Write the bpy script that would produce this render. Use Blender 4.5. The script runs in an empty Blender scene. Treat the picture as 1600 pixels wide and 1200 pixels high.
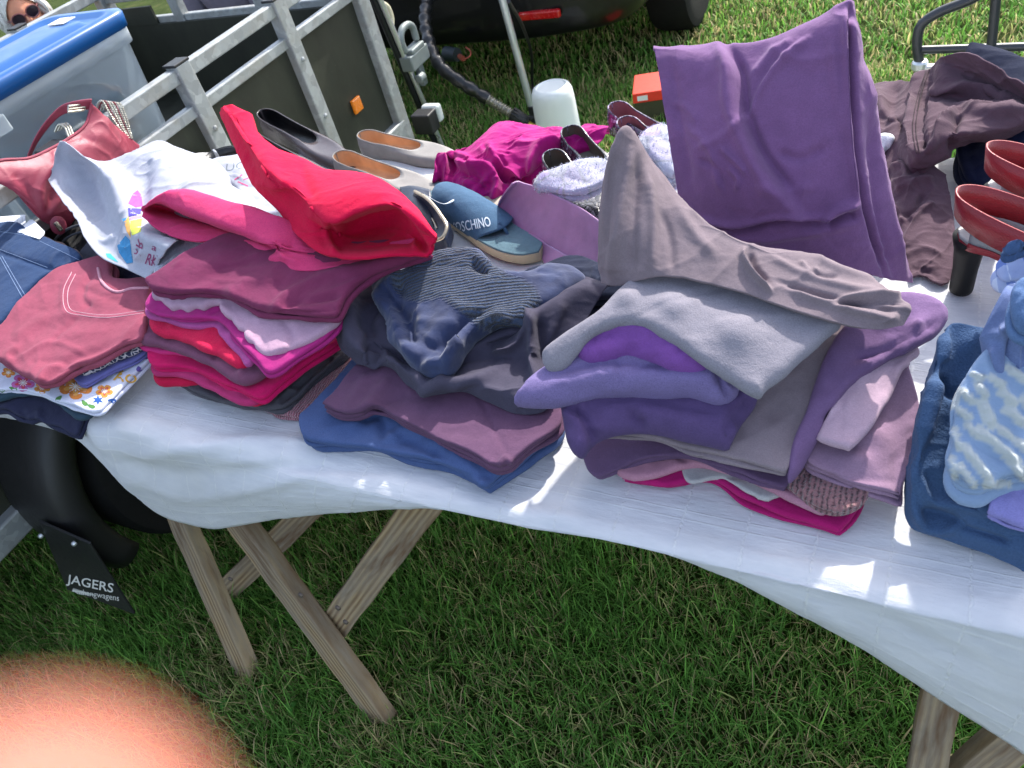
import bpy, bmesh, math, random
import numpy as np
from mathutils import Vector, Matrix, geometry
from mathutils.bvhtree import BVHTree

random.seed(7); RNG = np.random.default_rng(7)
SC = bpy.context.scene
COL = SC.collection
R_ = math.radians

# ------------------------------------------------------------------ camera
FPX = 1202.0; PITCH = R_(42); ROLL = R_(17); YAW = R_(35.2)
CAMP = np.array([0, 0, 1.6])
_h = np.array([-math.sin(YAW), math.cos(YAW), 0]); _r = np.array([math.cos(YAW), math.sin(YAW), 0]); _z = np.array([0, 0, 1.0])
FWD = _h*math.cos(PITCH) - _z*math.sin(PITCH); _dn = -(_h*math.sin(PITCH) + _z*math.cos(PITCH))
RGT = _r*math.cos(ROLL) + _dn*math.sin(ROLL)
DWN = -_r*math.sin(ROLL) + _dn*math.cos(ROLL)
cd = bpy.data.cameras.new('camera'); cam = bpy.data.objects.new('camera', cd); COL.objects.link(cam)
cd.sensor_width = 36; cd.lens = 36*FPX/1600; cd.clip_start = 0.004; cd.clip_end = 400
m = Matrix.Identity(4)
for i in range(3):
    m[i][0] = RGT[i]; m[i][1] = -DWN[i]; m[i][2] = -FWD[i]; m[i][3] = CAMP[i]
cam.matrix_world = m
SC.camera = cam
cd.dof.use_dof = True; cd.dof.focus_distance = 1.25; cd.dof.aperture_fstop = 27.0/2.6   # a phone lens about 2.6 mm wide

# ------------------------------------------------------------------ light
SUN_EL = R_(41.5); SUN_AZ = R_(9)          # azimuth from +Y towards +X
w = bpy.data.worlds.new("World"); SC.world = w; w.use_nodes = True
nt = w.node_tree; bg = nt.nodes['Background']
sky = nt.nodes.new('ShaderNodeTexSky'); sky.sky_type = 'NISHITA'; sky.sun_disc = False
sky.sun_elevation = SUN_EL; sky.sun_rotation = SUN_AZ; sky.air_density = 1.0; sky.dust_density = 2.0
hs = nt.nodes.new('ShaderNodeHueSaturation'); hs.inputs['Saturation'].default_value = .72
nt.links.new(sky.outputs[0], hs.inputs['Color']); nt.links.new(hs.outputs[0], bg.inputs[0]); bg.inputs[1].default_value = 0.15
sd = bpy.data.lights.new('sun', 'SUN'); sun = bpy.data.objects.new('sun', sd); COL.objects.link(sun)
sd.energy = 2.4; sd.angle = R_(1.0); sd.color = (1, .96, .89)
sdir = Vector((math.sin(SUN_AZ)*math.cos(SUN_EL), math.cos(SUN_AZ)*math.cos(SUN_EL), math.sin(SUN_EL)))
sun.rotation_euler = sdir.to_track_quat('Z', 'Y').to_euler(); sun.location = (0, 3, 6)
vs = SC.view_settings
SC.display_settings.display_device = 'sRGB'
vs.view_transform = 'Standard'; vs.look = 'None'; vs.gamma = 1; vs.exposure = 1.58; vs.use_curve_mapping = False
SC.cycles.max_bounces = 6; SC.cycles.diffuse_bounces = 3; SC.cycles.transparent_max_bounces = 12

# ------------------------------------------------------------------ pixel <-> world, curves, noise
def ray(px, py): return FWD*FPX + RGT*(px-800) + DWN*(py-600)
def PZ(px, py, z):
    d = ray(px, py); return CAMP + d*((z-CAMP[2])/d[2])
def PY(px, py, y):
    d = ray(px, py); return CAMP + d*(y/d[1])
def PX(px, py, x):
    d = ray(px, py); return CAMP + d*(x/d[0])
def proj(P):
    q = np.asarray(P, float) - CAMP; w_ = q@FWD
    return np.stack([800 + FPX*(q@RGT)/w_, 600 + FPX*(q@DWN)/w_], -1)
def W(x, y, z): return np.array([x, y, z], float)
def PT(c): return c if isinstance(c, np.ndarray) else PZ(*c)

def _spl(P, t, tt):
    n = len(P)
    if n == 2:
        a = ((tt-t[0])/(t[1]-t[0]))[:, None]; return P[0]*(1-a) + P[1]*a
    mm = np.zeros_like(P)
    d = (P[1:]-P[:-1])/(t[1:]-t[:-1])[:, None]
    h_ = (t[1:]-t[:-1])[:, None]
    mm[1:-1] = (d[:-1]*h_[1:] + d[1:]*h_[:-1])/(h_[:-1]+h_[1:])
    mm[0] = d[0]; mm[-1] = d[-1]
    i = np.clip(np.searchsorted(t, tt, 'right')-1, 0, n-2)
    hh = (t[i+1]-t[i])[:, None]; s = ((tt-t[i])/(t[i+1]-t[i]))[:, None]
    return ((2*s**3-3*s**2+1)*P[i] + (s**3-2*s**2+s)*hh*mm[i] + (-2*s**3+3*s**2)*P[i+1] + (s**3-s**2)*hh*mm[i+1])

def resample(P, n, closed=False):
    """smooth curve through P, n points evenly spaced; a point given twice is a corner"""
    P = np.array([PT(p) for p in P], float)
    if closed:
        P = np.vstack([P, P[:1]]) if np.linalg.norm(P[0]-P[-1]) > 1e-9 else P
    keep = [0]; corner = set()
    for k in range(1, len(P)):
        if np.linalg.norm(P[k]-P[keep[-1]]) < 1e-7: corner.add(len(keep)-1)
        else: keep.append(k)
    P = P[keep]
    fine = []; cs = [0] + sorted(c for c in corner if 0 < c < len(P)-1) + [len(P)-1]
    wrap = closed and 0 not in corner and len(cs) == 2
    if wrap:
        k = min(3, len(P)-1)
        Q = np.vstack([P[-1-k:-1], P, P[1:1+k]])
        t = np.concatenate([[0], np.cumsum(np.linalg.norm(np.diff(Q, axis=0), axis=1)**.7)])
        tt = np.linspace(t[k], t[k+len(P)-1], max(len(P)*24, n*2))
        fine = _spl(Q, t, tt)
    else:
        for a, b in zip(cs[:-1], cs[1:]):
            Q = P[a:b+1]
            t = np.concatenate([[0], np.cumsum(np.linalg.norm(np.diff(Q, axis=0), axis=1)**.7)])
            f_ = _spl(Q, t, np.linspace(0, t[-1], (b-a)*24+2))
            fine.append(f_ if not fine else f_[1:])
        fine = np.vstack(fine)
    s = np.concatenate([[0], np.cumsum(np.linalg.norm(np.diff(fine, axis=0), axis=1))])
    tt = np.linspace(0, s[-1], n+1 if closed else n)
    if closed: tt = tt[:-1]
    return np.stack([np.interp(tt, s, fine[:, k]) for k in range(3)], -1)

_perm = np.random.default_rng(3).permutation(512); _perm = np.concatenate([_perm, _perm, _perm])
_grad = np.random.default_rng(4).normal(size=(512, 3)); _grad /= np.linalg.norm(_grad, axis=1)[:, None]
def perlin(P):
    P = np.asarray(P, float); i = np.floor(P).astype(int); f = P-i; i &= 511
    u = f*f*f*(f*(f*6-15)+10); out = 0
    for dx in (0, 1):
        for dy in (0, 1):
            for dz in (0, 1):
                hsh = _perm[_perm[_perm[(i[..., 0]+dx) & 511]+((i[..., 1]+dy) & 511)]+((i[..., 2]+dz) & 511)]
                g = _grad[hsh & 511]
                v = (g*(f-np.array([dx, dy, dz]))).sum(-1)
                wx = u[..., 0] if dx else 1-u[..., 0]; wy = u[..., 1] if dy else 1-u[..., 1]; wz = u[..., 2] if dz else 1-u[..., 2]
                out = out + v*wx*wy*wz
    return out*1.6

def wrinkle(P, size, ang=0, stretch=2.5, seed=0):
    """soft cloth wrinkles: warped ridged noise, longer along the direction ang (in the ground plane)"""
    c, s = math.cos(ang), math.sin(ang)
    Q = np.stack([(P[:, 0]*c+P[:, 1]*s)/(size*stretch), (-P[:, 0]*s+P[:, 1]*c)/size, P[:, 2]/size], -1) + seed*7.31
    wv = np.stack([perlin(Q*.7+11), perlin(Q*.7+23), perlin(Q*.7+37)], -1)
    Q = Q + wv*.9
    a = perlin(Q); b = perlin(Q*2.1+5); c2 = perlin(Q*.55+19)
    msk = np.clip(c2*1.6+.55, .15, 1.2)
    return (np.exp(-np.abs(a)*5.5)*1.0 - .35)*msk + b*.22 + c2*.35

def seg_dist(X, L):
    """distance and side of points X (N,2) to polyline L (M,2)"""
    best = np.full(len(X), 1e9); side = np.ones(len(X)); par = np.zeros(len(X))
    L = np.asarray(L, float); cum = np.concatenate([[0], np.cumsum(np.linalg.norm(np.diff(L, axis=0), axis=1))])
    for k in range(len(L)-1):
        a, b = L[k], L[k+1]; ab = b-a; l2 = max(ab@ab, 1e-9)
        tt = np.clip(((X-a)@ab)/l2, 0, 1); q = a+tt[:, None]*ab
        d = np.linalg.norm(X-q, axis=1); mk = d < best
        cr = ab[0]*(X[:, 1]-a[1])-ab[1]*(X[:, 0]-a[0])
        best = np.where(mk, d, best); side = np.where(mk, np.sign(cr), side); par = np.where(mk, cum[k]+tt*math.sqrt(l2), par)
    return best, side, par/max(cum[-1], 1e-9)

def smooth2(L, n=24):
    L3 = [W(p[0], p[1], 0) for p in L]
    return resample(L3, n)[:, :2]

def crease_disp(px, creases):
    """creases: (points, amp, width[, kind]) ; kind 'r' rounded ridge (amp<0: groove), 's' step: raised on the right-hand side"""
    out = np.zeros(len(px))
    for c in creases:
        L = smooth2(c[0], 8*len(c[0])); amp, wd = c[1], c[2]; kind = c[3] if len(c) > 3 else 'r'
        lo = L.min(0)-wd*8; hi = L.max(0)+wd*8
        mk = np.where(((px > lo) & (px < hi)).all(1))[0]
        if not len(mk): continue
        d, s, t = seg_dist(px[mk], L)
        fade = np.clip(np.minimum(t, 1-t)*6+.25, 0, 1)
        if kind == 'r': v = amp*np.exp(-(d/wd)**2)*fade
        else:
            sd_ = d*s; v = amp*fade/(1+np.exp(-np.clip(sd_/(wd*.25), -30, 30)))*np.exp(-np.clip(sd_, 0, None)/(wd*3.0))
        out[mk] += v
    return out

# ------------------------------------------------------------------ materials
def lin(hx):
    hx = hx.lstrip('#'); c = [int(hx[i:i+2], 16)/255 for i in (0, 2, 4)]
    return tuple((x/12.92 if x <= .04045 else ((x+.055)/1.055)**2.4) for x in c)
MATS = {}
class NT:
    def __init__(s, name):
        s.m = bpy.data.materials.new(name); s.m.use_nodes = True; s.t = s.m.node_tree; s.b = s.t.nodes['Principled BSDF']; s.o = s.t.nodes['Material Output']
    def n(s, ty, **kw):
        k = s.t.nodes.new(ty)
        for a, v in kw.items():
            if a.startswith('i_'):
                key = a[2:].replace('_', ' ')
                k.inputs[int(key) if key.isdigit() else key].default_value = v
            else: setattr(k, a, v)
        return k
    def l(s, a, b): s.t.links.new(a, b)
    def coord(s, kind='Object'): return s.n('ShaderNodeTexCoord').outputs[kind]
    def noise(s, vec, scale, detail=3, rough=.5):
        k = s.n('ShaderNodeTexNoise', i_Scale=scale, i_Detail=detail, i_Roughness=rough); s.l(vec, k.inputs['Vector']); return k.outputs['Fac']
    def ramp(s, fac, stops):
        k = s.n('ShaderNodeValToRGB'); e = k.color_ramp.elements
        while len(e) < len(stops): e.new(.5)
        for el, (p, c) in zip(e, stops): el.position = p; el.color = (*c, 1) if len(c) == 3 else c
        s.l(fac, k.inputs[0]); return k.outputs[0]
    def math(s, op, a, b=None):
        k = s.n('ShaderNodeMath', operation=op)
        for i, v in enumerate((a, b)):
            if v is None: continue
            if isinstance(v, (int, float)): k.inputs[i].default_value = v
            else: s.l(v, k.inputs[i])
        return k.outputs[0]
    def mix(s, fac, a, b):
        k = s.n('ShaderNodeMix', data_type='RGBA')
        for sock, v in ((k.inputs[0], fac), (k.inputs[6], a), (k.inputs[7], b)):
            if isinstance(v, (int, float)): sock.default_value = v
            elif isinstance(v, tuple): sock.default_value = (*v, 1) if len(v) == 3 else v
            else: s.l(v, sock)
        return k.outputs[2]
    def bump(s, h, dist, strength=1.0, prev=None):
        k = s.n('ShaderNodeBump', i_Distance=dist, i_Strength=strength); s.l(h, k.inputs['Height'])
        if prev is not None: s.l(prev, k.inputs['Normal'])
        return k.outputs[0]
    def mapping(s, vec, scale=(1, 1, 1), rot=(0, 0, 0)):
        k = s.n('ShaderNodeMapping'); k.inputs['Scale'].default_value = scale; k.inputs['Rotation'].default_value = rot; s.l(vec, k.inputs[0]); return k.outputs[0]
    def done(s, col=None, rough=None, normal=None, **kw):
        if col is not None:
            if isinstance(col, tuple): s.b.inputs['Base Color'].default_value = (*col[:3], 1)
            else: s.l(col, s.b.inputs['Base Color'])
        if rough is not None:
            if isinstance(rough, (int, float)): s.b.inputs['Roughness'].default_value = rough
            else: s.l(rough, s.b.inputs['Roughness'])
        if normal is not None: s.l(normal, s.b.inputs['Normal'])
        for k, v in kw.items(): s.b.inputs[k.replace('_', ' ')].default_value = v
        return s.m

def fabric(name, hx, kind='jersey', sheen=.12, var=.14, trans=0.0):
    key = (name, hx, kind)
    if key in MATS: return MATS[key]
    s = NT(name); v = s.coord(); c = lin(hx)
    lo = tuple(x*(1-var) for x in c); hi = tuple(min(1, x*(1+var)) for x in c)
    col = s.ramp(s.noise(v, 38, 4, .6), [(.3, lo), (.7, hi)])
    col = s.mix(s.ramp(s.noise(v, 7, 3, .6), [(.35, (0, 0, 0)), (.7, (.5, .5, .5))]), col, tuple(min(1, x*1.22+.008) for x in c))
    mel = s.noise(s.mapping(v, (1, 1.7, 1)), 520, 3, .75); col = s.mix(s.ramp(mel, [(.38, (.55, .55, .55)), (.62, (0, 0, 0))]), col, tuple(x*.72 for x in c))
    spec = dict(jersey=(1100, .0006, 75, .0022), fleece=(620, .0010, 90, .002), terry=(420, .0022, 70, .002), linen=(700, .0008, 60, .003), felt=(320, .0014, 80, .002), plain=(1500, .0004, 70, .0018))[kind if kind in ('jersey', 'fleece', 'terry', 'linen', 'felt', 'plain') else 'jersey']
    fine = s.noise(v, spec[0], 2, .6)
    nrm = s.bump(s.noise(v, spec[2], 3, .55), spec[3], .55)
    nrm = s.bump(fine, spec[1], .6, nrm)
    if kind in ('linen', 'fleece', 'terry', 'felt'):
        col = s.mix(s.ramp(fine, [(.35, (0, 0, 0)), (.7, (1, 1, 1))]), col, tuple(min(1, x*1.18+.006) for x in c))
    # tiny lint specks
    sp = s.n('ShaderNodeTexVoronoi', i_Scale=85.0); s.l(v, sp.inputs['Vector'])
    lint = s.ramp(sp.outputs['Distance'], [(.0, (1, 1, 1)), (.035, (0, 0, 0))])
    col = s.mix(s.math('MULTIPLY', lint, .10), col, (.8, .8, .8))
    s.done(col, .92, nrm, Sheen_Weight=sheen, Sheen_Roughness=.5, Specular_IOR_Level=.18)
    s.b.inputs['Sheen Tint'].default_value = (*[min(1, x*.6+.4) for x in c], 1)
    if trans > 0:
        tr = s.n('ShaderNodeBsdfTranslucent'); s.l(col, tr.inputs[0]); mx = s.n('ShaderNodeMixShader', i_0=trans)
        s.l(s.b.outputs[0], mx.inputs[1]); s.l(tr.outputs[0], mx.inputs[2]); s.l(mx.outputs[0], s.o.inputs[0])
    MATS[key] = s.m; return s.m

def plain(name, hx, rough=.5, metal=0, var=.08, scale=30, bump=0, bscale=200, coat=0, spec=.5):
    key = (name, hx, rough, metal)
    if key in MATS: return MATS[key]
    s = NT(name); v = s.coord(); c = lin(hx)
    nz = s.noise(v, scale, 4, .6)
    col = s.ramp(nz, [(.3, tuple(x*(1-var) for x in c)), (.7, tuple(min(1, x*(1+var)) for x in c))])
    rr = s.n('ShaderNodeMapRange', i_3=max(.02, rough-.1), i_4=min(1, rough+.12)); s.l(s.noise(v, scale*2.3, 3), rr.inputs[0])
    nrm = s.bump(s.noise(v, bscale, 3), bump, .6) if bump else None
    s.done(col, rr.outputs[0], nrm, Metallic=metal, Coat_Weight=coat, Specular_IOR_Level=spec)
    MATS[key] = s.m; return s.m

# ------------------------------------------------------------------ objects
WL = {}
def thing(name, label, cat, loc, group=None):
    o = bpy.data.objects.new(name, None); COL.objects.link(o); o.empty_display_size = .05
    o.location = loc; WL[o.name] = np.array(loc, float)
    o['label'] = label; o['category'] = cat
    if group: o['group'] = group
    return o
def tag(o, label, cat, group=None):
    o['label'] = label; o['category'] = cat
    if group: o['group'] = group
    return o
def mesh_obj(name, V, Fc, mat, parent=None, smooth=True, cols=None, uv=None, label=None, attr='Col'):
    V = np.asarray(V, float)
    if parent is None: loc = np.array([V[:, 0].mean(), V[:, 1].mean(), V[:, 2].min()])
    else: loc = WL[parent.name] if parent.type == 'EMPTY' else WL[parent.name]
    me = bpy.data.meshes.new(name)
    if isinstance(Fc, np.ndarray):
        k = Fc.shape[1]; me.vertices.add(len(V)); me.vertices.foreach_set('co', (V-loc).ravel())
        me.loops.add(Fc.size); me.loops.foreach_set('vertex_index', Fc.ravel().astype(np.int32))
        me.polygons.add(len(Fc)); me.polygons.foreach_set('loop_start', np.arange(0, Fc.size, k, dtype=np.int32))
        me.update(calc_edges=True); me.validate()
    else:
        me.from_pydata((V-loc).tolist(), [], Fc); me.update()
    if smooth: me.polygons.foreach_set('use_smooth', [True]*len(me.polygons))
    if cols is not None:
        a = me.color_attributes.new(attr, 'FLOAT_COLOR', 'POINT'); a.data.foreach_set('color', np.asarray(cols, np.float32).ravel())
    if uv is not None:
        ul = me.uv_layers.new(name='UVMap'); li = np.zeros(len(me.loops), np.int32); me.loops.foreach_get('vertex_index', li)
        ul.data.foreach_set('uv', np.asarray(uv, np.float32)[li].ravel())
    for mt in (mat if isinstance(mat, list) else [mat]): me.materials.append(mt)
    o = bpy.data.objects.new(name, me); COL.objects.link(o)
    if parent is None: o.location = loc
    else: o.parent = parent
    WL[o.name] = loc
    if label: o['label'] = label
    return o
def solid(o, t, offset=-1):
    md = o.modifiers.new('solid', 'SOLIDIFY'); md.thickness = t; md.offset = offset; md.use_even_offset = False; return o

class MB:
    """collects boxes, beams, tubes and lathes into ONE mesh"""
    def __init__(s): s.V = []; s.F = []
    def add(s, V, Fc):
        n = len(s.V); s.V += [tuple(v) for v in V]; s.F += [tuple(i+n for i in f) for f in Fc]; return s
    def box(s, c, d, rz=0):
        c = np.array(c); V = []
        for x in (-.5, .5):
            for y in (-.5, .5):
                for z in (-.5, .5):
                    a = x*d[0]; b = y*d[1]
                    V.append(c+np.array([a*math.cos(rz)-b*math.sin(rz), a*math.sin(rz)+b*math.cos(rz), z*d[2]]))
        return s.add(V, [(0, 1, 3, 2), (4, 6, 7, 5), (0, 4, 5, 1), (2, 3, 7, 6), (0, 2, 6, 4), (1, 5, 7, 3)])
    def beam(s, p, q, wd, ht, up=(0, 0, 1)):
        p, q = np.array(p, float), np.array(q, float); d = q-p; d /= np.linalg.norm(d)
        a = np.cross(d, up); a /= np.linalg.norm(a); b = np.cross(a, d)
        V = [e+a*x*wd/2+b*y*ht/2 for e in (p, q) for x, y in ((-1, -1), (1, -1), (1, 1), (-1, 1))]
        return s.add(V, [(0, 1, 2, 3), (7, 6, 5, 4), (0, 4, 5, 1), (1, 5, 6, 2), (2, 6, 7, 3), (3, 7, 4, 0)])
    def tube(s, path, r, n=10, closed=False, caps=True, smooth=0):
        P = np.array([PT(p) for p in path], float)
        if smooth: P = resample(list(P), smooth, closed)
        rr = r if hasattr(r, '__len__') else [r]*len(P)
        if len(rr) != len(P): rr = np.interp(np.linspace(0, 1, len(P)), np.linspace(0, 1, len(rr)), rr)
        T = np.gradient(P, axis=0) if not closed else (np.roll(P, -1, 0)-np.roll(P, 1, 0)); T /= np.linalg.norm(T, axis=1)[:, None]+1e-12
        up = np.array([0, 0, 1.0]) if abs(T[0][2]) < .9 else np.array([1.0, 0, 0])
        V = []; a = np.cross(T[0], up); a /= np.linalg.norm(a)
        for k in range(len(P)):
            a = a - T[k]*(a@T[k]); a /= np.linalg.norm(a); b = np.cross(T[k], a)
            for j in range(n):
                t = 2*math.pi*j/n; V.append(P[k]+rr[k]*(a*math.cos(t)+b*math.sin(t)))
        F_ = []; K = len(P)
        for k in range(K if closed else K-1):
            k2 = (k+1) % K
            for j in range(n): F_.append((k*n+j, k*n+(j+1) % n, k2*n+(j+1) % n, k2*n+j))
        if caps and not closed: F_ += [tuple(range(n))[::-1], tuple((K-1)*n+j for j in range(n))]
        return s.add(V, F_)
    def lathe(s, prof, base, axis=(0, 0, 1), n=32, sx=1, sy=1):
        ax = np.array(axis, float); ax /= np.linalg.norm(ax)
        up = np.array([1.0, 0, 0]) if abs(ax[0]) < .9 else np.array([0, 1.0, 0])
        a = np.cross(ax, up); a /= np.linalg.norm(a); b = np.cross(ax, a); base = np.array(base, float)
        V = [base+ax*h_+r*(a*math.cos(2*math.pi*j/n)*sx+b*math.sin(2*math.pi*j/n)*sy) for r, h_ in prof for j in range(n)]
        F_ = [(k*n+j, k*n+(j+1) % n, (k+1)*n+(j+1) % n, (k+1)*n+j) for k in range(len(prof)-1) for j in range(n)]
        F_ += [tuple(range(n))[::-1], tuple((len(prof)-1)*n+j for j in range(n))]
        return s.add(V, F_)
    def prism(s, poly, vec):
        P = np.array([PT(p) for p in poly], float); n = len(P); v = np.array(vec, float)
        return s.add(np.vstack([P, P+v]), [tuple(range(n))[::-1], tuple(range(n, 2*n))]+[(i, (i+1) % n, n+(i+1) % n, n+i) for i in range(n)])
    def build(s, name, mat, parent=None, smooth=False, bevel=0, seg=2, label=None):
        V = np.array(s.V); o = mesh_obj(name, V, s.F, mat, parent, smooth=False, label=label)
        bm = bmesh.new(); bm.from_mesh(o.data); bmesh.ops.recalc_face_normals(bm, faces=bm.faces); bm.to_mesh(o.data); bm.free()
        if bevel:
            b = o.modifiers.new('bevel', 'BEVEL'); b.width = bevel; b.segments = seg; b.limit_method = 'ANGLE'; b.angle_limit = R_(40)
        if smooth:
            o.data.polygons.foreach_set('use_smooth', [True]*len(o.data.polygons))
            try: o.data.set_sharp_from_angle(angle=R_(40))
            except Exception: pass
        return o

def grid_faces(nu, nv, off=0, flip=False):
    i, j = np.meshgrid(np.arange(nu-1), np.arange(nv-1), indexing='ij'); a = (i*nv+j).ravel()+off
    f = np.stack([a, a+1, a+nv+1, a+nv], -1); return f[:, ::-1] if flip else f

def grid_normals(G):
    du = np.gradient(G, axis=0); dv = np.gradient(G, axis=1); N = np.cross(du, dv); return N/(np.linalg.norm(N, axis=2)[..., None]+1e-12)

def loft_grid(rows, nu, nv):
    Rws = np.stack([resample(r, nv) for r in rows])
    if len(rows) == 2: t = np.array([0, 1.0])
    else: t = np.concatenate([[0], np.cumsum(np.linalg.norm(np.diff(Rws, axis=0), axis=2).mean(1)**.8+1e-6)])
    flat = Rws.reshape(len(rows), -1)
    G = _spl(flat, t, np.linspace(0, t[-1], nu)) if True else None
    return G.reshape(nu, nv, 3)

def sheet(name, rows, mat, parent=None, thick=.002, nu=70, nv=110, creases=(), wr=(), flip=False, label=None, push=0, uv=False, fn=None):
    """cloth surface through control rows; creases are traced folds; wr = (amp, size, angle, stretch) wrinkles"""
    G = loft_grid(rows, nu, nv); N = grid_normals(G)
    vdir = CAMP-G; sgn = np.sign((N*vdir).sum(2).mean()); sgn = sgn if sgn else 1
    N = N*sgn; flat = G.reshape(-1, 3); Nf = N.reshape(-1, 3)
    D = np.zeros(len(flat))
    if creases: D += crease_disp(proj(flat), creases)
    for k, wv in enumerate(wr):
        a, sz = wv[0], wv[1]; D += a*wrinkle(flat, sz, wv[2] if len(wv) > 2 else 0, wv[3] if len(wv) > 3 else 2.5, seed=k+len(name)*.37+(flat[0, 0]*13 % 5))
    V = flat+Nf*D[:, None]
    if fn is not None: V = fn(V, Nf)
    Fc = grid_faces(nu, nv, flip=(sgn > 0))
    uvs = None
    if uv:
        su = np.concatenate([[0], np.cumsum(np.linalg.norm(np.diff(G, axis=0), axis=2).mean(1))]); sv = np.concatenate([[0], np.cumsum(np.linalg.norm(np.diff(G, axis=1), axis=2).mean(0))])
        uvs = np.stack(np.meshgrid(su, sv, indexing='ij'), -1).reshape(-1, 2)
    o = mesh_obj(name, V, Fc, mat, parent, uv=uvs, label=label)
    if thick: solid(o, thick, -1)
    return o

def pillow(name, outline, mat, parent=None, thick=.02, plies=1, jitter=.003, puff=0.0, wr=((.0025, .05),), creases=(), inner=(), step=.0048, label=None, edge_wave=.0026, paint=None, ncrease=7, single=False, pe=2.3):
    """folded garment: a soft slab whose rim is rolled; outline points are (px, py, z) at half its thickness; several plies show as folds along the rim"""
    per = resample(outline, 400, True); L = np.linalg.norm(np.diff(np.vstack([per, per[:1]]), axis=0), axis=1).sum()
    nb = int(max(60, L/(step*.8))); B0 = resample(outline, nb, True)
    area = .5*np.sum(B0[:, 0]*np.roll(B0[:, 1], -1)-np.roll(B0[:, 0], -1)*B0[:, 1])
    if area < 0: B0 = B0[::-1]
    if not single and thick > .011: plies = max(plies, int(round(thick/.0135)))
    rs = np.random.default_rng(int(abs(B0[0, 0]*9173+B0[3, 1]*7717))+1)
    B0[:, 2] += .0042*perlin(np.stack([B0[:, 0]/.055, B0[:, 1]/.055, np.full(nb, rs.random()*50)], -1))
    auto = []
    qb = proj(B0); cen = qb.mean(0); ext = np.linalg.norm(qb-cen, axis=1).mean()
    for _ in range(ncrease):
        a_ = qb[rs.integers(nb)]; b_ = qb[rs.integers(nb)]; f0 = rs.uniform(-.02, .3); f1 = rs.uniform(.45, .9); pm = (a_+b_)/2+rs.normal(0, .09, 2)*ext
        auto.append(([tuple(a_+(pm-a_)*2*f0), tuple(pm+rs.normal(0, .04, 2)*ext), tuple(pm+(b_-pm)*f1)], rs.choice([-1, 1])*rs.uniform(.0012, .003), rs.uniform(3, 6)))
    creases = list(creases)+auto
    VV = []; FF = []; off = 0
    inn = np.array([PT(p) for p in inner], float) if len(inner) else np.zeros((0, 3))
    wts = rs.uniform(.6, 1.4, plies); wts = wts/wts.sum(); zlow = 0.0
    for k in range(plies):
        rk = thick*wts[k]/2; zlow_k = zlow; zlow += 2*rk; B = B0.copy()
        T = np.roll(B, -1, 0)-np.roll(B, 1, 0); T[:, 2] = 0; T /= np.linalg.norm(T, axis=1)[:, None]+1e-9
        Nn = np.stack([-T[:, 1], T[:, 0], np.zeros(nb)], -1)      # inward
        q = B*np.array([1, 1, 1])
        jit = perlin(q/.05+k*9.7+len(name))*edge_wave*1.5 + (jitter*(.35+2.2*perlin(q/.10+k*3.3+rs.random()*9)) if plies > 1 else 0); dz_ = .0012*perlin(q/.07+k*5.1)
        if plies > 1 and k == plies-1: jit = jit*.5
        B = B+Nn*np.clip(jit, -.005, .012)[:, None]
        pts = [B]; 
        for a in (.08, .3, .62, 1.0):
            pts.append(B+Nn*(rk*a))
        lo = B.min(0); hi = B.max(0); stp = step if k == plies-1 else step*2.2
        xs = np.arange(lo[0], hi[0], stp); ys = np.arange(lo[1], hi[1], stp*.87)
        gx, gy = np.meshgrid(xs, ys); gx = gx+(np.arange(len(ys)) % 2)[:, None]*stp/2
        gp = np.stack([gx.ravel(), gy.ravel(), np.zeros(gx.size)], -1)
        d, _, _ = seg_dist(gp[:, :2], np.vstack([B[:, :2], B[:1, :2]])); gp = gp[d > rk*1.0+stp*.35]
        allp = []
        for r_i, Pp in enumerate(pts):
            if r_i:
                d, _, _ = seg_dist(Pp[:, :2], np.vstack([B[:, :2], B[:1, :2]])); al = (.08, .3, .62, 1.0)[r_i-1]*rk; Pp = Pp[d > al*.9]
            allp.append(Pp)
        allp = np.vstack(allp+[gp]); 
        r = geometry.delaunay_2d_cdt([Vector((p[0], p[1])) for p in allp], [(i, (i+1) % nb) for i in range(nb)], [], 1, 1e-7)
        P2 = np.array([(v.x, v.y) for v in r[0]]); tri = np.array([f for f in r[2] if len(f) == 3])
        d, _, _ = seg_dist(P2, np.vstack([B[:, :2], B[:1, :2]]))
        sb = np.vstack([B[::max(1, nb//90)], inn]); ww = 1/(((P2[:, None, :]-sb[None, :, :2])**2).sum(2)+1e-6)**1.25
        if len(inn): ww[:, -len(inn):] *= 5
        zb = (ww*sb[None, :, 2]).sum(1)/ww.sum(1)
        e = np.clip(d/rk, 0, 1); prof = rk*np.clip(1-(1-e)**pe, 0, 1)**(1/pe)
        zc = zb-thick/2+zlow_k+rk+.0028*perlin(np.stack([P2[:, 0]/.06, P2[:, 1]/.06, np.full(len(P2), k*5.1)], -1))*(k > 0)
        P3 = np.stack([P2[:, 0], P2[:, 1], zc], -1)
        fade = np.clip(d/.02, 0, 1)
        top = zc+prof+puff*(1-np.exp(-d/.05))*(k+1)/plies
        if k == plies-1:
            for kk, wv in enumerate(wr):
                top = top+wv[0]*wrinkle(P3, wv[1], wv[2] if len(wv) > 2 else 0, wv[3] if len(wv) > 3 else 2.5, seed=kk+len(name)*.31+(P3[0, 0]*17 % 5))*(.35+.65*fade)*np.clip(d/.004, 0, 1)
        bot = zc-prof; bot = np.where(d < 1e-6, zc, bot); top = np.where(d < 1e-6, zc, top)
        n = len(P2)
        tv = np.stack([P2[:, 0], P2[:, 1], top], -1)
        bv = np.stack([P2[:, 0], P2[:, 1], bot], -1)
        # share rim vertices
        rim = d < 1e-6; idx = np.arange(n)+n; idx[rim] = np.where(rim)[0]
        VV.append(np.vstack([tv, bv])); FF.append(tri+off); FF.append(idx[tri[:, ::-1]]+off); off += 2*n
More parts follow.
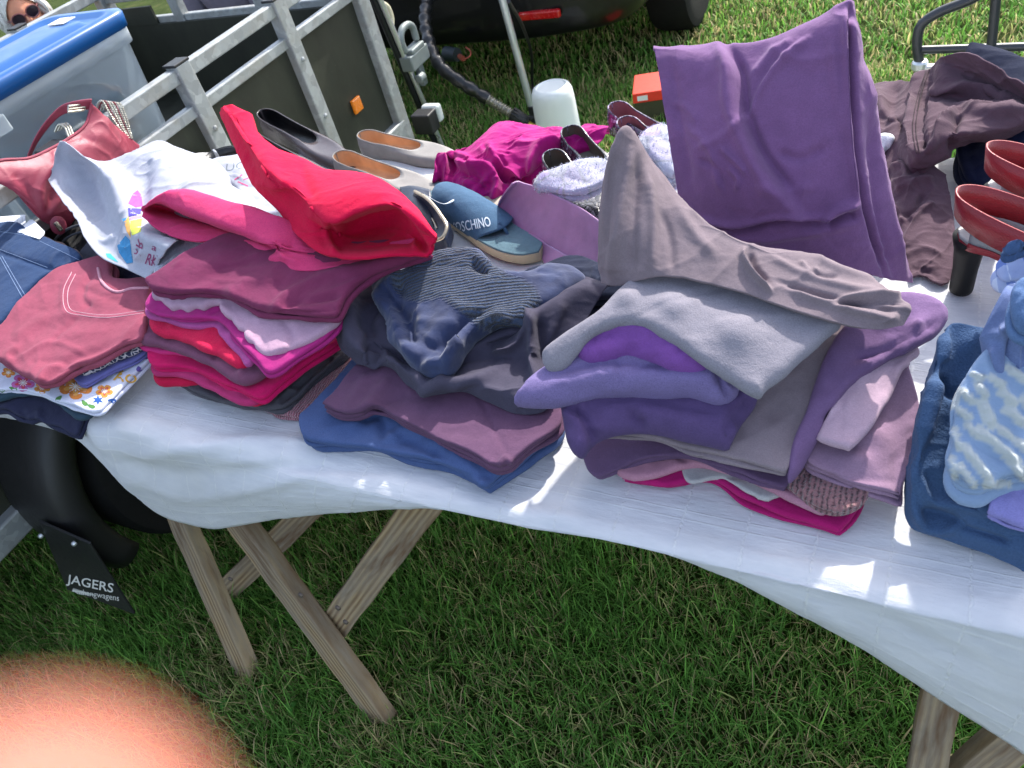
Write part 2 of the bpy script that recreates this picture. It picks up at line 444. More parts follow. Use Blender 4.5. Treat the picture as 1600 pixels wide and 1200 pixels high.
    V = np.vstack(VV); Fc = np.vstack(FF)
    used = np.unique(Fc); mp = np.full(len(V), -1); mp[used] = np.arange(len(used)); V = V[used]; Fc = mp[Fc]
    fn = np.cross(V[Fc[:, 1]]-V[Fc[:, 0]], V[Fc[:, 2]]-V[Fc[:, 0]]); VN = np.zeros_like(V)
    for c_ in range(3): np.add.at(VN, Fc[:, c_], fn)
    VN /= np.linalg.norm(VN, axis=1)[:, None]+1e-12
    facing = np.clip(((CAMP-V)*VN).sum(1)/np.linalg.norm(CAMP-V, axis=1)*4, 0, 1)
    Dn = np.zeros(len(V))
    if creases: Dn += crease_disp(proj(V), creases)
    Dn += .0011*wrinkle(V*np.array([1, 1, 1.6]), .022, rs.uniform(0, 3), 2.5, seed=rs.uniform(0, 9))
    V = V+VN*(Dn*facing)[:, None]
    cols = paint(V) if paint else None
    return mesh_obj(name, V, Fc, mat, parent, cols=cols, label=label)

def bvh_of(objs):
    V = []; Fc = []
    for o in objs:
        n = len(V); wl = WL[o.name]
        V += [Vector(wl)+v.co for v in o.data.vertices]; Fc += [tuple(i+n for i in p.vertices) for p in o.data.polygons]
    return BVHTree.FromPolygons(V, Fc)
def stick(P2, bvh, lift=.0008):
    out = []
    for p in P2:
        d = ray(*p); d = Vector(d/np.linalg.norm(d)); h_ = bvh.ray_cast(Vector(CAMP), d)
        out.append(None if h_[0] is None else np.array(h_[0]-d*lift))
    good = [o for o in out if o is not None]
    if not good: return None
    mean = np.mean(good, axis=0)
    return [mean if o is None else o for o in out]
def tess(poly, d=3.0):
    P = np.array(poly, float); lo = P.min(0); hi = P.max(0); Q = []
    for a, b_ in zip(P, np.roll(P, -1, 0)):
        k = max(1, int(np.linalg.norm(b_-a)/d)); Q += [a+(b_-a)*t for t in np.arange(k)/k]
    nb = len(Q); gx, gy = np.meshgrid(np.arange(lo[0], hi[0], d), np.arange(lo[1], hi[1], d)); G = np.stack([gx.ravel(), gy.ravel()], -1)
    dd, _, _ = seg_dist(G, np.vstack([Q, Q[:1]])); G = G[dd > d*.4] if len(G) else G
    A = np.vstack([np.array(Q), G]); r = geometry.delaunay_2d_cdt([Vector(p) for p in A], [(i, (i+1) % nb) for i in range(nb)], [], 1, 1e-6)
    return [tuple(v) for v in r[0]], [tuple(f) for f in r[2]]
def text2d(txt, size=1.0, shear=0, extra=0):
    cu = bpy.data.curves.new('lettering', 'FONT'); cu.body = txt; cu.size = size; cu.shear = shear; cu.offset = extra; cu.resolution_u = 3
    ob = bpy.data.objects.new('lettering', cu); COL.objects.link(ob); dg = bpy.context.evaluated_depsgraph_get(); dg.update()
    me = bpy.data.meshes.new_from_object(ob.evaluated_get(dg)); V = np.array([v.co[:2] for v in me.vertices]); Fc = [tuple(p.vertices) for p in me.polygons]
    bpy.data.objects.remove(ob); bpy.data.curves.remove(cu); bpy.data.meshes.remove(me)
    lo = V.min(0); hi = V.max(0); return (V-lo)/(hi-lo), Fc
def lettering(txt, quad, objs, mat, parent, name='lettering', shear=0, extra=0, lift=.0008):
    """flat letters lying on the surface; quad = where their lower-left, lower-right, upper-right, upper-left corners are"""
    uv, Fc = text2d(txt, 1, shear, extra); q = np.array(quad, float); u = uv[:, :1]; v = uv[:, 1:]
    P2 = q[0]*(1-u)*(1-v)+q[1]*u*(1-v)+q[2]*u*v+q[3]*(1-u)*v
    V = stick(P2, bvh_of(objs), lift)
    return mesh_obj(name, V, Fc, mat, parent, smooth=False) if V is not None else None
# ================================================================== setting
def ground_mat():
    s = NT('turf_soil'); v = s.coord()
    c = s.ramp(s.noise(v, 7, 6, .65), [(.3, lin('#36431c')), (.55, lin('#4a5a28')), (.75, lin('#726c48'))])
    c = s.mix(s.math('MULTIPLY', s.noise(v, 160, 3, .7), .6), c, lin('#2a3216'))
    return s.done(c, 1.0, s.bump(s.noise(v, 120, 4, .7), .02, 1), Specular_IOR_Level=.1)
n = 60; gx, gy = np.meshgrid(np.linspace(-40, 40, n), np.linspace(-15, 70, n), indexing='ij')
gV = np.stack([gx, gy, np.zeros_like(gx)-.004], -1).reshape(-1, 3)
o = mesh_obj('ground', gV, grid_faces(n, n), ground_mat()); o['kind'] = 'structure'

def grass_mat():
    s = NT('grass_blades'); a = s.n('ShaderNodeAttribute', attribute_name='Col'); col = a.outputs['Color']
    s.done(col, .6, None, Specular_IOR_Level=.3)
    tr = s.n('ShaderNodeBsdfTranslucent'); s.l(col, tr.inputs[0]); mx = s.n('ShaderNodeMixShader', i_0=.42)
    s.l(s.b.outputs[0], mx.inputs[1]); s.l(tr.outputs[0], mx.inputs[2]); s.l(mx.outputs[0], s.o.inputs[0]); return s.m
def blades(P, L, Wd, lean, cols):
    n = len(P); ang = RNG.uniform(0, 2*np.pi, n); dx, dy = np.cos(ang), np.sin(ang); sx, sy = -dy, dx
    V = np.zeros((n, 7, 3)); ts = [0, .38, .72, 1]; wd = [1, .85, .55, 0]
    k = 0
    tw = RNG.normal(0, .35, n)
    for t, w_ in zip(ts, wd):
        r = lean*L*(t**1.5); zz = L*t*np.sqrt(np.clip(1-(lean*t*.85)**2, .06, 1))
        cx = P[:, 0]+dx*r; cy = P[:, 1]+dy*r
        side = np.stack([sx*np.cos(tw*t)+dx*np.sin(tw*t), sy*np.cos(tw*t)+dy*np.sin(tw*t), np.zeros(n)], -1)*(Wd*w_/2)[:, None]
        c = np.stack([cx, cy, zz], -1)
        if w_ > 0: V[:, k] = c-side; V[:, k+1] = c+side; k += 2
        else: V[:, k] = c; k += 1
    base = (np.arange(n)*7)[:, None]
    tri = np.concatenate([base+np.array([[0, 1, 3]]), base+np.array([[0, 3, 2]]), base+np.array([[2, 3, 5]]), base+np.array([[2, 5, 4]]), base+np.array([[4, 5, 6]])])
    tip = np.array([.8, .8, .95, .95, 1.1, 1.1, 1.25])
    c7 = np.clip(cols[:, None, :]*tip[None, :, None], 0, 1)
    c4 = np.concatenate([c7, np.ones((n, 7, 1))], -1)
    return V.reshape(-1, 3), tri, c4.reshape(-1, 4)
def grass_cols(P, dry):
    n = len(P); g1, g2, y1, s1 = [np.array(lin(h_)) for h_ in ('#47722d', '#6b9741', '#8d955a', '#ae9f74')]
    t = RNG.random(n)[:, None]; c = g1*(1-t)+g2*t
    patch = perlin(np.stack([P[:, 0]/.22, P[:, 1]/.22, np.zeros(n)], -1))+.5*perlin(np.stack([P[:, 0]/.07, P[:, 1]/.07, np.ones(n)], -1))
    pr = RNG.random(n); ft = np.minimum(np.hypot(P[:, 0]+.86, P[:, 1]-.40), np.hypot(P[:, 0]+1.26, P[:, 1]-.39)); d = np.clip(dry+patch*.34+.4*np.exp(-(ft/.09)**2), .02, .8)
    c = np.where((pr < d*.5)[:, None], s1*(.6+.5*t), c); c = np.where(((pr >= d*.5) & (pr < d*1.1))[:, None], y1*(.6+.6*t), c)
    return c*RNG.uniform(.7, 1.25, n)[:, None], patch
gm = grass_mat()
allV = []; allF = []; allC = []; off = 0
def put_grass(n, x0, x1, y0, y1, L0, L1, W0, W1, dry, gain=1.0, thin=.25):
    global off
    P = np.stack([RNG.uniform(x0, x1, n), RNG.uniform(y0, y1, n)], -1)
    q = proj(np.hstack([P, np.zeros((n, 1))])); vis = (q[:, 0] > -250) & (q[:, 0] < 1950) & (q[:, 1] > -100) & (q[:, 1] < 1500); P = P[vis]
    c, patch = grass_cols(P, dry); c = c*gain; keep = RNG.random(len(P)) > np.clip(patch*.5+thin-.2, 0, .85); P = P[keep]; c = c[keep]; k = len(P)
    L = RNG.uniform(L0, L1, k)*(.75+.5*RNG.random(k)); lean = np.clip(RNG.normal(.62, .3, k), .05, 1.12)
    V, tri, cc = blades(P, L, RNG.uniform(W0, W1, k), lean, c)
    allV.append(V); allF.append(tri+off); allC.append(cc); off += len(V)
put_grass(185000, -2.4, 1.1, -.35, 1.25, .022, .055, .0015, .0034, .24, gain=1.3)
put_grass(11000, -2.4, 1.1, -.35, 1.25, .05, .085, .0022, .0042, .2, gain=1.35)
put_grass(120000, -2.8, 2.2, 1.25, 3.6, .02, .05, .003, .006, .36, gain=1.4)
put_grass(120000, -3.2, 3.6, 3.4, 7.5, .02, .055, .005, 0.010, .40, gain=1.45)
# clover
cl = []
for k in range(40):
    x, y = RNG.uniform(-1.4, .2), RNG.uniform(-.2, .45); z0 = RNG.uniform(.02, .04); a0 = RNG.uniform(0, 6.28); r = RNG.uniform(.005, .0075)
    for j in range(3):
        a = a0+j*2.094; cx, cy = x+math.cos(a)*r, y+math.sin(a)*r
        ring = [[cx+r*math.cos(t)*.95, cy+r*math.sin(t)*.95, z0+.003*math.cos(2*t)] for t in np.linspace(0, 6.28, 8)[:-1]]
        V = np.array([[cx, cy, z0+.001]]+ring); allV.append(V); allF.append(np.array([[0, i+1, (i+1) % 7+1] for i in range(7)])+off)
        allC.append(np.tile(np.array([*lin('#4f8a38'), 1]), (8, 1))*RNG.uniform(.8, 1.1)); off += 8
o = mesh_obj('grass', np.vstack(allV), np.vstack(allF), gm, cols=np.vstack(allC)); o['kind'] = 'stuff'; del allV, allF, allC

# ------------------------------------------------------------------ common materials
def galv():
    s = NT('galvanised_steel'); v = s.coord()
    vo = s.n('ShaderNodeTexVoronoi', i_Scale=42.0, i_Randomness=1.0); wv = s.n('ShaderNodeVectorMath', operation='ADD'); nz = s.n('ShaderNodeTexNoise', i_Scale=30.0); s.l(v, nz.inputs['Vector']); s.l(v, wv.inputs[0])
    sc_ = s.n('ShaderNodeVectorMath', operation='SCALE', i_3=.03); s.l(nz.outputs['Color'], sc_.inputs[0]); s.l(sc_.outputs[0], wv.inputs[1]); s.l(wv.outputs[0], vo.inputs['Vector'])
    c = s.ramp(vo.outputs['Color'], [(.1, lin('#8b8f90')), (.5, lin('#979b9c')), (.9, lin('#a6aaab'))])
    c = s.mix(s.ramp(s.noise(v, 9, 5, .7), [(.45, (0, 0, 0)), (.75, (1, 1, 1))]), c, lin('#8e8c85'))
    return s.done(c, .5, s.bump(s.noise(v, 90, 3), .0006, .5), Metallic=.35)
GALV = galv()
def board_mat():
    s = NT('dark_plywood_panel'); v = s.coord(); c = s.ramp(s.noise(s.mapping(v, (3, 3, 1.2)), 3, 6, .65), [(.3, lin('#24251e')), (.7, lin('#33352b'))])
    sc_ = s.ramp(s.noise(v, 140, 2, .8), [(.70, (0, 0, 0)), (.78, (1, 1, 1))]); c = s.mix(s.math('MULTIPLY', sc_, .25), c, lin('#8d8d80'))
    return s.done(c, .55, s.bump(s.noise(v, 260, 2), .0006, .4), Specular_IOR_Level=.35)
BOARD = board_mat()
BLACKPL = plain('black_plastic', '#1c1c1e', .5, bump=.0004, bscale=300)
RUBBER = plain('tyre_rubber', '#1a1a1a', .85, bump=.001, bscale=120, spec=.2)
CHROME = plain('chrome', '#d4d7da', .3, .7, var=.02, scale=5)
STEELDK = plain('dark_steel', '#2c2e31', .4, .3)

# ------------------------------------------------------------------ trailer
tr = thing('trailer', 'galvanised flatbed trailer with railed sides and black mudguard behind the stall table', 'trailer', (-2.5, 1.0, 0))
TX = -1.90; TF = 2.47; TB = -.9
b = MB(); b.box((TX-.012, (TB+TF)/2, .60), (.016, TF-TB-.05, .50)); b.build('side_panel', BOARD, tr, bevel=.002)
b = MB(); b.box((-3.21, (TB+TF)/2, .60), (.016, TF-TB-.05, .50)); b.build('side_panel', BOARD, tr, bevel=.002)
b = MB(); b.box((-2.555, TF-.02, .63), (1.27, .016, .40)); b.build('front_panel', BOARD, tr, bevel=.002)
b = MB(); b.box((-3.07, TF-.022, .865), (.28, .014, .075)); b.build('front_panel', BOARD, tr, bevel=.002)  # extra dark board, added to stand in for shaded ground behind the rails
b = MB(); b.box((-2.555, (TB+TF)/2, .52), (1.28, TF-TB-.06, .02)); b.build('load_floor', BOARD, tr)
for xx in (TX, -3.22):
    b = MB(); b.box((xx, (TB+TF)/2, .968), (.032, TF-TB, .04)); b.build('top_rail', GALV, tr, bevel=.004)
    b = MB(); b.box((xx, (TB+TF)/2, .865), (.028, TF-TB-.02, .034)); b.build('middle_rail', GALV, tr, bevel=.004)
    for yy in (1.575, 2.045, 1.105, .635, .165):
        b = MB(); b.box((xx+.004, yy, .665), (.044, .056, .66)); p = b.build('post', GALV, tr, bevel=.004)
        b = MB(); b.box((xx+.002, yy, .997), (.05, .062, .008)); b.build('end_cap', BLACKPL, p, bevel=.002)
    b = MB(); b.box((xx+.004, TF, .62), (.05, .065, .76)); b.build('corner_post', GALV, tr, bevel=.005)
b = MB(); b.box((-2.56, TF, .945), (1.26, .032, .04)); b.build('top_rail', GALV, tr, bevel=.004)
b = MB(); b.box((-2.56, TF, .838), (1.26, .028, .034)); b.build('middle_rail', GALV, tr, bevel=.004)
for xx in (-2.35, -2.8):
    b = MB(); b.box((xx, TF-.002, .665), (.05, .04, .63)); b.build('post', GALV, tr, bevel=.004)
b = MB(); b.box((TX+.006, (TB+TF)/2, .335), (.05, TF-TB, .07)); b.build('bottom_frame', GALV, tr, bevel=.006)
b = MB(); b.beam((-2.3, TF, .36), (-2.52, 3.15, .40), .06, .08); b.beam((-2.8, TF, .36), (-2.56, 3.15, .40), .06, .08); b.build('drawbar', GALV, tr, bevel=.005)
for yy in (1.575, 2.045, 1.105):
    for zz_ in (.40, .60, .80):
        b = MB(); b.lathe([(.008, 0), (.008, .003), (.004, .006)], W(TX+.026, yy, zz_), (1, 0, 0), 10); b.build('bolt', GALV, tr, smooth=True)
# orange reflector
rp = PX(557, 164, TX+.004); b = MB(); b.box((TX+.006, rp[1], rp[2]), (.014, .052, .052)); b.build('side_reflector', plain('amber_reflector', '#e07a10', .25, coat=.6), tr, bevel=.004)
# corner lamp, coupling handle
lp = PX(668, 190, TX+.05); b = MB(); b.box(lp+W(-.01, .0, 0), (.09, .07, .085)); ob = b.build('position_lamp', BLACKPL, tr, bevel=.006)
b = MB(); b.box(lp+W(.0, .055, .012), (.085, .04, .075)); b.build('lamp_lens', plain('clear_lens', '#c9cdcb', .2, coat=.5), ob, bevel=.012, seg=3)
hp = PX(640, 92, TX-.05); GREYP = plain('grey_cast_metal', '#7c8482', .5, .2)
b = MB(); b.box(hp+W(0, .04, -.012), (.06, .15, .062)); b.box(hp+W(.004, .045, .026), (.052, .105, .022))
b.tube([hp+W(0, -.015, .03), hp+W(0, -.02, .085), hp+W(0, .0, .112), hp+W(0, .055, .118), hp+W(0, .085, .10), hp+W(0, .09, .04)], .015, 10, smooth=26)
ob = b.build('coupling_head', GREYP, tr, smooth=True, bevel=.006)
b = MB(); b.box(hp+W(0, .05, -.085), (.024, .035, .10)); b.lathe([(.018, 0), (.020, .008), (.020, .038), (.015, .045)], hp+W(.022, -.015, -.085), (0, 1, 0), 14); b.build('lever', GREYP, ob, smooth=True, bevel=.004)
# wheel, fender, flap
wc = W(-1.74, .86, .31)
b = MB(); b.lathe([(.17, -.075), (.25, -.085), (.295, -.075), (.31, -.05), (.31, .05), (.295, .075), (.25, .085), (.17, .075)], wc, (1, 0, 0), 48); wh = b.build('wheel', RUBBER, tr, smooth=True)
b = MB(); b.lathe([(.03, .09), (.06, .08), (.12, .05), (.165, .07), (.172, .078), (.172, -.07), (.03, -.07)], wc, (1, 0, 0), 32); b.build('rim', plain('grey_rim', '#8c8f92', .4, .6), wh, smooth=True)
prof = []                          # mudguard: arched shell with a turned-down outer lip
ths = np.radians(np.linspace(196, -20, 34)) if False else np.radians(np.linspace(-22, 205, 40))
rowsV = []
for th in ths:
    r = .40; y = wc[1]-r*math.cos(th)*1.0; z = wc[2]+r*math.sin(th)
    rowsV.append([W(-1.885, y, z), W(-1.80, wc[1]-(r+.012)*math.cos(th), wc[2]+(r+.012)*math.sin(th)), W(-1.705, wc[1]-(r+.012)*math.cos(th), wc[2]+(r+.012)*math.sin(th)),
                  W(-1.670, wc[1]-(r-.002)*math.cos(th), wc[2]+(r-.002)*math.sin(th)), W(-1.658, wc[1]-(r-.05)*math.cos(th), wc[2]+(r-.05)*math.sin(th)), W(-1.665, wc[1]-(r-.062)*math.cos(th), wc[2]+(r-.062)*math.sin(th))])
G = np.stack([resample(r, 22) for r in rowsV]); fd = mesh_obj('mudguard', G.reshape(-1, 3), grid_faces(len(ths), 22), BLACKPL, tr); solid(fd, .004, 0)
yb, zb = G[0][:, 1], G[0][:, 2]
q = [PY(60, 815, .44), PY(140, 850, .44), PY(210, 960, .40), PY(105, 922, .40)]
b = MB(); b.prism([q[0], q[1], q[2], q[3]], (0, .006, .002)); fl = b.build('mud_flap', BLACKPL, tr, bevel=.002)
b = MB()
for px_, py_ in ((63, 838), (115, 850)):
    b = MB(); c = PY(px_, py_, .428); b.lathe([(.0065, -.004), (.0065, .001), (.004, .004)], c, (0, -1, .2), 12)
    b.build('bolt_head', CHROME, fl, smooth=True)
WHITEPR = plain('white_print', '#d8d8d4', .7, var=.03)
lettering('JAGERS', [(103, 915), (176, 931), (178, 912), (105, 897)], [fl], WHITEPR, fl, extra=.012, lift=.003)
lettering('Aanhangwagens', [(110, 929), (186, 942), (186, 930), (110, 918)], [fl], WHITEPR, fl, lift=.003)

# ------------------------------------------------------------------ storage box in the trailer
def frosted():
    s = NT('frosted_plastic'); s.done(lin('#e3e8ea'), .35, s.bump(s.noise(s.coord(), 60, 2), .0006, .3), Specular_IOR_Level=.5)
    tp = s.n('ShaderNodeBsdfTransparent'); tp.inputs[0].default_value = (.9, .95, 1, 1); tl = s.n('ShaderNodeBsdfTranslucent'); tl.inputs[0].default_value = (*lin('#e6ecef'), 1)
    m1 = s.n('ShaderNodeMixShader', i_0=.6); s.l(s.b.outputs[0], m1.inputs[1]); s.l(tl.outputs[0], m1.inputs[2])
    m2 = s.n('ShaderNodeMixShader', i_0=.5); s.l(m1.outputs[0], m2.inputs[1]); s.l(tp.outputs[0], m2.inputs[2]); s.l(m2.outputs[0], s.o.inputs[0]); return s.m
def rrect(cx, cy, hx, hy, r, z, k=6):
    return [W(cx+sx*(hx-r)+r*math.cos(a), cy+sy*(hy-r)+r*math.sin(a), z) for sx, sy, a0 in ((1, 1, 0), (-1, 1, 90), (-1, -1, 180), (1, -1, 270)) for a in np.radians(np.linspace(a0, a0+90, k))]
def ring_loft(rings, cap0=True, cap1=True):
    V = np.vstack(rings); n = len(rings[0]); Fc = [(k*n+i, k*n+(i+1) % n, (k+1)*n+(i+1) % n, (k+1)*n+i) for k in range(len(rings)-1) for i in range(n)]
    if cap0: Fc.append(tuple(range(n))[::-1])
    if cap1: Fc.append(tuple((len(rings)-1)*n+i for i in range(n)))
    return V, Fc
bx = thing('storage_box', 'frosted clear plastic storage box with blue lid standing in the trailer', 'storage box', (-2.28, 1.37, .54))
BCX, BCY, BHX, BHY = -2.285, 1.345, .168, .325
bx.scale = (1, 1, 1.085)
V, Fc = ring_loft([rrect(BCX, BCY, BHX-.03, BHY-.04, .04, .545), rrect(BCX, BCY, BHX-.005, BHY-.008, .045, 1.0), rrect(BCX, BCY, BHX+.004, BHY+.004, .05, 1.002), rrect(BCX, BCY, BHX+.006, BHY+.006, .05, 1.045)], True, False)
bb = mesh_obj('tub', V, Fc, frosted(), bx); solid(bb, .002, 0)
BLUE = plain('blue_lid_plastic', '#10508f', .34, var=.015, scale=6, spec=.5)
V, Fc = ring_loft([rrect(BCX, BCY, BHX+.012, BHY+.012, .055, 1.04), rrect(BCX, BCY, BHX+.016, BHY+.016, .058, 1.072), rrect(BCX, BCY, BHX+.012, BHY+.012, .056, 1.08), rrect(BCX, BCY, BHX-.02, BHY-.02, .04, 1.083), rrect(BCX, BCY, BHX-.035, BHY-.035, .035, 1.074), rrect(BCX, BCY, BHX-.07, BHY-.07, .03, 1.074), rrect(BCX, BCY, BHX-.078, BHY-.078, .03, 1.082), rrect(BCX, BCY, .05, .2, .03, 1.083)])
ld = mesh_obj('lid', V, Fc, BLUE, bx)
b = MB(); b.box((BCX+.115, BCY-.16, 1.0855), (.05, .11, .002)); b.build('paper_label', plain('paper', '#e6e6e8', .7, var=.02), ld)
b = MB(); b.box((BCX-.01, BCY+.25, 1.0855), (.07, .05, .002)); b.build('paper_label', plain('paper', '#e6e6e8', .7, var=.02), ld)
b = MB(); b.box((BCX+BHX+.006, BCY-.2, .995), (.012, .05, .04)); b.build('latch', frosted(), bx, bevel=.004)
b = MB(); b.box((BCX, BCY+BHY+.01, 1.0), (.06, .016, .045)); b.build('latch', frosted(), bx, bevel=.004)
def print_mat():
    s = NT('printed_cotton'); vo = s.n('ShaderNodeTexVoronoi', i_Scale=22.0); s.l(s.coord(), vo.inputs['Vector'])
    c = s.ramp(vo.outputs['Color'], [(0, lin('#d8d4cc')), (.35, lin('#c9a48c')), (.5, lin('#d9d6d0')), (.68, lin('#5b7f88')), (.85, lin('#4a4f78')), (1, lin('#e0ddd6'))]); s.t.nodes[-1].color_ramp.interpolation = 'CONSTANT' if s.t.nodes[-1].bl_idname == 'ShaderNodeValToRGB' else None
    return s.done(c, .9)
try: PRN = print_mat()
except Exception: PRN = fabric('patterned', '#c9b8a8')
pl_ = [W(-2.40, 1.22, .76), W(-2.172, 1.22, .76), W(-2.172, 1.57, .76), W(-2.40, 1.57, .76)]
o = pillow('folded_cloth', pl_, PRN, thick=.36, puff=.03, wr=((.02, .1),), step=.012); tag(o, 'multicoloured printed cloth lying inside the frosted storage box', 'cloth')

# ------------------------------------------------------------------ car
car = thing('parked_car', 'black car parked on the grass in front of the trailer', 'car', (-2.05, 5.4, 0))
PAINT = plain('car_paint', '#0a0a0c', .35, var=.02, coat=.25, spec=.3); GLASS = plain('car_glass', '#0a0c0e', .05, spec=.8)
cx = -2.06; st = [(3.34, .70, .42, .66, .86), (3.42, .82, .33, .82, .98), (3.65, .87, .28, .90, 1.02), (4.15, .90, .25, .93, 1.06), (4.75, .91, .22, .95, 1.40), (5.6, .91, .22, .94, 1.42), (6.3, .90, .22, .93, 1.10), (7.0, .87, .25, .84, .92), (7.5, .78, .30, .66, .74), (7.6, .6, .36, .56, .6)]
sec = []
for (y, hw, zb_, zbelt, zt) in st:
    zb_ += .06; half = [(0, zb_), (hw*.75, zb_), (hw*.93, zb_+.03), (hw*.985, zb_+.12), (hw, (zb_+zbelt)/2), (hw*.97, zbelt), (hw*.955, zbelt+.02), (hw*.80, zt-.06 if zt-.06 > zbelt+.02 else zbelt+.02), (hw*.62, zt-.01), (0, zt)]
    ring = [W(cx+x, y, z) for x, z in half]+[W(cx-x, y, z) for x, z in half[-2:0:-1]]; sec.append(ring)
k = 40; arr = np.array(sec); t = np.array([s_[0] for s_ in st]); arr = _spl(arr.reshape(len(st), -1), t, np.linspace(t[0], t[-1], k)).reshape(k, -1, 3)
V, Fc = ring_loft(list(arr)); cb = mesh_obj('body', V, Fc, [PAINT, GLASS], car)
zz = {s_[0]: s_ for s_ in st}
for p in cb.data.polygons:
    j = p.index % 18
    if p.index < (k-1)*18 and j in (6, 11) and 3.9 < p.center[1]+5.4 < 6.1: p.material_index = 1
plan = [W(-.90, 4.0, 0), W(-.89, 3.65, 0), W(-.82, 3.40, 0), W(-.55, 3.29, 0), W(0, 3.262, 0), W(.55, 3.29, 0), W(.82, 3.40, 0), W(.89, 3.65, 0), W(.90, 4.0, 0)]
pr = [(.33, .10), (.345, .03), (.385, .004), (.45, .0), (.56, .006), (.66, .0), (.72, .03), (.74, .10)]
mid_c = W(0, 3.9, 0); rows_ = [[W(cx+p[0]*(1-i_*.6), p[1]+(3.9-p[1])*i_*.9, z_) for p in plan] for z_, i_ in pr]
bu = sheet('rear_bumper', rows_, PAINT, car, thick=.006, nu=50, nv=90)
rc = PY(842, 24, 3.26); b = MB(); b.box((rc[0], 3.268, rc[2]), (.20, .03, .036)); b.build('rear_reflector', plain('red_reflector', '#b00d12', .25, coat=.5), bu, bevel=.008)
b = MB(); b.tube([(cx-.89, 3.65, .365), (cx-.825, 3.39, .365), (cx-.55, 3.28, .365), (cx, 3.252, .365), (cx+.55, 3.28, .365), (cx+.825, 3.39, .365), (cx+.895, 3.65, .365)], .016, 8, smooth=50); b.build('sill_trim', plain('satin_trim', '#6d7484', .3, .5), car, smooth=True)
for xx in (cx+.86, cx-.86):
    for yy in (4.22, 6.7):
        s_ = 1 if xx > cx else -1
        b = MB(); b.lathe([(.20, -.10), (.28, -.11), (.315, -.10), (.33, -.06), (.33, .06), (.315, .10), (.28, .11), (.20, .10)], (xx, yy, .325), (s_, 0, 0), 48); wh = b.build('wheel', RUBBER, car, smooth=True)
        b = MB(); b.lathe([(.2, .09), (.205, .1), (.195, .085), (.18, .05), (.06, .045), (.05, .07), (.02, .075)], (xx, yy, .325), (s_, 0, 0), 32)
        for a in np.linspace(0, 6.283, 6)[:-1]:
            b.beam(W(xx+s_*.06, yy+.05*math.cos(a), .325+.05*math.sin(a)), W(xx+s_*.085, yy+.19*math.cos(a), .325+.19*math.sin(a)), .05, .02, (1, 0, 0))
        b.build('rim', plain('alloy_rim', '#7f7c74', .35, .7), wh, smooth=True)
b = MB(); b.tube([(-2.35, 3.35, .30), (-2.35, 3.22, .27), (-2.35, 3.18, .33), (-2.35, 3.18, .40)], .02, 10, smooth=16); b.build('tow_ball', STEELDK, car, smooth=True)

# ------------------------------------------------------------------ poles, lance hose, canister, box, chair
def pole(label, p, q, r, mat, foot=None):
    t = thing('pole', label, 'pole', p); b = MB(); b.tube([p, (np.array(p)+np.array(q))/2, q], r, 14); b.build('tube', mat, t, smooth=True)
    return t
cp = PZ(838, 196, 0); top = PY(784, -4, cp[1]+.02); t = thing('pole', 'chrome pole standing on the grass beside the white canister', 'pole', cp)
pt = top+(top-cp)*1.75; b = MB(); b.tube([cp, (cp+top)/2, top, pt], .017, 14); b.build('pole', CHROME, t, smooth=True)
b = MB(); b.lathe([(.03, 0), (.03, .05), (.022, .06), (.022, .1)], cp, (0, 0, 1), 16); b.beam(cp+W(0, 0, .05), cp+W(-.13, -.05, .02), .02, .02); b.beam(cp+W(0, 0, .05), cp+W(.1, -.1, .02), .02, .02); b.build('foot', BLACKPL, t, smooth=False, bevel=.002)
p0 = PZ(697, 243, 0); p1 = PZ(592, -6, .78)
t = pole('thin dark and chrome pole leaning past the front corner of the trailer', p0, p1, .011, CHROME)
b = MB(); b.tube([p0+W(-.03, .0, 0), p1+W(-.028, 0, 0)], .015, 12); b.build('tube', plain('black_pole', '#24262c', .35, .2), t, smooth=True)
b = MB(); b.tube([p1, p1+(p1-p0)*.7], .011, 12); b.build('upper_tube', CHROME, t, smooth=True)
# cord by the trailer corner and cable by the pole
b = MB(); b.tube([PX(592, 2, -2.0), PX(606, 12, -2.0), PX(612, 30, -2.0), PX(611, 46, -2.0)], .011, 8, smooth=24); o = b.build('rope', fabric('cream_rope', '#c9c3a6', 'linen'), smooth=True); tag(o, 'cream rope hanging down at the front corner of the trailer', 'rope')
b = MB(); b.tube([PZ(795, 2, .75), PZ(818, 45, .5), PZ(831, 90, .25), PZ(832, 135, .05), PZ(850, 210, .004)], .007, 8, smooth=40); o = b.build('cable', BLACKPL, smooth=True); tag(o, 'thin black cable hanging behind the chrome pole', 'cable')
h = thing('taped_hose', 'black taped hose with a ribbed steel sleeve and brass tip between trailer and canister', 'hose', PZ(830, 195, .1))
pth = [PZ(672, -20, .62), PZ(664, 30, .55), PZ(672, 72, .48), PZ(690, 105, .42), PZ(722, 130, .36), PZ(762, 155, .28)]
H = resample(pth, 70); b = MB(); rr = .026+.0035*np.sin(np.arange(70)*1.05)+RNG.normal(0, .0012, 70); b.tube(list(H), list(rr), 14); b.build('taped_sleeve', plain('black_tape', '#17181a', .32, bump=.003, bscale=60), h, smooth=True)
e0 = PZ(762, 155, .28); e1 = PZ(800, 178, .21); S = resample([e0, e1], 60); b = MB(); b.tube(list(S), list(.019+.0035*np.sin(np.arange(60)*1.15)), 14); b.build('ribbed_sleeve', plain('steel_coil', '#a8a49a', .35, .8), h, smooth=True)
e2 = PZ(826, 193, .165); b = MB(); b.tube([e1, e1+(e2-e1)*.4, e1+(e2-e1)*.8, e2], [.024, .029, .027, .02], 14)
d_ = (e2-e1)/np.linalg.norm(e2-e1); a_ = np.cross(d_, (0, 0, 1)); a_ /= np.linalg.norm(a_); b_ = np.cross(a_, d_)
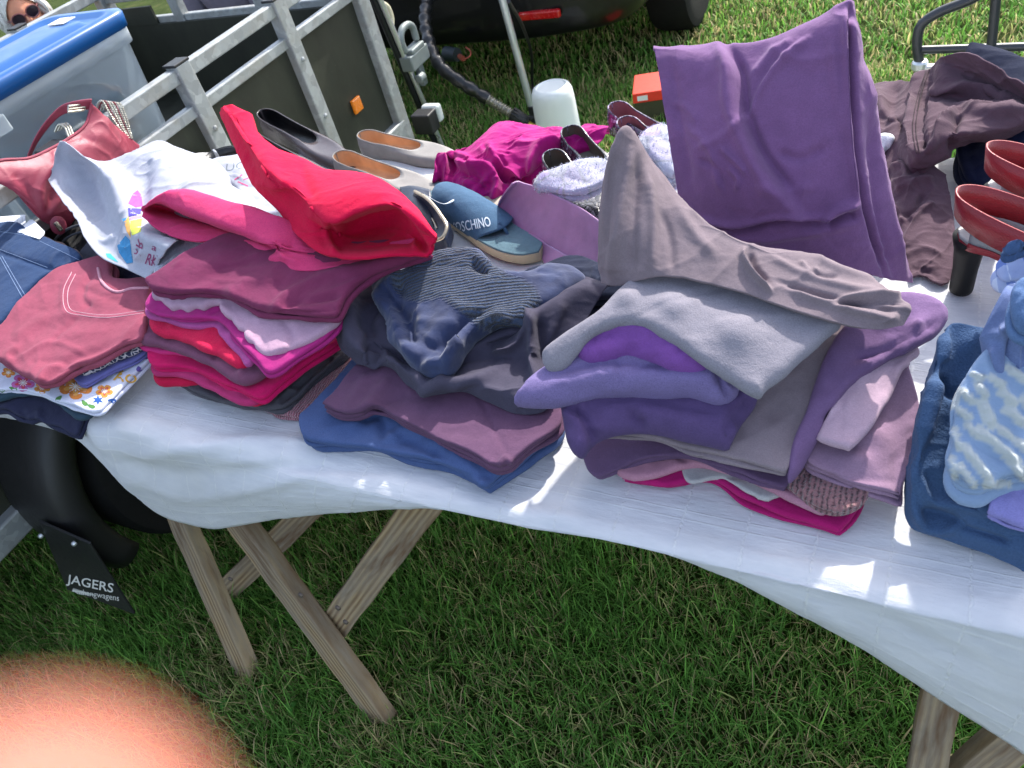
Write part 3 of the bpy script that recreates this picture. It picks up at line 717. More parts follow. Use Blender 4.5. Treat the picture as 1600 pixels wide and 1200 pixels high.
for k in range(12):
    v = (a_*math.cos(k*.5236)+b_*math.sin(k*.5236))*.027; b.beam(e1+v, e2+v*.8, .006, .006)
b.build('grip_nut', BLACKPL, h, smooth=False)
b = MB(); b.tube([e2, e2+d_*.035], .012, 10); b.build('brass_tip', plain('brass', '#c9a750', .35, .7), h, smooth=True)
b = MB(); c0 = PZ(709, 86, .35); b.tube([c0+W(-.05, .02, 0), c0+W(.02, 0, .0)], [.035, .03], 14); pk = b.build('plug', plain('plug_body', '#1f2a30', .5), smooth=True); tag(pk, 'dark cable plug with copper contacts hanging under the car', 'plug')
b = MB(); b.tube([PZ(718, 88, .35), PZ(724, 92, .35)], .012, 8); b.tube([PZ(722, 94, .35), PZ(734, 88, .36), PZ(735, 80, .37), PZ(728, 74, .38)], .004, 6, smooth=16); b.build('contact', plain('copper', '#a0503c', .4, .5), pk, smooth=True)
cb_ = PZ(880, 238, 0)
def hdpe():
    s = NT('white_hdpe'); s.done(lin('#d9ddda'), .42, s.bump(s.noise(s.coord(), 40, 3), .0015, .4), Subsurface_Weight=.3, Subsurface_Scale=.03); s.b.inputs['Subsurface Radius'].default_value = (1, 1, 1); return s.m
cn = thing('canister', 'white plastic canister standing on the grass behind the magenta garment', 'canister', cb_)
b = MB(); b.lathe([(.094, 0), (.098, .012), (.0965, .06), (.090, .25), (.087, .278), (.078, .298), (.064, .305), (.06, .300), (.02, .298)], cb_, (0, 0, 1), 48); b.build('body', hdpe(), cn, smooth=True)
b = MB(); b.lathe([(.0955, .0), (.0985, .006), (.0955, .012)], cb_+W(0, 0, .05), (0, 0, 1), 48); b.build('moulded_rib', hdpe(), cn, smooth=True)
rb = PZ(1022, 186, 0); sh = thing('shoe_box', 'red cardboard shoe box on the grass behind the purple trousers', 'box', rb)
b = MB(); b.box(rb+W(.05, .1, .045), (.30, .19, .09), .25); bo = b.build('carton', plain('dark_carton', '#3a3a22', .8), sh, bevel=.003)
b = MB(); b.box(rb+W(.05, .1, .112), (.31, .2, .044), .25); lid = b.build('lid', plain('red_carton', '#d8321c', .6), sh, bevel=.003)
c = rb+W(.05, .1, .112); ux = W(math.cos(.25), math.sin(.25), 0); uy = W(-math.sin(.25), math.cos(.25), 0)
lf = c-ux*.155-uy*.1-W(0, 0, .012)
b = MB(); b.prism([lf+ux*.02-uy*.001, lf+ux*.065-uy*.001, lf+ux*.065-uy*.001+W(0, 0, .022), lf+ux*.02-uy*.001+W(0, 0, .022)], -uy*.001); b.build('white_mark', WHITEPR, lid)
# folding chair behind the table
FRM = plain('charcoal_tube', '#33363a', .38, .2, bump=.0003, bscale=500)
fc = thing('folding_chair', 'charcoal tubular metal folding chair standing on the grass behind the table', 'chair', (.25, 2.25, 0))
YC = 2.25; P_ = lambda a, c_: PY(a, c_, YC)
pL = P_(1437, 102); pR = pL+W(.50, 0, 0); zt = P_(1520, 4)[2]
b = MB(); b.tube([pL, P_(1433, 62), P_(1440, 38), P_(1466, 20), P_(1513, 1), P_(1513, 1)+W(.1, .0, .055), pR+W(-.12, .0, .24), pR+W(0, 0, .15), pR+W(.0, .0, .0)], .0125, 12, smooth=60); b.build('back_frame', FRM, fc, smooth=True)
b = MB(); b.tube([P_(1440, 78), P_(1440, 78)*W(1, 1, 0)+W(.46, 0, P_(1600, 76)[2])], .0105, 12); b.tube([P_(1549, 72), P_(1557, -10)], .0115, 12); b.build('back_slats', FRM, fc, smooth=True)
b = MB(); b.lathe([(.017, -.012), (.02, -.006), (.02, .008), (.016, .014)], pL, (0, 0, 1), 16); b.box(pL+W(.02, -.005, -.008), (.035, .02, .02)); b.build('hinge', CHROME, fc, smooth=False, bevel=.003)
for x0 in (pL[0], pR[0]):
    b = MB(); b.tube([W(x0, YC, pL[2]-.01), W(x0, YC-.08, .0)], .0115, 12); b.build('leg', FRM, fc, smooth=True)
    b = MB(); b.tube([W(x0+.02, YC+.02, pL[2]-.06), W(x0+.02, YC+.38, 0)], .0115, 12); b.build('leg', FRM, fc, smooth=True)
b = MB(); b.box((pL[0]+.25, YC+.2, .42), (.44, .40, .02)); b.build('seat', FRM, fc, bevel=.008)

# ------------------------------------------------------------------ people sitting beyond the trailer
SKIN = None
def skin_mat(name, hx, sw=.25, ss=.02):
    s = NT(name); v = s.coord(); c = lin(hx); col = s.ramp(s.noise(v, 25, 4, .6), [(.3, tuple(x*.85 for x in c)), (.7, tuple(min(1, x*1.12) for x in c))])
    s.done(col, .5, s.bump(s.noise(v, 220, 3), .0008, .4), Subsurface_Weight=sw, Subsurface_Scale=ss, Specular_IOR_Level=.15); s.b.inputs['Subsurface Radius'].default_value = (1, .35, .2); return s.m
def skinned(joints, edges, root=0, sub=2):
    me = bpy.data.meshes.new('limbs'); me.from_pydata([j[0] for j in joints], edges, []); ob = bpy.data.objects.new('limbs', me); COL.objects.link(ob)
    md = ob.modifiers.new('skin', 'SKIN'); md.use_smooth_shade = True; me.skin_vertices or me.attributes
    for v, j in zip(me.skin_vertices[0].data, joints):
        v.radius = (j[1], j[2] if len(j) > 2 else j[1]); v.use_root = False
    me.skin_vertices[0].data[root].use_root = True
    sb = ob.modifiers.new('sub', 'SUBSURF'); sb.levels = sub; sb.render_levels = sub
    dg = bpy.context.evaluated_depsgraph_get(); dg.update(); m2 = bpy.data.meshes.new_from_object(ob.evaluated_get(dg))
    V = [tuple(v.co) for v in m2.vertices]; Fc = [tuple(p.vertices) for p in m2.polygons]; bpy.data.objects.remove(ob); bpy.data.meshes.remove(me); bpy.data.meshes.remove(m2)
    return np.array(V), Fc
def head_geo(c, yaw, pitch, h=.23, roll=0):
    nu, nv = 40, 48; V = []
    for i in range(nu):
        th = math.pi*i/(nu-1)
        for j in range(nv):
            ph = 2*math.pi*j/nv; x = math.sin(th)*math.sin(ph); y = -math.sin(th)*math.cos(ph); z = math.cos(th)
            X = x*.074*(1-.18*max(0, -z)**1.2); Y = y*.095; Z = z*.115
            f = max(0, -y)
            if z < 0 and y > 0: Y *= 1-.35*(-z)
            g = lambda x0, z0, sx, sz: math.exp(-((X-x0)/sx)**2-((Z-z0)/sz)**2)*(f > 0)
            Y -= f*(.026*g(0, -.018, .011, .02)+.012*g(0, .008, .008, .02)+.008*g(0, -.062, .02, .010)+.012*g(0, -.094, .02, .014)+.006*g(0, .03, .045, .01)+.006*g(.04, -.02, .02, .02)+.006*g(-.04, -.02, .02, .02))
            Y += f*(.012*g(.03, .01, .016, .012)+.012*g(-.03, .01, .016, .012)+.003*g(0, -.070, .022, .003))
            if abs(y) < .35 and -.45 < z < .25: X *= 1+.10*math.exp(-((y-.05)/.12)**2-((z+.1)/.22)**2)
            V.append((X, Y, Z))
    V = np.array(V)*(h/.23); Fc = [(i*nv+j, i*nv+(j+1) % nv, (i+1)*nv+(j+1) % nv, (i+1)*nv+j) for i in range(nu-1) for j in range(nv)]
    M = np.array(Matrix.Rotation(yaw, 3, 'Z') @ Matrix.Rotation(pitch, 3, 'X') @ Matrix.Rotation(roll, 3, 'Y')); return V@M.T+np.array(c), Fc, M
def seated(label, base, yaw, headc, hyaw, hpitch, skin, top, legs, hairhx, sleeves=True, glasses=False, shirt=None, loc=None, hair_len=.12, hroll=0):
    t = thing('person', label, 'person', loc or base)
    Mz = np.array(Matrix.Rotation(yaw, 3, 'Z')); B = np.array(base, float)
    L = lambda x, y, z: tuple(B+Mz@np.array([x, y, z]))
    neck = np.array(headc)+W(0, .015, -.13)
    J = [(L(0, 0, .43), .13, .15), (L(0, .02, .62), .13, .11), (tuple((np.array(L(0, .02, .62))*.35+neck*.65)+W(0, 0, -.09)), .15, .12), (tuple(neck+W(0, 0, -.02)), .055), (tuple(neck+W(0, 0, .06)), .052)]
    sh = np.array(J[2][0])+W(0, 0, .06)
    E = [(0, 1), (1, 2), (2, 3), (3, 4)]
    arms = []; lg = []
    for s_ in (-1, 1):
        a = len(J); J += [(tuple(sh+Mz@np.array([s_*.17, 0, 0])), .062), (tuple(sh+Mz@np.array([s_*.23, -.08, -.27])), .047), (tuple(sh+Mz@np.array([s_*.12, -.30, -.34])), .036), (tuple(sh+Mz@np.array([s_*.07, -.37, -.36])), .032), (tuple(sh+Mz@np.array([s_*.04, -.44, -.37])), .018)]
        E += [(2, a), (a, a+1), (a+1, a+2), (a+2, a+3), (a+3, a+4)]; arms.append(a)
        a = len(J); J += [(L(s_*.10, -.05, .42), .09), (L(s_*.13, -.43, .44), .065), (L(s_*.12, -.46, .08), .042), (L(s_*.12, -.60, .04), .035)]
        E += [(0, a), (a, a+1), (a+1, a+2), (a+2, a+3)]; lg.append(a)
    V, Fc = skinned(J, E); hV, hF, HM = head_geo(headc, hyaw, hpitch, .23, hroll)
    k = len(V); mesh_obj('body', np.vstack([V, hV]), Fc+[tuple(i+k for i in f) for f in hF], skin, t)
    def wear(name, idx, grow, mat):
        mp = {i: n for n, i in enumerate(idx)}; Jw = [(J[i][0], J[i][1]+grow, (J[i][2] if len(J[i]) > 2 else J[i][1])+grow) for i in idx]
        Ew = [(mp[a], mp[b_]) for a, b_ in E if a in mp and b_ in mp]; V, Fc = skinned(Jw, Ew); V = V+np.stack([perlin(V/.06)*.006, perlin(V/.06+9)*.006, perlin(V/.06+5)*.004], -1); return mesh_obj(name, V, Fc, mat, t)
    wear('trousers', [0]+[lg[0], lg[0]+1, lg[0]+2, lg[1], lg[1]+1, lg[1]+2], .018, legs)
    wear('top', [0, 1, 2]+[arms[0], arms[0]+1]+[arms[1], arms[1]+1]+([arms[0]+2, arms[1]+2] if sleeves else []), .02, top)
    c = lin(hairhx); s = NT('hair'); nz = s.noise(s.mapping(s.coord(), (60, 60, 6)), 3, 4, .7); s.done(s.ramp(nz, [(.3, tuple(x*.6 for x in c)), (.7, c)]), .5, s.bump(nz, .006, 1)); hm = s.m
    # hair: a cap of the skull plus falling locks
    nu, nv = 26, 40; HV = []
    for i in range(nu):
        th = math.radians(4+i*118/(nu-1))
        for j in range(nv):
            ph = 2*math.pi*j/nv; y = -math.sin(th)*math.cos(ph); front = max(0, math.cos(ph)); tt = min(th, math.radians(122-front*72))
            x = math.sin(tt)*math.sin(ph); y = -math.sin(tt)*math.cos(ph); z = math.cos(tt); r = 1.10+.06*perlin(np.array([[x*3, y*3, z*3]]))[0]
            HV.append((x*.076*r, y*.098*r+.002, z*.117*r))
    HV = np.array(HV)@HM.T+np.array(headc); mesh_obj('hair', HV, [(i*nv+j, i*nv+(j+1) % nv, (i+1)*nv+(j+1) % nv, (i+1)*nv+j) for i in range(nu-1) for j in range(nv)], hm, t)
    lk = MB()
    for k in range(46):
        ph = RNG.uniform(.28*math.pi, 1.72*math.pi); p = np.array([.078*math.sin(ph), -.1*math.cos(ph)*.95, RNG.uniform(-.01, .05)])
        q = p*np.array([1.12, 1.1, 1])+np.array([RNG.normal(0, .01), RNG.normal(0, .01), -hair_len*RNG.uniform(.6, 1.1)])
        P3 = [np.array(headc)+HM@p, np.array(headc)+HM@((p+q)/2+np.array([p[0]*.15, p[1]*.15, 0])), np.array(headc)+HM@q]; lk.tube(P3, [.012, .012, .003], 6, smooth=7)
    lk.build('hair_locks', hm, t, smooth=True)
    if glasses:
        g = MB(); fr = MB()
        for s_ in (-1, 1):
            ring = [np.array(headc)+HM@np.array([s_*.033+.027*math.cos(a), -.107+.012*abs(math.cos(a))*(1 if s_*math.cos(a) > 0 else 0), .010+.022*math.sin(a)]) for a in np.linspace(0, 6.283, 20)[:-1]]
            g.add(ring, [tuple(range(19))]); fr.tube(ring, .0028, 6, closed=True)
            fr.tube([np.array(headc)+HM@np.array([s_*.058, -.098, .015]), np.array(headc)+HM@np.array([s_*.078, -.03, .012]), np.array(headc)+HM@np.array([s_*.076, .02, .0])], .003, 6)
        fr.tube([np.array(headc)+HM@np.array([-.008, -.112, .014]), np.array(headc)+HM@np.array([.008, -.112, .014])], .003, 6)
        f_ = fr.build('sunglasses', plain('amber_frame', '#7a4a4a', .25, var=.3, scale=90), t, smooth=True); gl = g.build('lenses', plain('dark_lens', '#2a1f28', .08), f_); solid(gl, .002, 0)
    return t
SK1 = skin_mat('tanned_skin', '#d08f72'); SK2 = skin_mat('fair_skin', '#cf9a80')
hc = W(-3.47, 2.262, .985)
pw = seated('white haired woman in sunglasses and navy top sitting beyond the trailer', (-3.52, 2.42, 0), R_(75), hc, R_(62), R_(4), SK1, fabric('navy_top', '#23253a'), fabric('white_trousers', '#c9c9cc'), '#e8e4dc', sleeves=False, glasses=True, hair_len=.10, hroll=R_(-10))
CH = plain('camp_chair_canvas', '#2b3a2b', .9, bump=.001)
def camp_chair(label, base, yaw):
    t = thing('camping_chair', label, 'chair', base); Mz = np.array(Matrix.Rotation(yaw, 3, 'Z')); L = lambda x, y, z: np.array(base)+Mz@np.array([x, y, z])
    b = MB(); b.prism([L(-.24, -.25, .30), L(.24, -.25, .30), L(.24, .2, .27), L(-.24, .2, .27)], (0, 0, .012)); b.build('seat', CH, t)
    b = MB(); b.prism([L(-.24, .2, .29), L(.24, .2, .29), L(.24, .34, .72), L(-.24, .34, .72)], Mz@np.array([0, .012, 0])); b.build('backrest', CH, t)
    for x in (-.25, .25):
        for q in ((-.25, .30, .25, 0), (.22, .29, -.25, 0)): b = MB(); b.tube([L(x, q[0], q[1]), L(x, q[2], q[3])], .01, 8); b.build('leg', FRM, t, smooth=True)
    return t
camp_chair('green camping chair under the woman in sunglasses', (-3.52, 2.42, 0), R_(75))
hc2 = W(-3.0, 2.93, 1.19)
seated('person in a grey jacket over a beige shirt sitting in front of the trailer', (-2.98, 3.0, .02), R_(4), hc2, R_(10), 0, SK2, fabric('grey_jacket', '#6d6a78'), fabric('beige_trousers', '#a89f88'), '#5a5048', hair_len=.02)
camp_chair('green camping chair under the person in the grey jacket', (-2.98, 3.0, 0), R_(4))

# ------------------------------------------------------------------ wooden folding table
def wood():
    s = NT('weathered_pine'); v = s.coord(); 
    g = s.n('ShaderNodeTexWave', wave_type='BANDS', bands_direction='X', i_Scale=26.0, i_Distortion=5.0, i_Detail=4.0, i_Detail_Scale=1.4); s.l(s.mapping(v, (1, .6, .10)), g.inputs['Vector'])
    c = s.ramp(g.outputs['Fac'], [(.0, lin('#7b6146')), (.45, lin('#9a805e')), (1, lin('#b39c78'))])
    grey = s.noise(s.mapping(v, (14, 14, 2.2)), 1.6, 5, .65); c = s.mix(s.ramp(grey, [(.4, (0, 0, 0)), (.65, (1, 1, 1))]), c, lin('#94897a'))
    dk = s.noise(s.mapping(v, (26, 26, 3.5)), 1.1, 4, .6); c = s.mix(s.ramp(dk, [(.54, (0, 0, 0)), (.66, (.9, .9, .9))]), c, lin('#684a32')); db = s.noise(s.mapping(v, (9, 9, 5)), 1.3, 5, .7); c = s.mix(s.ramp(db, [(.55, (0, 0, 0)), (.8, (.7, .7, .7))]), c, lin('#5d5346'))
    f = s.noise(s.mapping(v, (300, 300, 8)), 2, 3, .7); c = s.mix(s.math('MULTIPLY', f, .5), c, lin('#6f6150'))
    return s.done(c, .82, s.bump(f, .0012, .8, s.bump(g.outputs['Fac'], .0015, .5)), Specular_IOR_Level=.2)
WOOD = wood()
def plank(name, p, q, wd, th, mat, parent, wdir):
    p, q = np.array(p, float), np.array(q, float); z = q-p; Ln = np.linalg.norm(z); z /= Ln; x = np.array(wdir, float); x -= z*(x@z); x /= np.linalg.norm(x); y = np.cross(z, x)
    me = bpy.data.meshes.new(name); bm = bmesh.new(); bmesh.ops.create_cube(bm, size=1); bmesh.ops.scale(bm, vec=(wd, th, Ln), verts=bm.verts)
    bmesh.ops.subdivide_edges(bm, edges=[e for e in bm.edges if abs((e.verts[0].co-e.verts[1].co).z) > .01], cuts=14, use_grid_fill=True)
    for v_ in bm.verts: v_.co.x += .0012*math.sin(v_.co.z*37+wd*99); v_.co.y += .0008*math.sin(v_.co.z*51)
    bm.to_mesh(me); bm.free(); me.materials.append(mat); o = bpy.data.objects.new(name, me); COL.objects.link(o)
    c = (p+q)/2-WL[parent.name]; M = Matrix(((x[0], y[0], z[0], c[0]), (x[1], y[1], z[1], c[1]), (x[2], y[2], z[2], c[2]), (0, 0, 0, 1))); o.parent = parent; o.matrix_local = M
    bv = o.modifiers.new('bevel', 'BEVEL'); bv.width = .004; bv.segments = 2; bv.limit_method = 'ANGLE'; bv.angle_limit = R_(50); return o
tb = thing('folding_table', 'long wooden folding table with splayed plank legs under the white cloth', 'table', (-.7, 1.0, 0))
b = MB(); b.box((-.74, 1.018, .737), (2.12, .925, .030)); b.build('tabletop', WOOD, tb, bevel=.004)
fB = PZ(600, 1122, .0); tB = PY(376, 815, .55); dB = tB-fB; kB = fB+dB*(.725/dB[2])
fA = PZ(388, 1050, .0); tA = PY(283, 808, .56); dA = tA-fA; kA = fA+dA*(.725/dA[2])
plank('leg', fB, kB, .072, .036, WOOD, tb, (1, 0, .4)); plank('leg', fA, kA, .062, .036, WOOD, tb, (1, 0, .2))
mB = PY(522, 958, .49); plank('brace', PY(516, 985, .50), PY(655, 795, .62)+(PY(655, 795, .62)-PY(516, 985, .5))*.35, .066, .034, WOOD, tb, (1, 0, -.7))
plank('brace', PY(352, 925, .56), PY(478, 800, .72)+(PY(478, 800, .72)-PY(352, 925, .56))*.3, .062, .034, WOOD, tb, (1, 0, -.7))
q0 = PY(1470, 1085, .60); q1 = PY(1447, 1200, .55); dd = q0-q1; plank('leg', q1-dd*1.9, q1+dd*3.2, .05, .036, WOOD, tb, (1, 0, 0))
q0 = PY(1610, 1130, .66); q1 = PY(1520, 1205, .60); dd = q0-q1; plank('brace', q1-dd*1.2, q1+dd*3.0, .062, .036, WOOD, tb, (1, 0, -.6))
for pxy, yy in (((528, 950), .468), ((540, 972), .462), ((360, 905), .50), ((470, 930), .468)):
    b = MB(); b.lathe([(.006, -.002), (.006, .001), (.0045, .0028)], PY(*pxy, yy), (0, -1, .1), 12); b.build('bolt', plain('rusty_bolt', '#6e6259', .5, .5), tb, smooth=True)
lgd = W(.02, .86, 0); plank('leg', W(.16, 1.42, 0), W(.14, 1.36, .72), .06, .036, WOOD, tb, (1, 0, 0)); plank('leg', W(-1.1, 1.45, 0), W(-1.35, 1.38, .72), .06, .036, WOOD, tb, (1, 0, 0))

# ------------------------------------------------------------------ tablecloth
def cloth_mat():
    s = NT('white_woven_cotton'); uvn = s.n('ShaderNodeUVMap'); uv = uvn.outputs[0]; v = s.coord()
    sep = s.n('ShaderNodeSeparateXYZ'); wv = s.n('ShaderNodeVectorMath', operation='ADD'); nz = s.n('ShaderNodeTexNoise', i_Scale=9.0); s.l(v, nz.inputs['Vector']); sc_ = s.n('ShaderNodeVectorMath', operation='SCALE', i_3=.006); s.l(nz.outputs['Color'], sc_.inputs[0]); s.l(uv, wv.inputs[0]); s.l(sc_.outputs[0], wv.inputs[1]); s.l(wv.outputs[0], sep.inputs[0])
    def lines(sock, period, wid):
        f = s.math('FRACT', s.math('DIVIDE', sock, period)); d = s.math('ABSOLUTE', s.math('SUBTRACT', f, .5)); k = s.n('ShaderNodeMapRange', i_1=0.0, i_2=wid/period, i_3=1.0, i_4=0.0); k.clamp = True; s.l(d, k.inputs[0]); return k.outputs[0]
    dash = s.ramp(s.noise(uv, 150, 2, .5), [(.42, (0, 0, 0)), (.55, (1, 1, 1))])
    lx = s.math('MULTIPLY', lines(sep.outputs[1], .082, .0028), dash); ly = s.math('MAXIMUM', lines(sep.outputs[0], .082, .0018), s.math('MULTIPLY', lines(s.math('ADD', sep.outputs[0], .014), .082, .0016), .8))
    ridge = s.math('MAXIMUM', lx, s.math('MULTIPLY', ly, .55))
    weave = s.noise(s.mapping(uv, (1.0, 7.0, 1)), 260, 3, .6); slub = s.noise(s.mapping(uv, (60, 14, 1)), 1.0, 4, .6)
    col = s.ramp(slub, [(.3, lin('#e2e3e8')), (.7, lin('#efeff2'))]); col = s.mix(s.math('MULTIPLY', ridge, .85), col, lin('#fbfbfb'))
    st_ = s.ramp(s.noise(v, 3.1, 5, .6), [(.58, (0, 0, 0)), (.8, (1, 1, 1))]); col = s.mix(s.math('MULTIPLY', st_, .18), col, lin('#cfcab8'))
    nrm = s.bump(slub, .006, .6); nrm = s.bump(weave, .0012, .7, nrm); nrm = s.bump(ridge, .0014, .8, nrm)
    s.done(col, .95, nrm, Sheen_Weight=.15, Specular_IOR_Level=.15)
    tr_ = s.n('ShaderNodeBsdfTranslucent'); s.l(col, tr_.inputs[0]); mx = s.n('ShaderNodeMixShader', i_0=.30); s.l(s.b.outputs[0], mx.inputs[1]); s.l(tr_.outputs[0], mx.inputs[2]); s.l(mx.outputs[0], s.o.inputs[0])
    return s.m
hem = [(-40, 652, .725), (0, 652, .73), (55, 664, .722), (95, 676, .72), (130, 693, .70), (165, 722, .655), (200, 760, .59), (235, 795, .52), (258, 808, .503), (330, 826, .492), (372, 822, .515), (430, 812, .57), (500, 804, .635), (560, 800, .68), (640, 795, .728), (750, 796, .748), (860, 812, .748), (1000, 846, .732), (1120, 892, .695), (1240, 956, .648), (1350, 1014, .605), (1450, 1082, .555), (1600, 1178, .48), (1700, 1250, .43)]
NC = 130
Hm = resample(hem, 400); xs = np.linspace(Hm[0, 0], Hm[-1, 0], NC); o_ = np.argsort(Hm[:, 0]); Hz = np.interp(xs, Hm[o_, 0], Hm[o_, 2]); Hy = np.interp(xs, Hm[o_, 0], Hm[o_, 1])
xs[0] -= .2; xs[-1] += .10
FY = .515; TZ = .7605
rows_ = []
for yv, dz in ((1.545, .42), (1.53, .25), (1.515, .08), (1.49, 0), (1.3, 0), (1.1, 0), (.9, 0), (.7, 0), (.60, 0), (.56, 0)): rows_.append([W(x, yv+.02*math.sin(x*9)*(dz > .1), TZ+.004*math.sin(x*5+yv*3)*(yv > .6)*(dz == 0)-dz) for x in xs])  # first rows: unseen back drop, lengthened to block sun from the grass underneath
droop = np.clip((TZ-Hz)/.1, 0, 1)
rows_.append([W(x, FY+.02, TZ+.001) for x in xs]); rows_.append([W(x, FY+.004-.004*d, TZ-.005-.004*d) for x, d in zip(xs, droop)])
for f_ in (.06, .2, .4, .6, .8, .93, 1.0): rows_.append([W(x, (FY-.004)*(1-f_)+hy*f_-.012*math.sin(math.pi*f_)*d+.022*min(1, f_/.06)*(1-f_)**1.2*min(1, max(0, (x+.40)/.25))+.008*math.sin(x*16+1)*f_*d*(1-f_), (TZ-.01)*(1-f_)+hz*f_) for x, hy, hz, d in zip(xs, Hy, Hz, droop)])
tc = sheet('tablecloth', rows_, cloth_mat(), thick=.0018, nu=190, nv=420, uv=True, wr=((.0016, .09, 0, 3), (.0010, .035, .3, 2)),
  creases=[([(130, 668), (200, 706), (300, 700), (420, 690), (520, 700)], .010, 12), ([(165, 690), (230, 735), (330, 742), (470, 728), (600, 735)], -.008, 12), ([(190, 725), (270, 775), (360, 770), (480, 745)], .006, 10), ([(140, 640), (160, 690), (220, 770)], .008, 14),
           ([(1130, 885), (1300, 935), (1450, 1000), (1600, 1075)], -.004, 16), ([(1250, 940), (1420, 1040), (1600, 1150)], .004, 12), ([(640, 772), (800, 800), (900, 810)], .003, 10)])
tag(tc, 'white woven cotton tablecloth hanging unevenly over the front of the wooden table', 'tablecloth')
# ================================================================== clothes: the lilac pile
G_L = 'garments folded in the lilac pile'
def fold(name, label, cat, outline, hx, kind='jersey', group=None, **kw):
    mat = hx if not isinstance(hx, str) else fabric(label[:40], hx, kind)
    o = pillow(name, outline, mat, **kw); tag(o, label, cat, group); return o
fold('folded_jersey', 'magenta folded top lying lowest at the front of the lilac pile', 'top', [(972, 750, .772), (1035, 764, .771), (1110, 752, .772), (1160, 784, .772), (1240, 814, .772), (1312, 832, .772), (1312, 832, .772), (1332, 812, .773), (1356, 772, .774), (1330, 640, .775), (1200, 560, .775), (1000, 620, .775)], '#a0145f', group=G_L, thick=.016, plies=2, wr=((.002, .05),))
fold('folded_jersey', 'pale grey folded top peeping out above the magenta top in the lilac pile', 'top', [(1078, 755, .782), (1130, 748, .783), (1165, 768, .783), (1200, 780, .783), (1300, 640, .784), (1100, 600, .784)], '#a9a6a6', group=G_L, thick=.008)
fold('folded_jersey', 'dusty pink folded top with a crumpled end above the magenta top', 'top', [(966, 741, .786), (988, 749, .785), (1020, 748, .786), (1080, 731, .788), (1155, 746, .789), (1200, 768, .789), (1288, 802, .788), (1300, 792, .789), (1335, 700, .79), (1250, 600, .79), (1000, 620, .79)], '#a8788a', group=G_L, thick=.013, plies=1, wr=((.003, .04),))
def knit_mat(name, hx, hx2, sc=160):
    s = NT(name); v = s.coord(); wv = s.n('ShaderNodeTexWave', wave_type='BANDS', bands_direction='X', i_Scale=sc*.32, i_Distortion=3.0, i_Detail=2.0, i_Detail_Scale=2.5); s.l(v, wv.inputs['Vector'])
    vo = s.n('ShaderNodeTexVoronoi', i_Scale=sc*1.6); s.l(v, vo.inputs['Vector'])
    h_ = s.math('ADD', s.math('MULTIPLY', wv.outputs['Fac'], .7), s.math('MULTIPLY', vo.outputs['Distance'], .6))
    c = s.ramp(h_, [(.25, lin(hx2)), (.6, lin(hx))]); return s.done(c, .95, s.bump(h_, .004, 1), Sheen_Weight=.3)
fold('knitted_jumper', 'brown openwork knitted top at the front right corner of the lilac pile', 'knitwear', [(1222, 750, .803), (1243, 776, .803), (1288, 800, .802), (1320, 803, .802), (1348, 792, .803), (1364, 766, .804), (1350, 700, .806), (1250, 650, .806)], knit_mat('brown_knit', '#8e6468', '#4a2f35'), group=G_L, thick=.018, plies=2, wr=((.002, .02),))
fold('folded_cardigan', 'aubergine folded cardigan showing as a thin strip under the long taupe top', 'cardigan', [(910, 706, .80), (920, 738, .792), (934, 751, .788), (965, 741, .79), (1005, 722, .80), (1060, 716, .806), (1120, 730, .808), (1180, 754, .808), (1228, 766, .808), (1228, 766, .808), (1252, 738, .81), (1290, 640, .815), (1340, 560, .82), (1300, 480, .82), (1000, 560, .82)], '#5b4562', group=G_L, thick=.016, plies=2, wr=((.003, .05),), inner=((1250, 640, .815), (1100, 650, .82)))
# right-hand side garments of the pile
fold('folded_trousers', 'mauve pink folded trousers draped over the right side of the lilac pile', 'trousers', [(1408, 786, .80), (1408, 786, .80), (1360, 772, .812), (1300, 748, .822), (1258, 726, .826), (1275, 660, .835), (1320, 600, .85), (1400, 545, .86), (1424, 590, .85), (1435, 690, .815), (1426, 722, .81)], '#8a6f86', group=G_L, thick=.022, plies=3, wr=((.002, .07, 1.2),), inner=((1360, 680, .838), (1340, 720, .832)), creases=[([(1410, 785), (1400, 730), (1432, 690)], -.004, 8)])
fold('folded_jersey', 'deep purple folded top under the mauve pink trousers of the lilac pile', 'top', [(1252, 725, .812), (1268, 742, .812), (1320, 762, .810), (1338, 742, .812), (1320, 640, .82), (1280, 660, .82)], '#5c4272', group=G_L, thick=.012)
fold('folded_jersey', 'pale pink folded top with a squared corner on the mauve pink trousers', 'top', [(1276, 686, .857), (1300, 698, .856), (1328, 708, .854), (1328, 708, .854), (1345, 692, .856), (1380, 640, .864), (1418, 568, .876), (1436, 548, .876), (1420, 532, .882), (1390, 520, .887), (1330, 580, .88)], '#b096a6', group=G_L, thick=.012, plies=1, wr=((.0018, .06, .8),))
fold('folded_cardigan', 'plum purple cardigan with its sleeve folded back on the right of the lilac pile', 'cardigan', [(1232, 757, .826), (1255, 732, .836), (1275, 690, .852), (1300, 640, .868), (1340, 598, .876), (1390, 560, .892), (1440, 536, .90), (1470, 515, .90), (1478, 488, .90), (1460, 470, .905), (1425, 460, .912), (1380, 470, .92), (1330, 500, .91), (1290, 560, .893), (1262, 640, .868), (1236, 705, .848)], '#6e557a', group=G_L, single=True, thick=.026, plies=1, wr=((.003, .06, .7),), creases=[([(1470, 500), (1420, 528), (1380, 548), (1335, 560)], -.009, 7), ([(1400, 552), (1425, 525), (1440, 500)], .006, 8), ([(1290, 640), (1330, 590), (1390, 550)], .004, 9)])
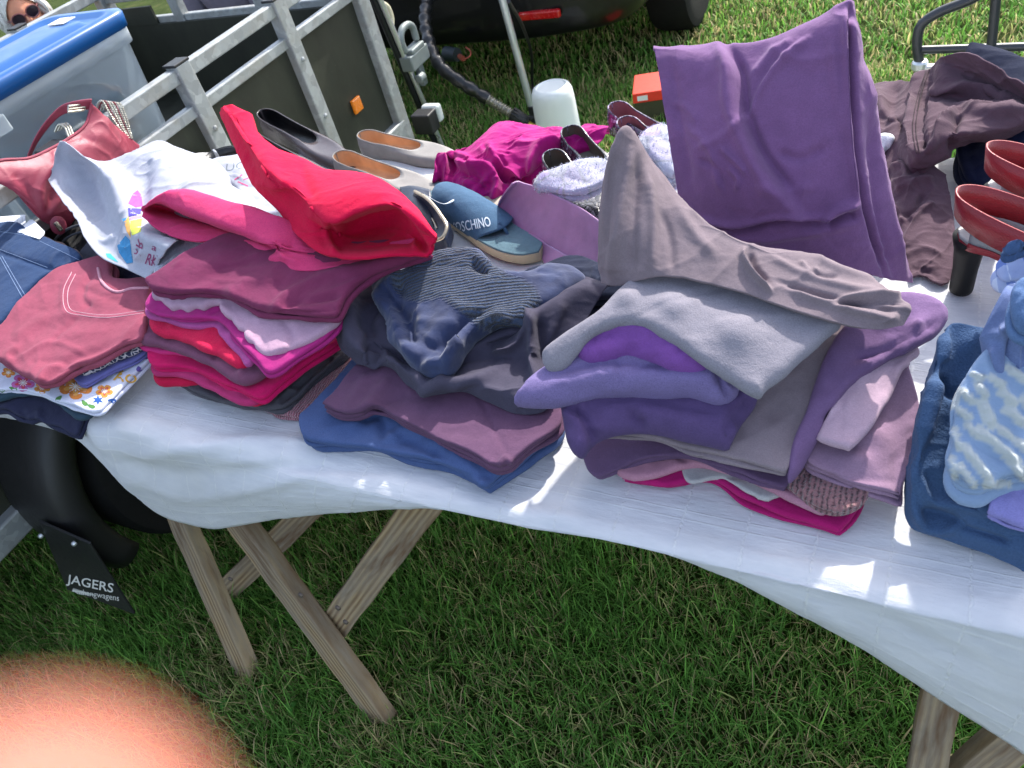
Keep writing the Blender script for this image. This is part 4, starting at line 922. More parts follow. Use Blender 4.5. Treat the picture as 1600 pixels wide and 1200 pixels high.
fold('folded_jersey', 'long taupe folded top with a sharp front corner in the middle of the lilac pile', 'top', [(920, 704, .826), (930, 690, .834), (960, 680, .840), (1012, 686, .842), (1080, 705, .842), (1155, 724, .84), (1226, 740, .838), (1226, 740, .838), (1243, 696, .846), (1268, 625, .866), (1298, 560, .888), (1330, 532, .90), (1368, 546, .89), (1362, 520, .90), (1300, 480, .915), (1150, 520, .90), (950, 600, .87)], '#807379', group=G_L, thick=.014, single=True, plies=2, wr=((.002, .07, 1.0),), creases=[([(1238, 735), (1262, 665), (1296, 590), (1330, 545)], -.006, 6), ([(1228, 735), (1250, 670), (1285, 585), (1320, 535)], .004, 6), ([(1322, 538), (1345, 555), (1366, 558)], -.005, 5)], inner=((1200, 660, .852), (1150, 690, .848)))
fold('folded_trousers', 'dark purple thickly folded trousers under the lavender top of the lilac pile', 'trousers', [(876, 634, .880), (884, 672, .868), (893, 700, .860), (908, 710, .856), (926, 690, .860), (955, 675, .864), (994, 671, .866), (1061, 682, .866), (1138, 697, .864), (1138, 697, .864), (1158, 660, .872), (1184, 620, .882), (1160, 570, .89), (1000, 560, .895), (900, 590, .895)], '#524169', group=G_L, thick=.042, single=True, plies=1, wr=((.003, .06),), creases=[([(880, 640), (905, 665), (912, 700)], .006, 6), ([(895, 632), (918, 662), (930, 688)], -.010, 6), ([(930, 640), (985, 636), (1050, 650), (1130, 655)], .004, 9), ([(985, 640), (992, 656), (1008, 668)], -.007, 6), ([(1150, 668), (1160, 645), (1176, 626)], -.010, 5), ([(1142, 680), (1152, 655), (1168, 630)], .006, 4), ([(985, 640), (1000, 668)], -.004, 9), ([(1135, 690), (1142, 660), (1165, 625)], -.006, 6)])
fold('folded_jersey', 'lavender folded sweatshirt with a pointed left end in the lilac pile', 'sweatshirt', [(802, 633, .903), (814, 635, .904), (874, 628, .906), (938, 617, .908), (1012, 615, .908), (1072, 617, .907), (1135, 623, .905), (1157, 608, .906), (1150, 590, .91), (1120, 560, .92), (1000, 540, .925), (900, 556, .922), (852, 582, .915)], '#6c608a', 'fleece', group=G_L, thick=.040, single=True, plies=1, wr=((.003, .07),), puff=.004, creases=[([(835, 612), (900, 588), (1000, 582), (1090, 596)], .004, 9), ([(860, 590), (930, 566), (1010, 566), (1080, 586)], -.004, 9), ([(1040, 572), (1075, 588), (1110, 590), (1118, 578)], .005, 7), ([(1120, 575), (1128, 600), (1140, 618)], -.010, 5), ([(1130, 588), (1150, 600)], -.006, 5)])
fold('rolled_jersey', 'violet gathered top rolled up below the grey fleece of the lilac pile', 'top', [(898, 532, .948), (905, 556, .940), (920, 564, .937), (938, 562, .938), (975, 553, .942), (1020, 562, .942), (1045, 573, .940), (1104, 573, .936), (1080, 540, .95), (1020, 512, .958), (975, 500, .96), (925, 508, .956)], '#76488f', group=G_L, thick=.036, single=True, plies=1, wr=((.0035, .03, .5),), creases=[([(980, 548), (1000, 540), (1050, 552), (1100, 570)], -.006, 5), ([(1000, 555), (1030, 545), (1090, 568)], .005, 5), ([(905, 540), (920, 528), (960, 520), (1000, 525)], -.005, 6), ([(912, 556), (935, 548), (975, 545)], .004, 5), ([(1010, 522), (1050, 540), (1085, 560)], -.005, 5)])
fold('folded_fleece', 'light grey fleece with a curled left tip near the top of the lilac pile', 'fleece', [(848, 556, .945), (858, 578, .935), (876, 576, .935), (900, 552, .950), (918, 528, .965), (955, 508, .972), (1000, 508, .972), (1050, 532, .965), (1100, 570, .95), (1140, 592, .94), (1174, 614, .932), (1187, 619, .930), (1197, 605, .934), (1232, 580, .940), (1290, 530, .950), (1314, 506, .955), (1260, 440, .968), (1120, 410, .978), (1000, 432, .985), (935, 488, .975), (878, 526, .960)], '#7d7982', 'fleece', group=G_L, thick=.022, single=True, puff=.006, wr=((.003, .12),), inner=((1050, 480, .982), (1150, 520, .966), (980, 470, .983)), ncrease=4)
# taupe sweatshirt on top, one leg standing up in a peak
yb = PZ(945, 446, .965)[1]; PK = lambda a, b_, dy: PY(a, b_, yb+dy)
lower = [(940, 442, .968), (962, 447, .976), (1000, 438, .998), (1045, 432, 1.006), (1120, 446, 1.0), (1200, 470, .99), (1290, 499, .976), (1370, 515, .958), (1412, 508, .950)]
mid = [PK(934, 385, .03), PK(950, 350, .02), (985, 345, 1.055), (1040, 365, 1.035), (1120, 400, 1.018), (1200, 428, 1.003), (1290, 455, .99), (1370, 482, .975), (1420, 494, .955)]
mid2 = [PK(938, 310, .055), PK(950, 275, .06), PK(985, 268, .075), (1040, 316, 1.055), (1110, 365, 1.03), (1190, 396, 1.012), (1285, 420, .998), (1365, 455, .982), (1424, 484, .962)]
upper = [PK(947, 256, .08), PK(958, 222, .09), PK(972, 200, .10), (1028, 262, 1.07), (1098, 342, 1.035), (1170, 380, 1.015), (1270, 398, .998), (1355, 432, .980), (1420, 474, .962)]
back = [PK(960, 262, .12), PK(972, 240, .13), PK(985, 225, .14), (1030, 290, 1.02), (1100, 365, .99), (1180, 400, .97), (1280, 425, .955), (1360, 460, .945), (1415, 490, .945)]
o = sheet('draped_sweatshirt', [lower, mid, mid2, upper, back], fabric('taupe_sweat', '#776a70', 'jersey'), thick=.004, nu=110, nv=220, wr=((.0022, .07, 1.0), (.001, .025)),
  creases=[([(985, 235), (975, 300), (962, 380), (955, 440)], .008, 8), ([(1000, 250), (992, 330), (985, 430)], -.007, 8), ([(1010, 270), (1020, 340), (1020, 425)], .007, 8), ([(1050, 310), (1090, 370), (1120, 400)], .004, 9), ([(958, 250), (950, 320), (944, 400)], -.005, 6), ([(1035, 330), (1048, 380), (1050, 425)], -.004, 7),
           ([(1162, 390), (1160, 402), (1168, 418), (1186, 440), (1204, 456)], .012, 3.5), ([(1172, 394), (1178, 416), (1198, 440)], -.007, 5), ([(1196, 396), (1250, 425), (1320, 446), (1400, 462)], .004, 6), ([(1215, 440), (1290, 462), (1360, 478), (1415, 488)], -.006, 5), ([(1230, 452), (1300, 476), (1400, 500)], .006, 6), ([(1295, 470), (1345, 462), (1415, 462)], .006, 4), ([(1300, 476), (1350, 472), (1412, 474)], -.006, 4), ([(1270, 400), (1320, 422), (1380, 438)], .004, 5), ([(1262, 418), (1286, 432), (1310, 430)], -.004, 4), ([(1250, 408), (1262, 420), (1280, 424)], .004, 4)])
tag(o, 'taupe sweatshirt on top of the lilac pile with one end standing up in a peak', 'sweatshirt', G_L)

# ------------------------------------------------------------------ purple trousers standing tall behind the pile
yT = 1.06
T = lambda a, b_, y: PY(a, b_, y)
rows_ = [
 [T(1062, 330, 1.02), T(1120, 372, .99), T(1200, 395, .985), T(1280, 420, .99), T(1335, 425, 1.0), T(1385, 435, 1.03), T(1426, 442, 1.08)],
 [T(1056, 285, 1.03), T(1110, 300, 1.0), T(1190, 310, .99), T(1275, 320, .995), T(1340, 325, 1.01), T(1375, 335, 1.04), T(1402, 345, 1.09)],
 [T(1046, 220, 1.05), T(1105, 220, 1.03), T(1185, 215, 1.03), T(1270, 210, 1.03), T(1336, 215, 1.04), T(1358, 220, 1.07), T(1374, 230, 1.11)],
 [T(1034, 140, 1.09), T(1100, 140, 1.08), T(1180, 130, 1.07), T(1262, 110, 1.07), T(1334, 100, 1.08), T(1348, 105, 1.10), T(1356, 120, 1.14)],
 [T(1025, 90, 1.12), T(1085, 90, 1.11), T(1170, 85, 1.11), T(1255, 60, 1.10), T(1329, 30, 1.10), T(1337, 30, 1.12), T(1343, 50, 1.15)],
 [T(1021, 73, 1.14), T(1065, 74, 1.14), T(1120, 70, 1.14), T(1200, 60, 1.13), T(1270, 30, 1.13), T(1328, 0, 1.13), T(1335, 6, 1.15)],
 [T(1026, 85, 1.17), T(1070, 84, 1.17), T(1125, 82, 1.17), T(1205, 74, 1.17), T(1272, 45, 1.17), T(1327, 14, 1.17), T(1333, 16, 1.17)],
 [W(-.32, 1.18, .80), W(-.26, 1.19, .79), W(-.20, 1.19, .79), W(-.14, 1.19, .79), W(-.09, 1.19, .79), W(-.04, 1.18, .79), W(.0, 1.17, .79)]]
o = sheet('draped_trousers', rows_, fabric('purple_twill', '#72507a', 'jersey', sheen=.3), thick=.004, nu=190, nv=230, wr=((.003, .10, 1.3), (.0016, .03)),
  creases=[([(1128, 70), (1146, 105), (1152, 150), (1166, 200), (1210, 285), (1262, 342)], .020, 13, 's'), ([(1138, 72), (1158, 110), (1166, 170), (1190, 235), (1240, 300)], -.010, 8), ([(1118, 75), (1136, 115), (1140, 170), (1160, 225), (1200, 295)], .006, 8),
           ([(1262, 60), (1230, 90), (1195, 128), (1168, 185)], .010, 6), ([(1240, 62), (1205, 85), (1176, 120)], .006, 7), ([(1205, 105), (1185, 140), (1170, 180)], -.005, 6),
           ([(1330, 12), (1331, 100), (1336, 200), (1350, 300), (1385, 432)], -.018, 5), ([(1322, 14), (1322, 110), (1327, 220), (1341, 320)], .009, 6), ([(1350, 110), (1366, 220), (1392, 340), (1415, 432)], .009, 6), ([(1358, 200), (1372, 320), (1398, 432)], -.008, 5),
           ([(1062, 336), (1150, 351), (1216, 336), (1290, 340), (1338, 320)], .008, 5), ([(1066, 345), (1150, 360), (1220, 346), (1290, 350), (1340, 332)], -.014, 5), ([(1100, 362), (1180, 372), (1270, 362), (1335, 346)], .006, 6), ([(1285, 345), (1302, 330), (1340, 318)], .012, 5), ([(1292, 356), (1310, 345), (1342, 340)], -.012, 5),
           ([(1075, 200), (1105, 225), (1128, 300)], .005, 6), ([(1048, 100), (1062, 190), (1080, 290)], -.005, 9), ([(1128, 232), (1160, 262), (1168, 272)], .007, 4), ([(1140, 262), (1155, 280), (1152, 296)], .006, 4), ([(1090, 250), (1115, 258), (1132, 290)], -.005, 5), ([(1290, 230), (1250, 248), (1215, 238)], -.007, 7), ([(1180, 170), (1130, 215), (1088, 232)], .005, 6), ([(1300, 60), (1306, 130), (1320, 210)], .004, 8), ([(1050, 160), (1075, 170), (1090, 190)], .004, 6), ([(1180, 290), (1230, 300), (1275, 288)], .004, 8), ([(1200, 75), (1260, 95), (1318, 80)], .004, 9)])
PURP_T = o
tag(o, 'purple trousers draped in a tall standing fold behind the lilac pile', 'trousers')

# ------------------------------------------------------------------ brown t-shirt, navy jeans, red sandals
JN = fabric('navy_denim', '#0e1730', 'plain', sheen=0)
o = pillow('folded_jeans', [(1490, 250, .80), (1520, 300, .79), (1640, 330, .79), (1700, 200, .85), (1640, 130, .87), (1560, 95, .88), (1512, 84, .885), (1505, 120, .87), (1495, 200, .83)], JN, thick=.045, plies=2, puff=.012, wr=((.003, .08),)); tag(o, 'dark navy jeans folded at the back right corner of the table', 'jeans')
tsb = fabric('brown_mauve', '#54414b', 'jersey')
def TT(a, b_, z): return (a, b_, z)
rows_ = [[(1355, 200, .79), (1362, 132, .80), (1400, 124, .81), (1425, 126, .83), (1448, 108, .865), (1480, 86, .93), (1512, 84, .945), (1560, 108, .935), (1610, 142, .92)],
         [(1362, 220, .80), (1372, 165, .815), (1405, 158, .82), (1428, 155, .835), (1452, 140, .875), (1475, 118, .905), (1512, 122, .90), (1560, 150, .885), (1612, 168, .88)],
         [(1372, 240, .80), (1385, 205, .825), (1405, 200, .82), (1422, 190, .845), (1442, 172, .87), (1465, 150, .875), (1510, 155, .88), (1560, 165, .885), (1612, 178, .885)],
         [(1380, 262, .80), (1398, 235, .82), (1412, 230, .84), (1428, 232, .85), (1438, 214, .87), (1452, 190, .88), (1490, 182, .89), (1545, 180, .895), (1612, 168, .90)],
         [(1388, 290, .79), (1405, 262, .805), (1420, 258, .83), (1434, 250, .85), (1446, 240, .86), (1470, 222, .875), (1500, 208, .89), (1550, 205, .88), (1612, 190, .88)],
         [(1392, 310, .775), (1412, 290, .785), (1425, 285, .80), (1440, 275, .815), (1456, 262, .825), (1484, 244, .84), (1505, 224, .85), (1555, 222, .85), (1612, 205, .85)]]
o = sheet('crumpled_t_shirt', rows_, tsb, thick=.003, nu=120, nv=170, wr=((.006, .05, .6), (.002, .025)),
  creases=[([(1443, 105), (1430, 150), (1425, 200), (1432, 245)], 0.0150, 6), ([(1452, 108), (1442, 160), (1440, 210), (1448, 240)], -0.0150, 6), ([(1495, 172), (1475, 190), (1462, 222), (1440, 240)], 0.0150, 6), ([(1500, 178), (1490, 200), (1488, 240)], -0.0120, 6), ([(1450, 145), (1500, 138), (1560, 150), (1600, 162)], 0.0180, 8), ([(1450, 158), (1500, 156), (1540, 160)], -0.0150, 8), ([(1440, 165), (1495, 158), (1520, 172), (1600, 170)], 0.0135, 7), ([(1400, 128), (1395, 160), (1380, 200)], -0.0090, 10), ([(1368, 140), (1385, 180), (1410, 210)], 0.0120, 9)])
BROWN_T = o
tag(o, 'brownish mauve t-shirt heaped over navy jeans at the back right of the table', 't-shirt')
rows_ = [[(1385, 250, .80), (1408, 236, .82), (1428, 242, .83), (1452, 254, .825), (1478, 272, .81)], [(1385, 285, .79), (1405, 272, .81), (1430, 278, .815), (1455, 288, .81), (1484, 303, .80)], [(1392, 330, .785), (1412, 318, .795), (1435, 322, .80), (1462, 330, .795), (1490, 345, .785)], [(1400, 385, .775), (1420, 380, .782), (1444, 385, .784), (1470, 392, .78), (1492, 402, .776)], [(1425, 436, .768), (1440, 430, .769), (1455, 438, .77), (1470, 444, .769), (1484, 440, .768)]]
o = sheet('crumpled_jersey', rows_, tsb, thick=.003, nu=110, nv=80, wr=((.007, .04, 1.2), (.002, .02)),
  creases=[([(1390, 262), (1412, 258), (1415, 280), (1395, 290)], .010, 5), ([(1400, 300), (1425, 288), (1460, 280)], .010, 6), ([(1395, 320), (1408, 335), (1410, 350)], .010, 6), ([(1405, 340), (1425, 330), (1445, 300)], -.010, 6), ([(1420, 345), (1440, 325), (1460, 318)], .008, 5), ([(1410, 400), (1440, 388), (1475, 398)], .004, 5), ([(1428, 420), (1450, 424), (1470, 436)], -.004, 5)])
tag(o, 'brownish mauve crumpled top hanging between the purple trousers and the red sandal', 'top')
o = pillow('white_sock', [(1370, 215, .83), (1383, 212, .83), (1397, 218, .825), (1392, 228, .82), (1384, 235, .815), (1380, 255, .80), (1370, 250, .80)], fabric('white_knit', '#d3d6da', 'terry'), thick=.02, wr=((.003, .02),)); tag(o, 'small white knitted sock poking out beside the tall purple trousers', 'sock')

def leather(name, hx, rough=.38, bump=.0006):
    key = ('leather', name)
    if key in MATS: return MATS[key]
    s = NT(name); v = s.coord(); c = lin(hx); vo = s.n('ShaderNodeTexVoronoi', i_Scale=420.0); s.l(v, vo.inputs['Vector'])
    col = s.ramp(s.noise(v, 24, 4, .6), [(.3, tuple(x*.85 for x in c)), (.7, tuple(min(1, x*1.12) for x in c))])
    s.done(col, rough, s.bump(vo.outputs['Distance'], bump, .5, s.bump(s.noise(v, 40, 3), .002, .4)), Specular_IOR_Level=.5); MATS[key] = s.m; return s.m
REDL = leather('red_leather', '#861a24'); BLKH = plain('black_lacquer', '#0d0c0c', .55, spec=.3); INSO = leather('grey_insole', '#8f8f90', .5)
def local(base, fwd):
    f = np.array(fwd, float); f[2] = 0; f /= np.linalg.norm(f); y = np.array([-f[1], f[0], 0]); B = np.array(base, float)
    return lambda x, yy, z: B+f*x+y*yy+W(0, 0, z)
def hw_(x, L):    # half-width of a sole along its length
    return np.interp(x/L, [0, .02, .08, .2, .4, .6, .75, .88, .96, 1], [0, .45, .78, .82, .74, .92, 1.0, .80, .45, 0])
def slingback(label, base, fwd, seed=0):
    t = thing('slingback_sandal', label, 'sandal', base, 'red high heeled slingbacks'); Lc = local(base, fwd); L = .245; HW = .039
    bedz = lambda x: float(np.interp(x, [0, .05, .10, .15, .19, .245], [.104, .098, .072, .036, .016, .012]))
    xs_ = np.linspace(0, L, 46)
    top = [[Lc(x, s_*hw_(x, L)*HW, bedz(x)) for s_ in np.linspace(-1, 1, 9)] for x in xs_]
    V = np.array(top).reshape(-1, 3); o = mesh_obj('footbed', V, grid_faces(46, 9), INSO, t); solid(o, .004, 0)
    V = V-W(0, 0, .007); V = V+0; o = mesh_obj('sole', V, grid_faces(46, 9), REDL, t); solid(o, .010, 0)
    rings = [[Lc(.022+rx*sx, ry*sy, z) for sx, sy in [(math.cos(a)*(1 if math.cos(a) < 0 else .75), math.sin(a)) for a in np.linspace(0, 6.283, 25)[:-1]]] for z, rx, ry in ((0, .0185, .019), (.005, .019, .0195), (.04, .0195, .0205), (.075, .023, .025), (.097, .028, .030))]
    V, Fc = ring_loft([np.array(r) for r in rings]); mesh_obj('heel', V, Fc, BLKH, t)
    lo = []; hi = []                                             # the strap that runs round behind the heel
    for a in np.linspace(-1, 1, 60):
        aa = abs(a); x = -.012+.155*aa**1.6; yy = math.copysign(.041*min(1, (1-(1-aa)**2.6))**.8, a) if aa > 0 else 0
        zz = .152-.060*aa**1.5; wd = .044-.008*math.exp(-(aa/.3)**2)
        lo.append(Lc(x+.004, yy, zz-wd/2)); hi.append(Lc(x, yy*.97, zz+wd/2))
    V = np.vstack([lo, [(p+q)/2+0 for p, q in zip(np.array(lo), np.array(hi))], hi]); o = mesh_obj('heel_strap', V, grid_faces(3, 60), REDL, t); solid(o, .003, 0)
    rws = []                                                     # vamp
    for x in np.linspace(.10, .215, 16):
        w_ = hw_(x, L)*HW+.003; zb_ = bedz(x)-.006; hgt = .060*math.sin(math.pi*min(1, (x-.06)/.2))*.9+.008
        rws.append([Lc(x-.02*math.cos(a)**2*0, -w_*math.cos(a), zb_+hgt*math.sin(a)**.8) for a in np.linspace(0.0, math.pi, 24)])
    V = np.array(rws).reshape(-1, 3); keep = grid_faces(16, 24); keepf = np.array([f for f in keep if not (f[0] // 24 < 2 and 9 < f[0] % 24 < 13)]); o = mesh_obj('vamp', V, keepf, REDL, t); solid(o, .003, 0)
    for s_ in (-1, 1):
        xs2 = np.linspace(.018, .145, 24); G = []
        for x in xs2:
            aa = min(1, ((x+.012)/.155)**(1/1.6)); zt = .152-.060*aa**1.5-.018; yt = .041*min(1, (1-(1-aa)**2.6))**.8; zb2 = bedz(x)-.004
            G.append([Lc(x, s_*((hw_(x, L)*HW+.001)*(1-q_)+yt*q_*.97), zb2*(1-q_)+max(zt, zb2+.01)*q_) for q_ in np.linspace(0, 1, 6)])
        o = mesh_obj('side_panel', np.array(G).reshape(-1, 3), grid_faces(24, 6), leather('silver_grey_panel', '#7d8082', .45), t); solid(o, .0015, 0)
        for i0, i1, q0, q1 in ((0, 24, 0, .30), (14, 24, 0, 1)):
            G2 = [[Lc(x, s_*(((hw_(x, L)*HW+.001)*(1-q_)+.041*min(1, (1-(1-min(1, ((x+.012)/.155)**(1/1.6)))**2.6))**.8*q_*.97)+.0022), (bedz(x)-.004)*(1-q_)+max(.135-.060*min(1, ((x+.012)/.155)**(1/1.6))**1.5, bedz(x)+.006)*q_) for q_ in np.linspace(q0, q1, 5)] for x in xs2[i0:i1]]
            o = mesh_obj('side_band', np.array(G2).reshape(-1, 3), grid_faces(i1-i0, 5), REDL, t); solid(o, .002, 0)
    return t
hb = PZ(1479, 448, .766)
slingback('red leather slingback with a black block heel nearest the viewer', hb, W(.93, -.13, 0))
hb2 = hb+W(.035, .125, 0)
slingback('red leather slingback lying behind its pair against the navy jeans', hb2, W(.95, -.06, 0))

# ------------------------------------------------------------------ blue pile at the right edge
G_B = 'garments heaped at the right end of the table'
yz = PZ(1425, 840, .775)
rows_ = [[(1620, 902, .775), (1560, 872, .775), (1500, 852, .775), (1455, 836, .776), (1424, 826, .778), (1413, 806, .785), (1412, 770, .80), (1425, 700, .83), (1440, 620, .86)],
         [(1620, 870, .80), (1560, 846, .80), (1500, 826, .80), (1462, 806, .80), (1436, 796, .81), (1426, 775, .825), (1430, 730, .85), (1440, 660, .88), (1455, 570, .91)],
         [(1620, 830, .82), (1560, 806, .82), (1510, 786, .825), (1472, 765, .83), (1450, 745, .84), (1442, 720, .855), (1446, 680, .88), (1458, 620, .91), (1470, 535, .935)],
         [(1620, 770, .85), (1560, 746, .85), (1520, 716, .86), (1495, 695, .865), (1480, 670, .875), (1475, 640, .89), (1478, 600, .905), (1482, 560, .925), (1484, 508, .945)],
         [(1640, 650, .89), (1600, 640, .89), (1560, 620, .90), (1540, 600, .905), (1530, 580, .91), (1525, 560, .92), (1524, 545, .93), (1525, 528, .94), (1526, 510, .945)],
         [(1650, 560, .90), (1620, 550, .90), (1600, 540, .91), (1580, 530, .92), (1570, 525, .925), (1565, 520, .93), (1562, 515, .93), (1560, 512, .935), (1556, 515, .935)]]
o = sheet('towelling_robe', rows_, fabric('blue_towelling', '#384f70', 'terry'), thick=.006, nu=120, nv=130, wr=((.005, .07, 1.0), (.0015, .03)),
  creases=[([(1475, 560), (1470, 590), (1490, 615), (1492, 600)], -.012, 8), ([(1478, 515), (1474, 560), (1458, 620), (1440, 690)], .010, 9), ([(1430, 740), (1450, 775), (1500, 790), (1560, 800)], .010, 10), ([(1428, 790), (1445, 822), (1490, 825), (1500, 812)], .008, 8), ([(1440, 800), (1470, 806), (1510, 822)], -.008, 8), ([(1500, 826), (1540, 836), (1575, 848)], -.008, 6), ([(1470, 765), (1520, 780), (1580, 815)], -.007, 9)])
tag(o, 'blue towelling robe heaped at the front right of the table', 'robe', G_B)
o = pillow('folded_jersey', [(1542, 800, .84), (1540, 806, .835), (1556, 812, .835), (1580, 822, .835), (1640, 830, .835), (1650, 700, .86), (1560, 720, .86), (1545, 775, .845)], fabric('lilac_top', '#8480b8'), thick=.014, plies=2); tag(o, 'lilac folded top under the white cable knit at the right end of the table', 'top', G_B)
def cable_mat():
    s = NT('white_cable_knit'); v = s.coord(); f = s.noise(v, 300, 3, .7); f2 = s.noise(s.mapping(v, (1, 3.2, 1), (0, 0, .7)), 130, 3, .6)
    a = s.n('ShaderNodeAttribute', attribute_name='Col'); c = s.mix(a.outputs['Fac'], lin('#8095b4'), lin('#b0b4b2')); c = s.mix(s.math('MULTIPLY', f2, .18), c, lin('#9aa9bb'))
    return s.done(c, .98, s.bump(f, .0012, .7, s.bump(f2, .0015, .7)), Sheen_Weight=.15, Specular_IOR_Level=.03)
CAB = [((1500, 728), (1522, 758), 8), ((1508, 700), (1545, 748), 10), ((1530, 672), (1590, 722), 10), ((1562, 700), (1600, 748), 8), ((1512, 664), (1528, 682), 8), ((1498, 640), (1516, 652), 8), ((1536, 632), (1550, 664), 12), ((1560, 668), (1580, 684), 8), ((1572, 640), (1600, 660), 10), ((1565, 612), (1585, 630), 10), ((1505, 612), (1520, 628), 9), ((1528, 600), (1540, 618), 9), ((1548, 590), (1566, 602), 9), ((1492, 672), (1500, 700), 8), ((1520, 585), (1535, 590), 7), ((1590, 690), (1620, 712), 10), ((1600, 625), (1625, 650), 10), ((1575, 575), (1600, 592), 9), ((1540, 758), (1575, 756), 8), ((1600, 735), (1630, 745), 9), ((1600, 590), (1625, 612), 9), ((1488, 715), (1492, 745), 7)]
def cab_paint(V):
    q = proj(V); m_ = np.zeros(len(V))
    for a, b_, r in CAB:
        d, _, _ = seg_dist(q, np.array([a, b_], float)); m_ = np.maximum(m_, np.clip((r*.92-d)/1.6, 0, 1))
    m_ = np.maximum(m_, (q[:, 0] < 1500)*.8*1.0*(q[:, 1] < 640)); return np.stack([m_, m_, m_, np.ones(len(V))], -1)
o = pillow('cable_knit_sweater', [(1482, 700, .89), (1478, 730, .88), (1486, 752, .875), (1508, 768, .87), (1535, 772, .868), (1565, 758, .87), (1610, 752, .87), (1680, 740, .87), (1680, 560, .93), (1580, 545, .955), (1540, 562, .955), (1512, 590, .945), (1492, 632, .925), (1486, 660, .912)], cable_mat(), thick=.05, puff=.012, step=.0032, wr=((.002, .05),), creases=[([a, ((a[0]+b_[0])/2, (a[1]+b_[1])/2), b_],   .0065, r*.7) for a, b_, r in CAB], paint=cab_paint)
tag(o, 'white and pale blue chunky cable knit sweater at the right end of the table', 'sweater', G_B)
rows_ = [[(1533, 560, .95), (1540, 588, .94), (1560, 606, .935), (1585, 604, .935), (1625, 610, .935)], [(1534, 525, .985), (1548, 550, .975), (1570, 565, .97), (1590, 560, .97), (1628, 565, .97)], [(1548, 490, 1.005), (1560, 505, 1.0), (1580, 515, 1.0), (1600, 510, 1.0), (1632, 515, 1.0)], [(1570, 450, 1.02), (1580, 460, 1.02), (1595, 462, 1.02), (1612, 460, 1.02), (1640, 465, 1.02)], [(1590, 440, 1.0), (1600, 440, 1.0), (1610, 445, 1.0), (1625, 440, 1.0), (1650, 445, 1.0)]]
o = sheet('crumpled_blouse', rows_, fabric('periwinkle_satin', '#62719a', 'plain', sheen=.4), thick=.003, nu=90, nv=80, wr=((.004, .04, 1.1),), creases=[([(1578, 520), (1575, 560), (1572, 604)], -.007, 5), ([(1585, 500), (1590, 560), (1588, 605)], .005, 6), ([(1552, 540), (1562, 570), (1566, 600)], .009, 8), ([(1565, 520), (1600, 500)], .008, 8)])
tag(o, 'periwinkle blue crumpled blouse lying on the cable knit sweater', 'blouse', G_B)
def gingham():
    s = NT('blue_gingham'); sep = s.n('ShaderNodeSeparateXYZ'); s.l(s.mapping(s.coord(), rot=(.3, .4, .5)), sep.inputs[0]); sq = [s.math('GREATER_THAN', s.math('FRACT', s.math('MULTIPLY', o_, 36)), .5) for o_ in (sep.outputs[0], sep.outputs[1])]
    f = s.math('MULTIPLY', s.math('ADD', sq[0], sq[1]), .5); c = s.mix(f, lin('#c8cfe6'), lin('#6c82c2')); return s.done(c, .9, s.bump(s.noise(s.coord(), 900, 2), .0006, .5))
o = pillow('gingham_shirt', [(1549, 430, .99), (1552, 442, .985), (1566, 450, .985), (1600, 446, .985), (1660, 450, .99), (1660, 400, 1.02), (1600, 398, 1.02), (1565, 412, 1.005)], gingham(), thick=.03, wr=((.004, .04),), puff=.008); tag(o, 'pale blue gingham shirt near the top of the pile at the right edge', 'shirt', G_B)
o = pillow('folded_jersey', [(1560, 400, 1.03), (1572, 405, 1.03), (1600, 402, 1.03), (1660, 400, 1.03), (1660, 370, 1.05), (1600, 376, 1.05), (1570, 388, 1.04)], fabric('mid_blue', '#42597f'), thick=.022, puff=.006); tag(o, 'mid blue folded top resting over the gingham shirt at the right edge', 'top', G_B)
o = pillow('folded_jersey', [(1580, 490, 1.03), (1590, 520, 1.02), (1640, 520, 1.02), (1650, 450, 1.04), (1590, 455, 1.04)], fabric('sky_blue', '#526a90', 'fleece'), thick=.03, puff=.006); tag(o, 'sky blue folded fleece between the gingham shirt and the periwinkle blouse', 'top', G_B)
# support inside the heap
o = pillow('folded_towel', [(1470, 790, .80), (1640, 850, .80), (1680, 600, .82), (1560, 560, .82), (1480, 640, .81)], fabric('blue_towelling', '#384f70', 'terry'), thick=.07, plies=4); tag(o, 'blue folded towel hidden under the towelling robe', 'towel', G_B)
# ================================================================== clothes: pink pile
G_P = 'garments folded in the pink pile'
fold('lace_garment', 'dusty rose lace garment lying lowest in the pink pile', 'lace garment', [(285, 590, .772), (330, 606, .772), (400, 634, .772), (425, 647, .772), (450, 652, .772), (476, 650, .772), (520, 611, .772), (557, 568, .772), (540, 535, .773), (400, 530, .773), (290, 560, .773)], knit_mat('rose_lace', '#a86a78', '#6b3845', 220), group=G_P, thick=.018, plies=2, wr=((.003, .02),), edge_wave=.003)
fold('ruffled_garment', 'charcoal ruffled garment low in the pink pile', 'ruffled garment', [(268, 592, .789), (300, 612, .789), (350, 630, .788), (400, 641, .787), (420, 643, .787), (446, 640, .787), (462, 628, .787), (500, 592, .788), (548, 549, .789), (535, 520, .79), (400, 515, .79), (270, 560, .79)], '#45434a', group=G_P, thick=.020, plies=2, wr=((.007, .022, .9, 1.3),), edge_wave=.004, creases=[([(440, 628), (480, 592), (525, 550)], -.006, 4), ([(428, 632), (462, 600), (500, 565)], .005, 4)])
fold('folded_shirt', 'red folded shirt with a rounded left end at the bottom of the pink pile', 'shirt', [(243, 596, .802), (250, 603, .801), (275, 602, .801), (320, 602, .801), (405, 633, .80), (416, 628, .80), (420, 560, .803), (300, 530, .804), (250, 570, .804)], '#b50a3c', group=G_P, single=True, thick=.016)
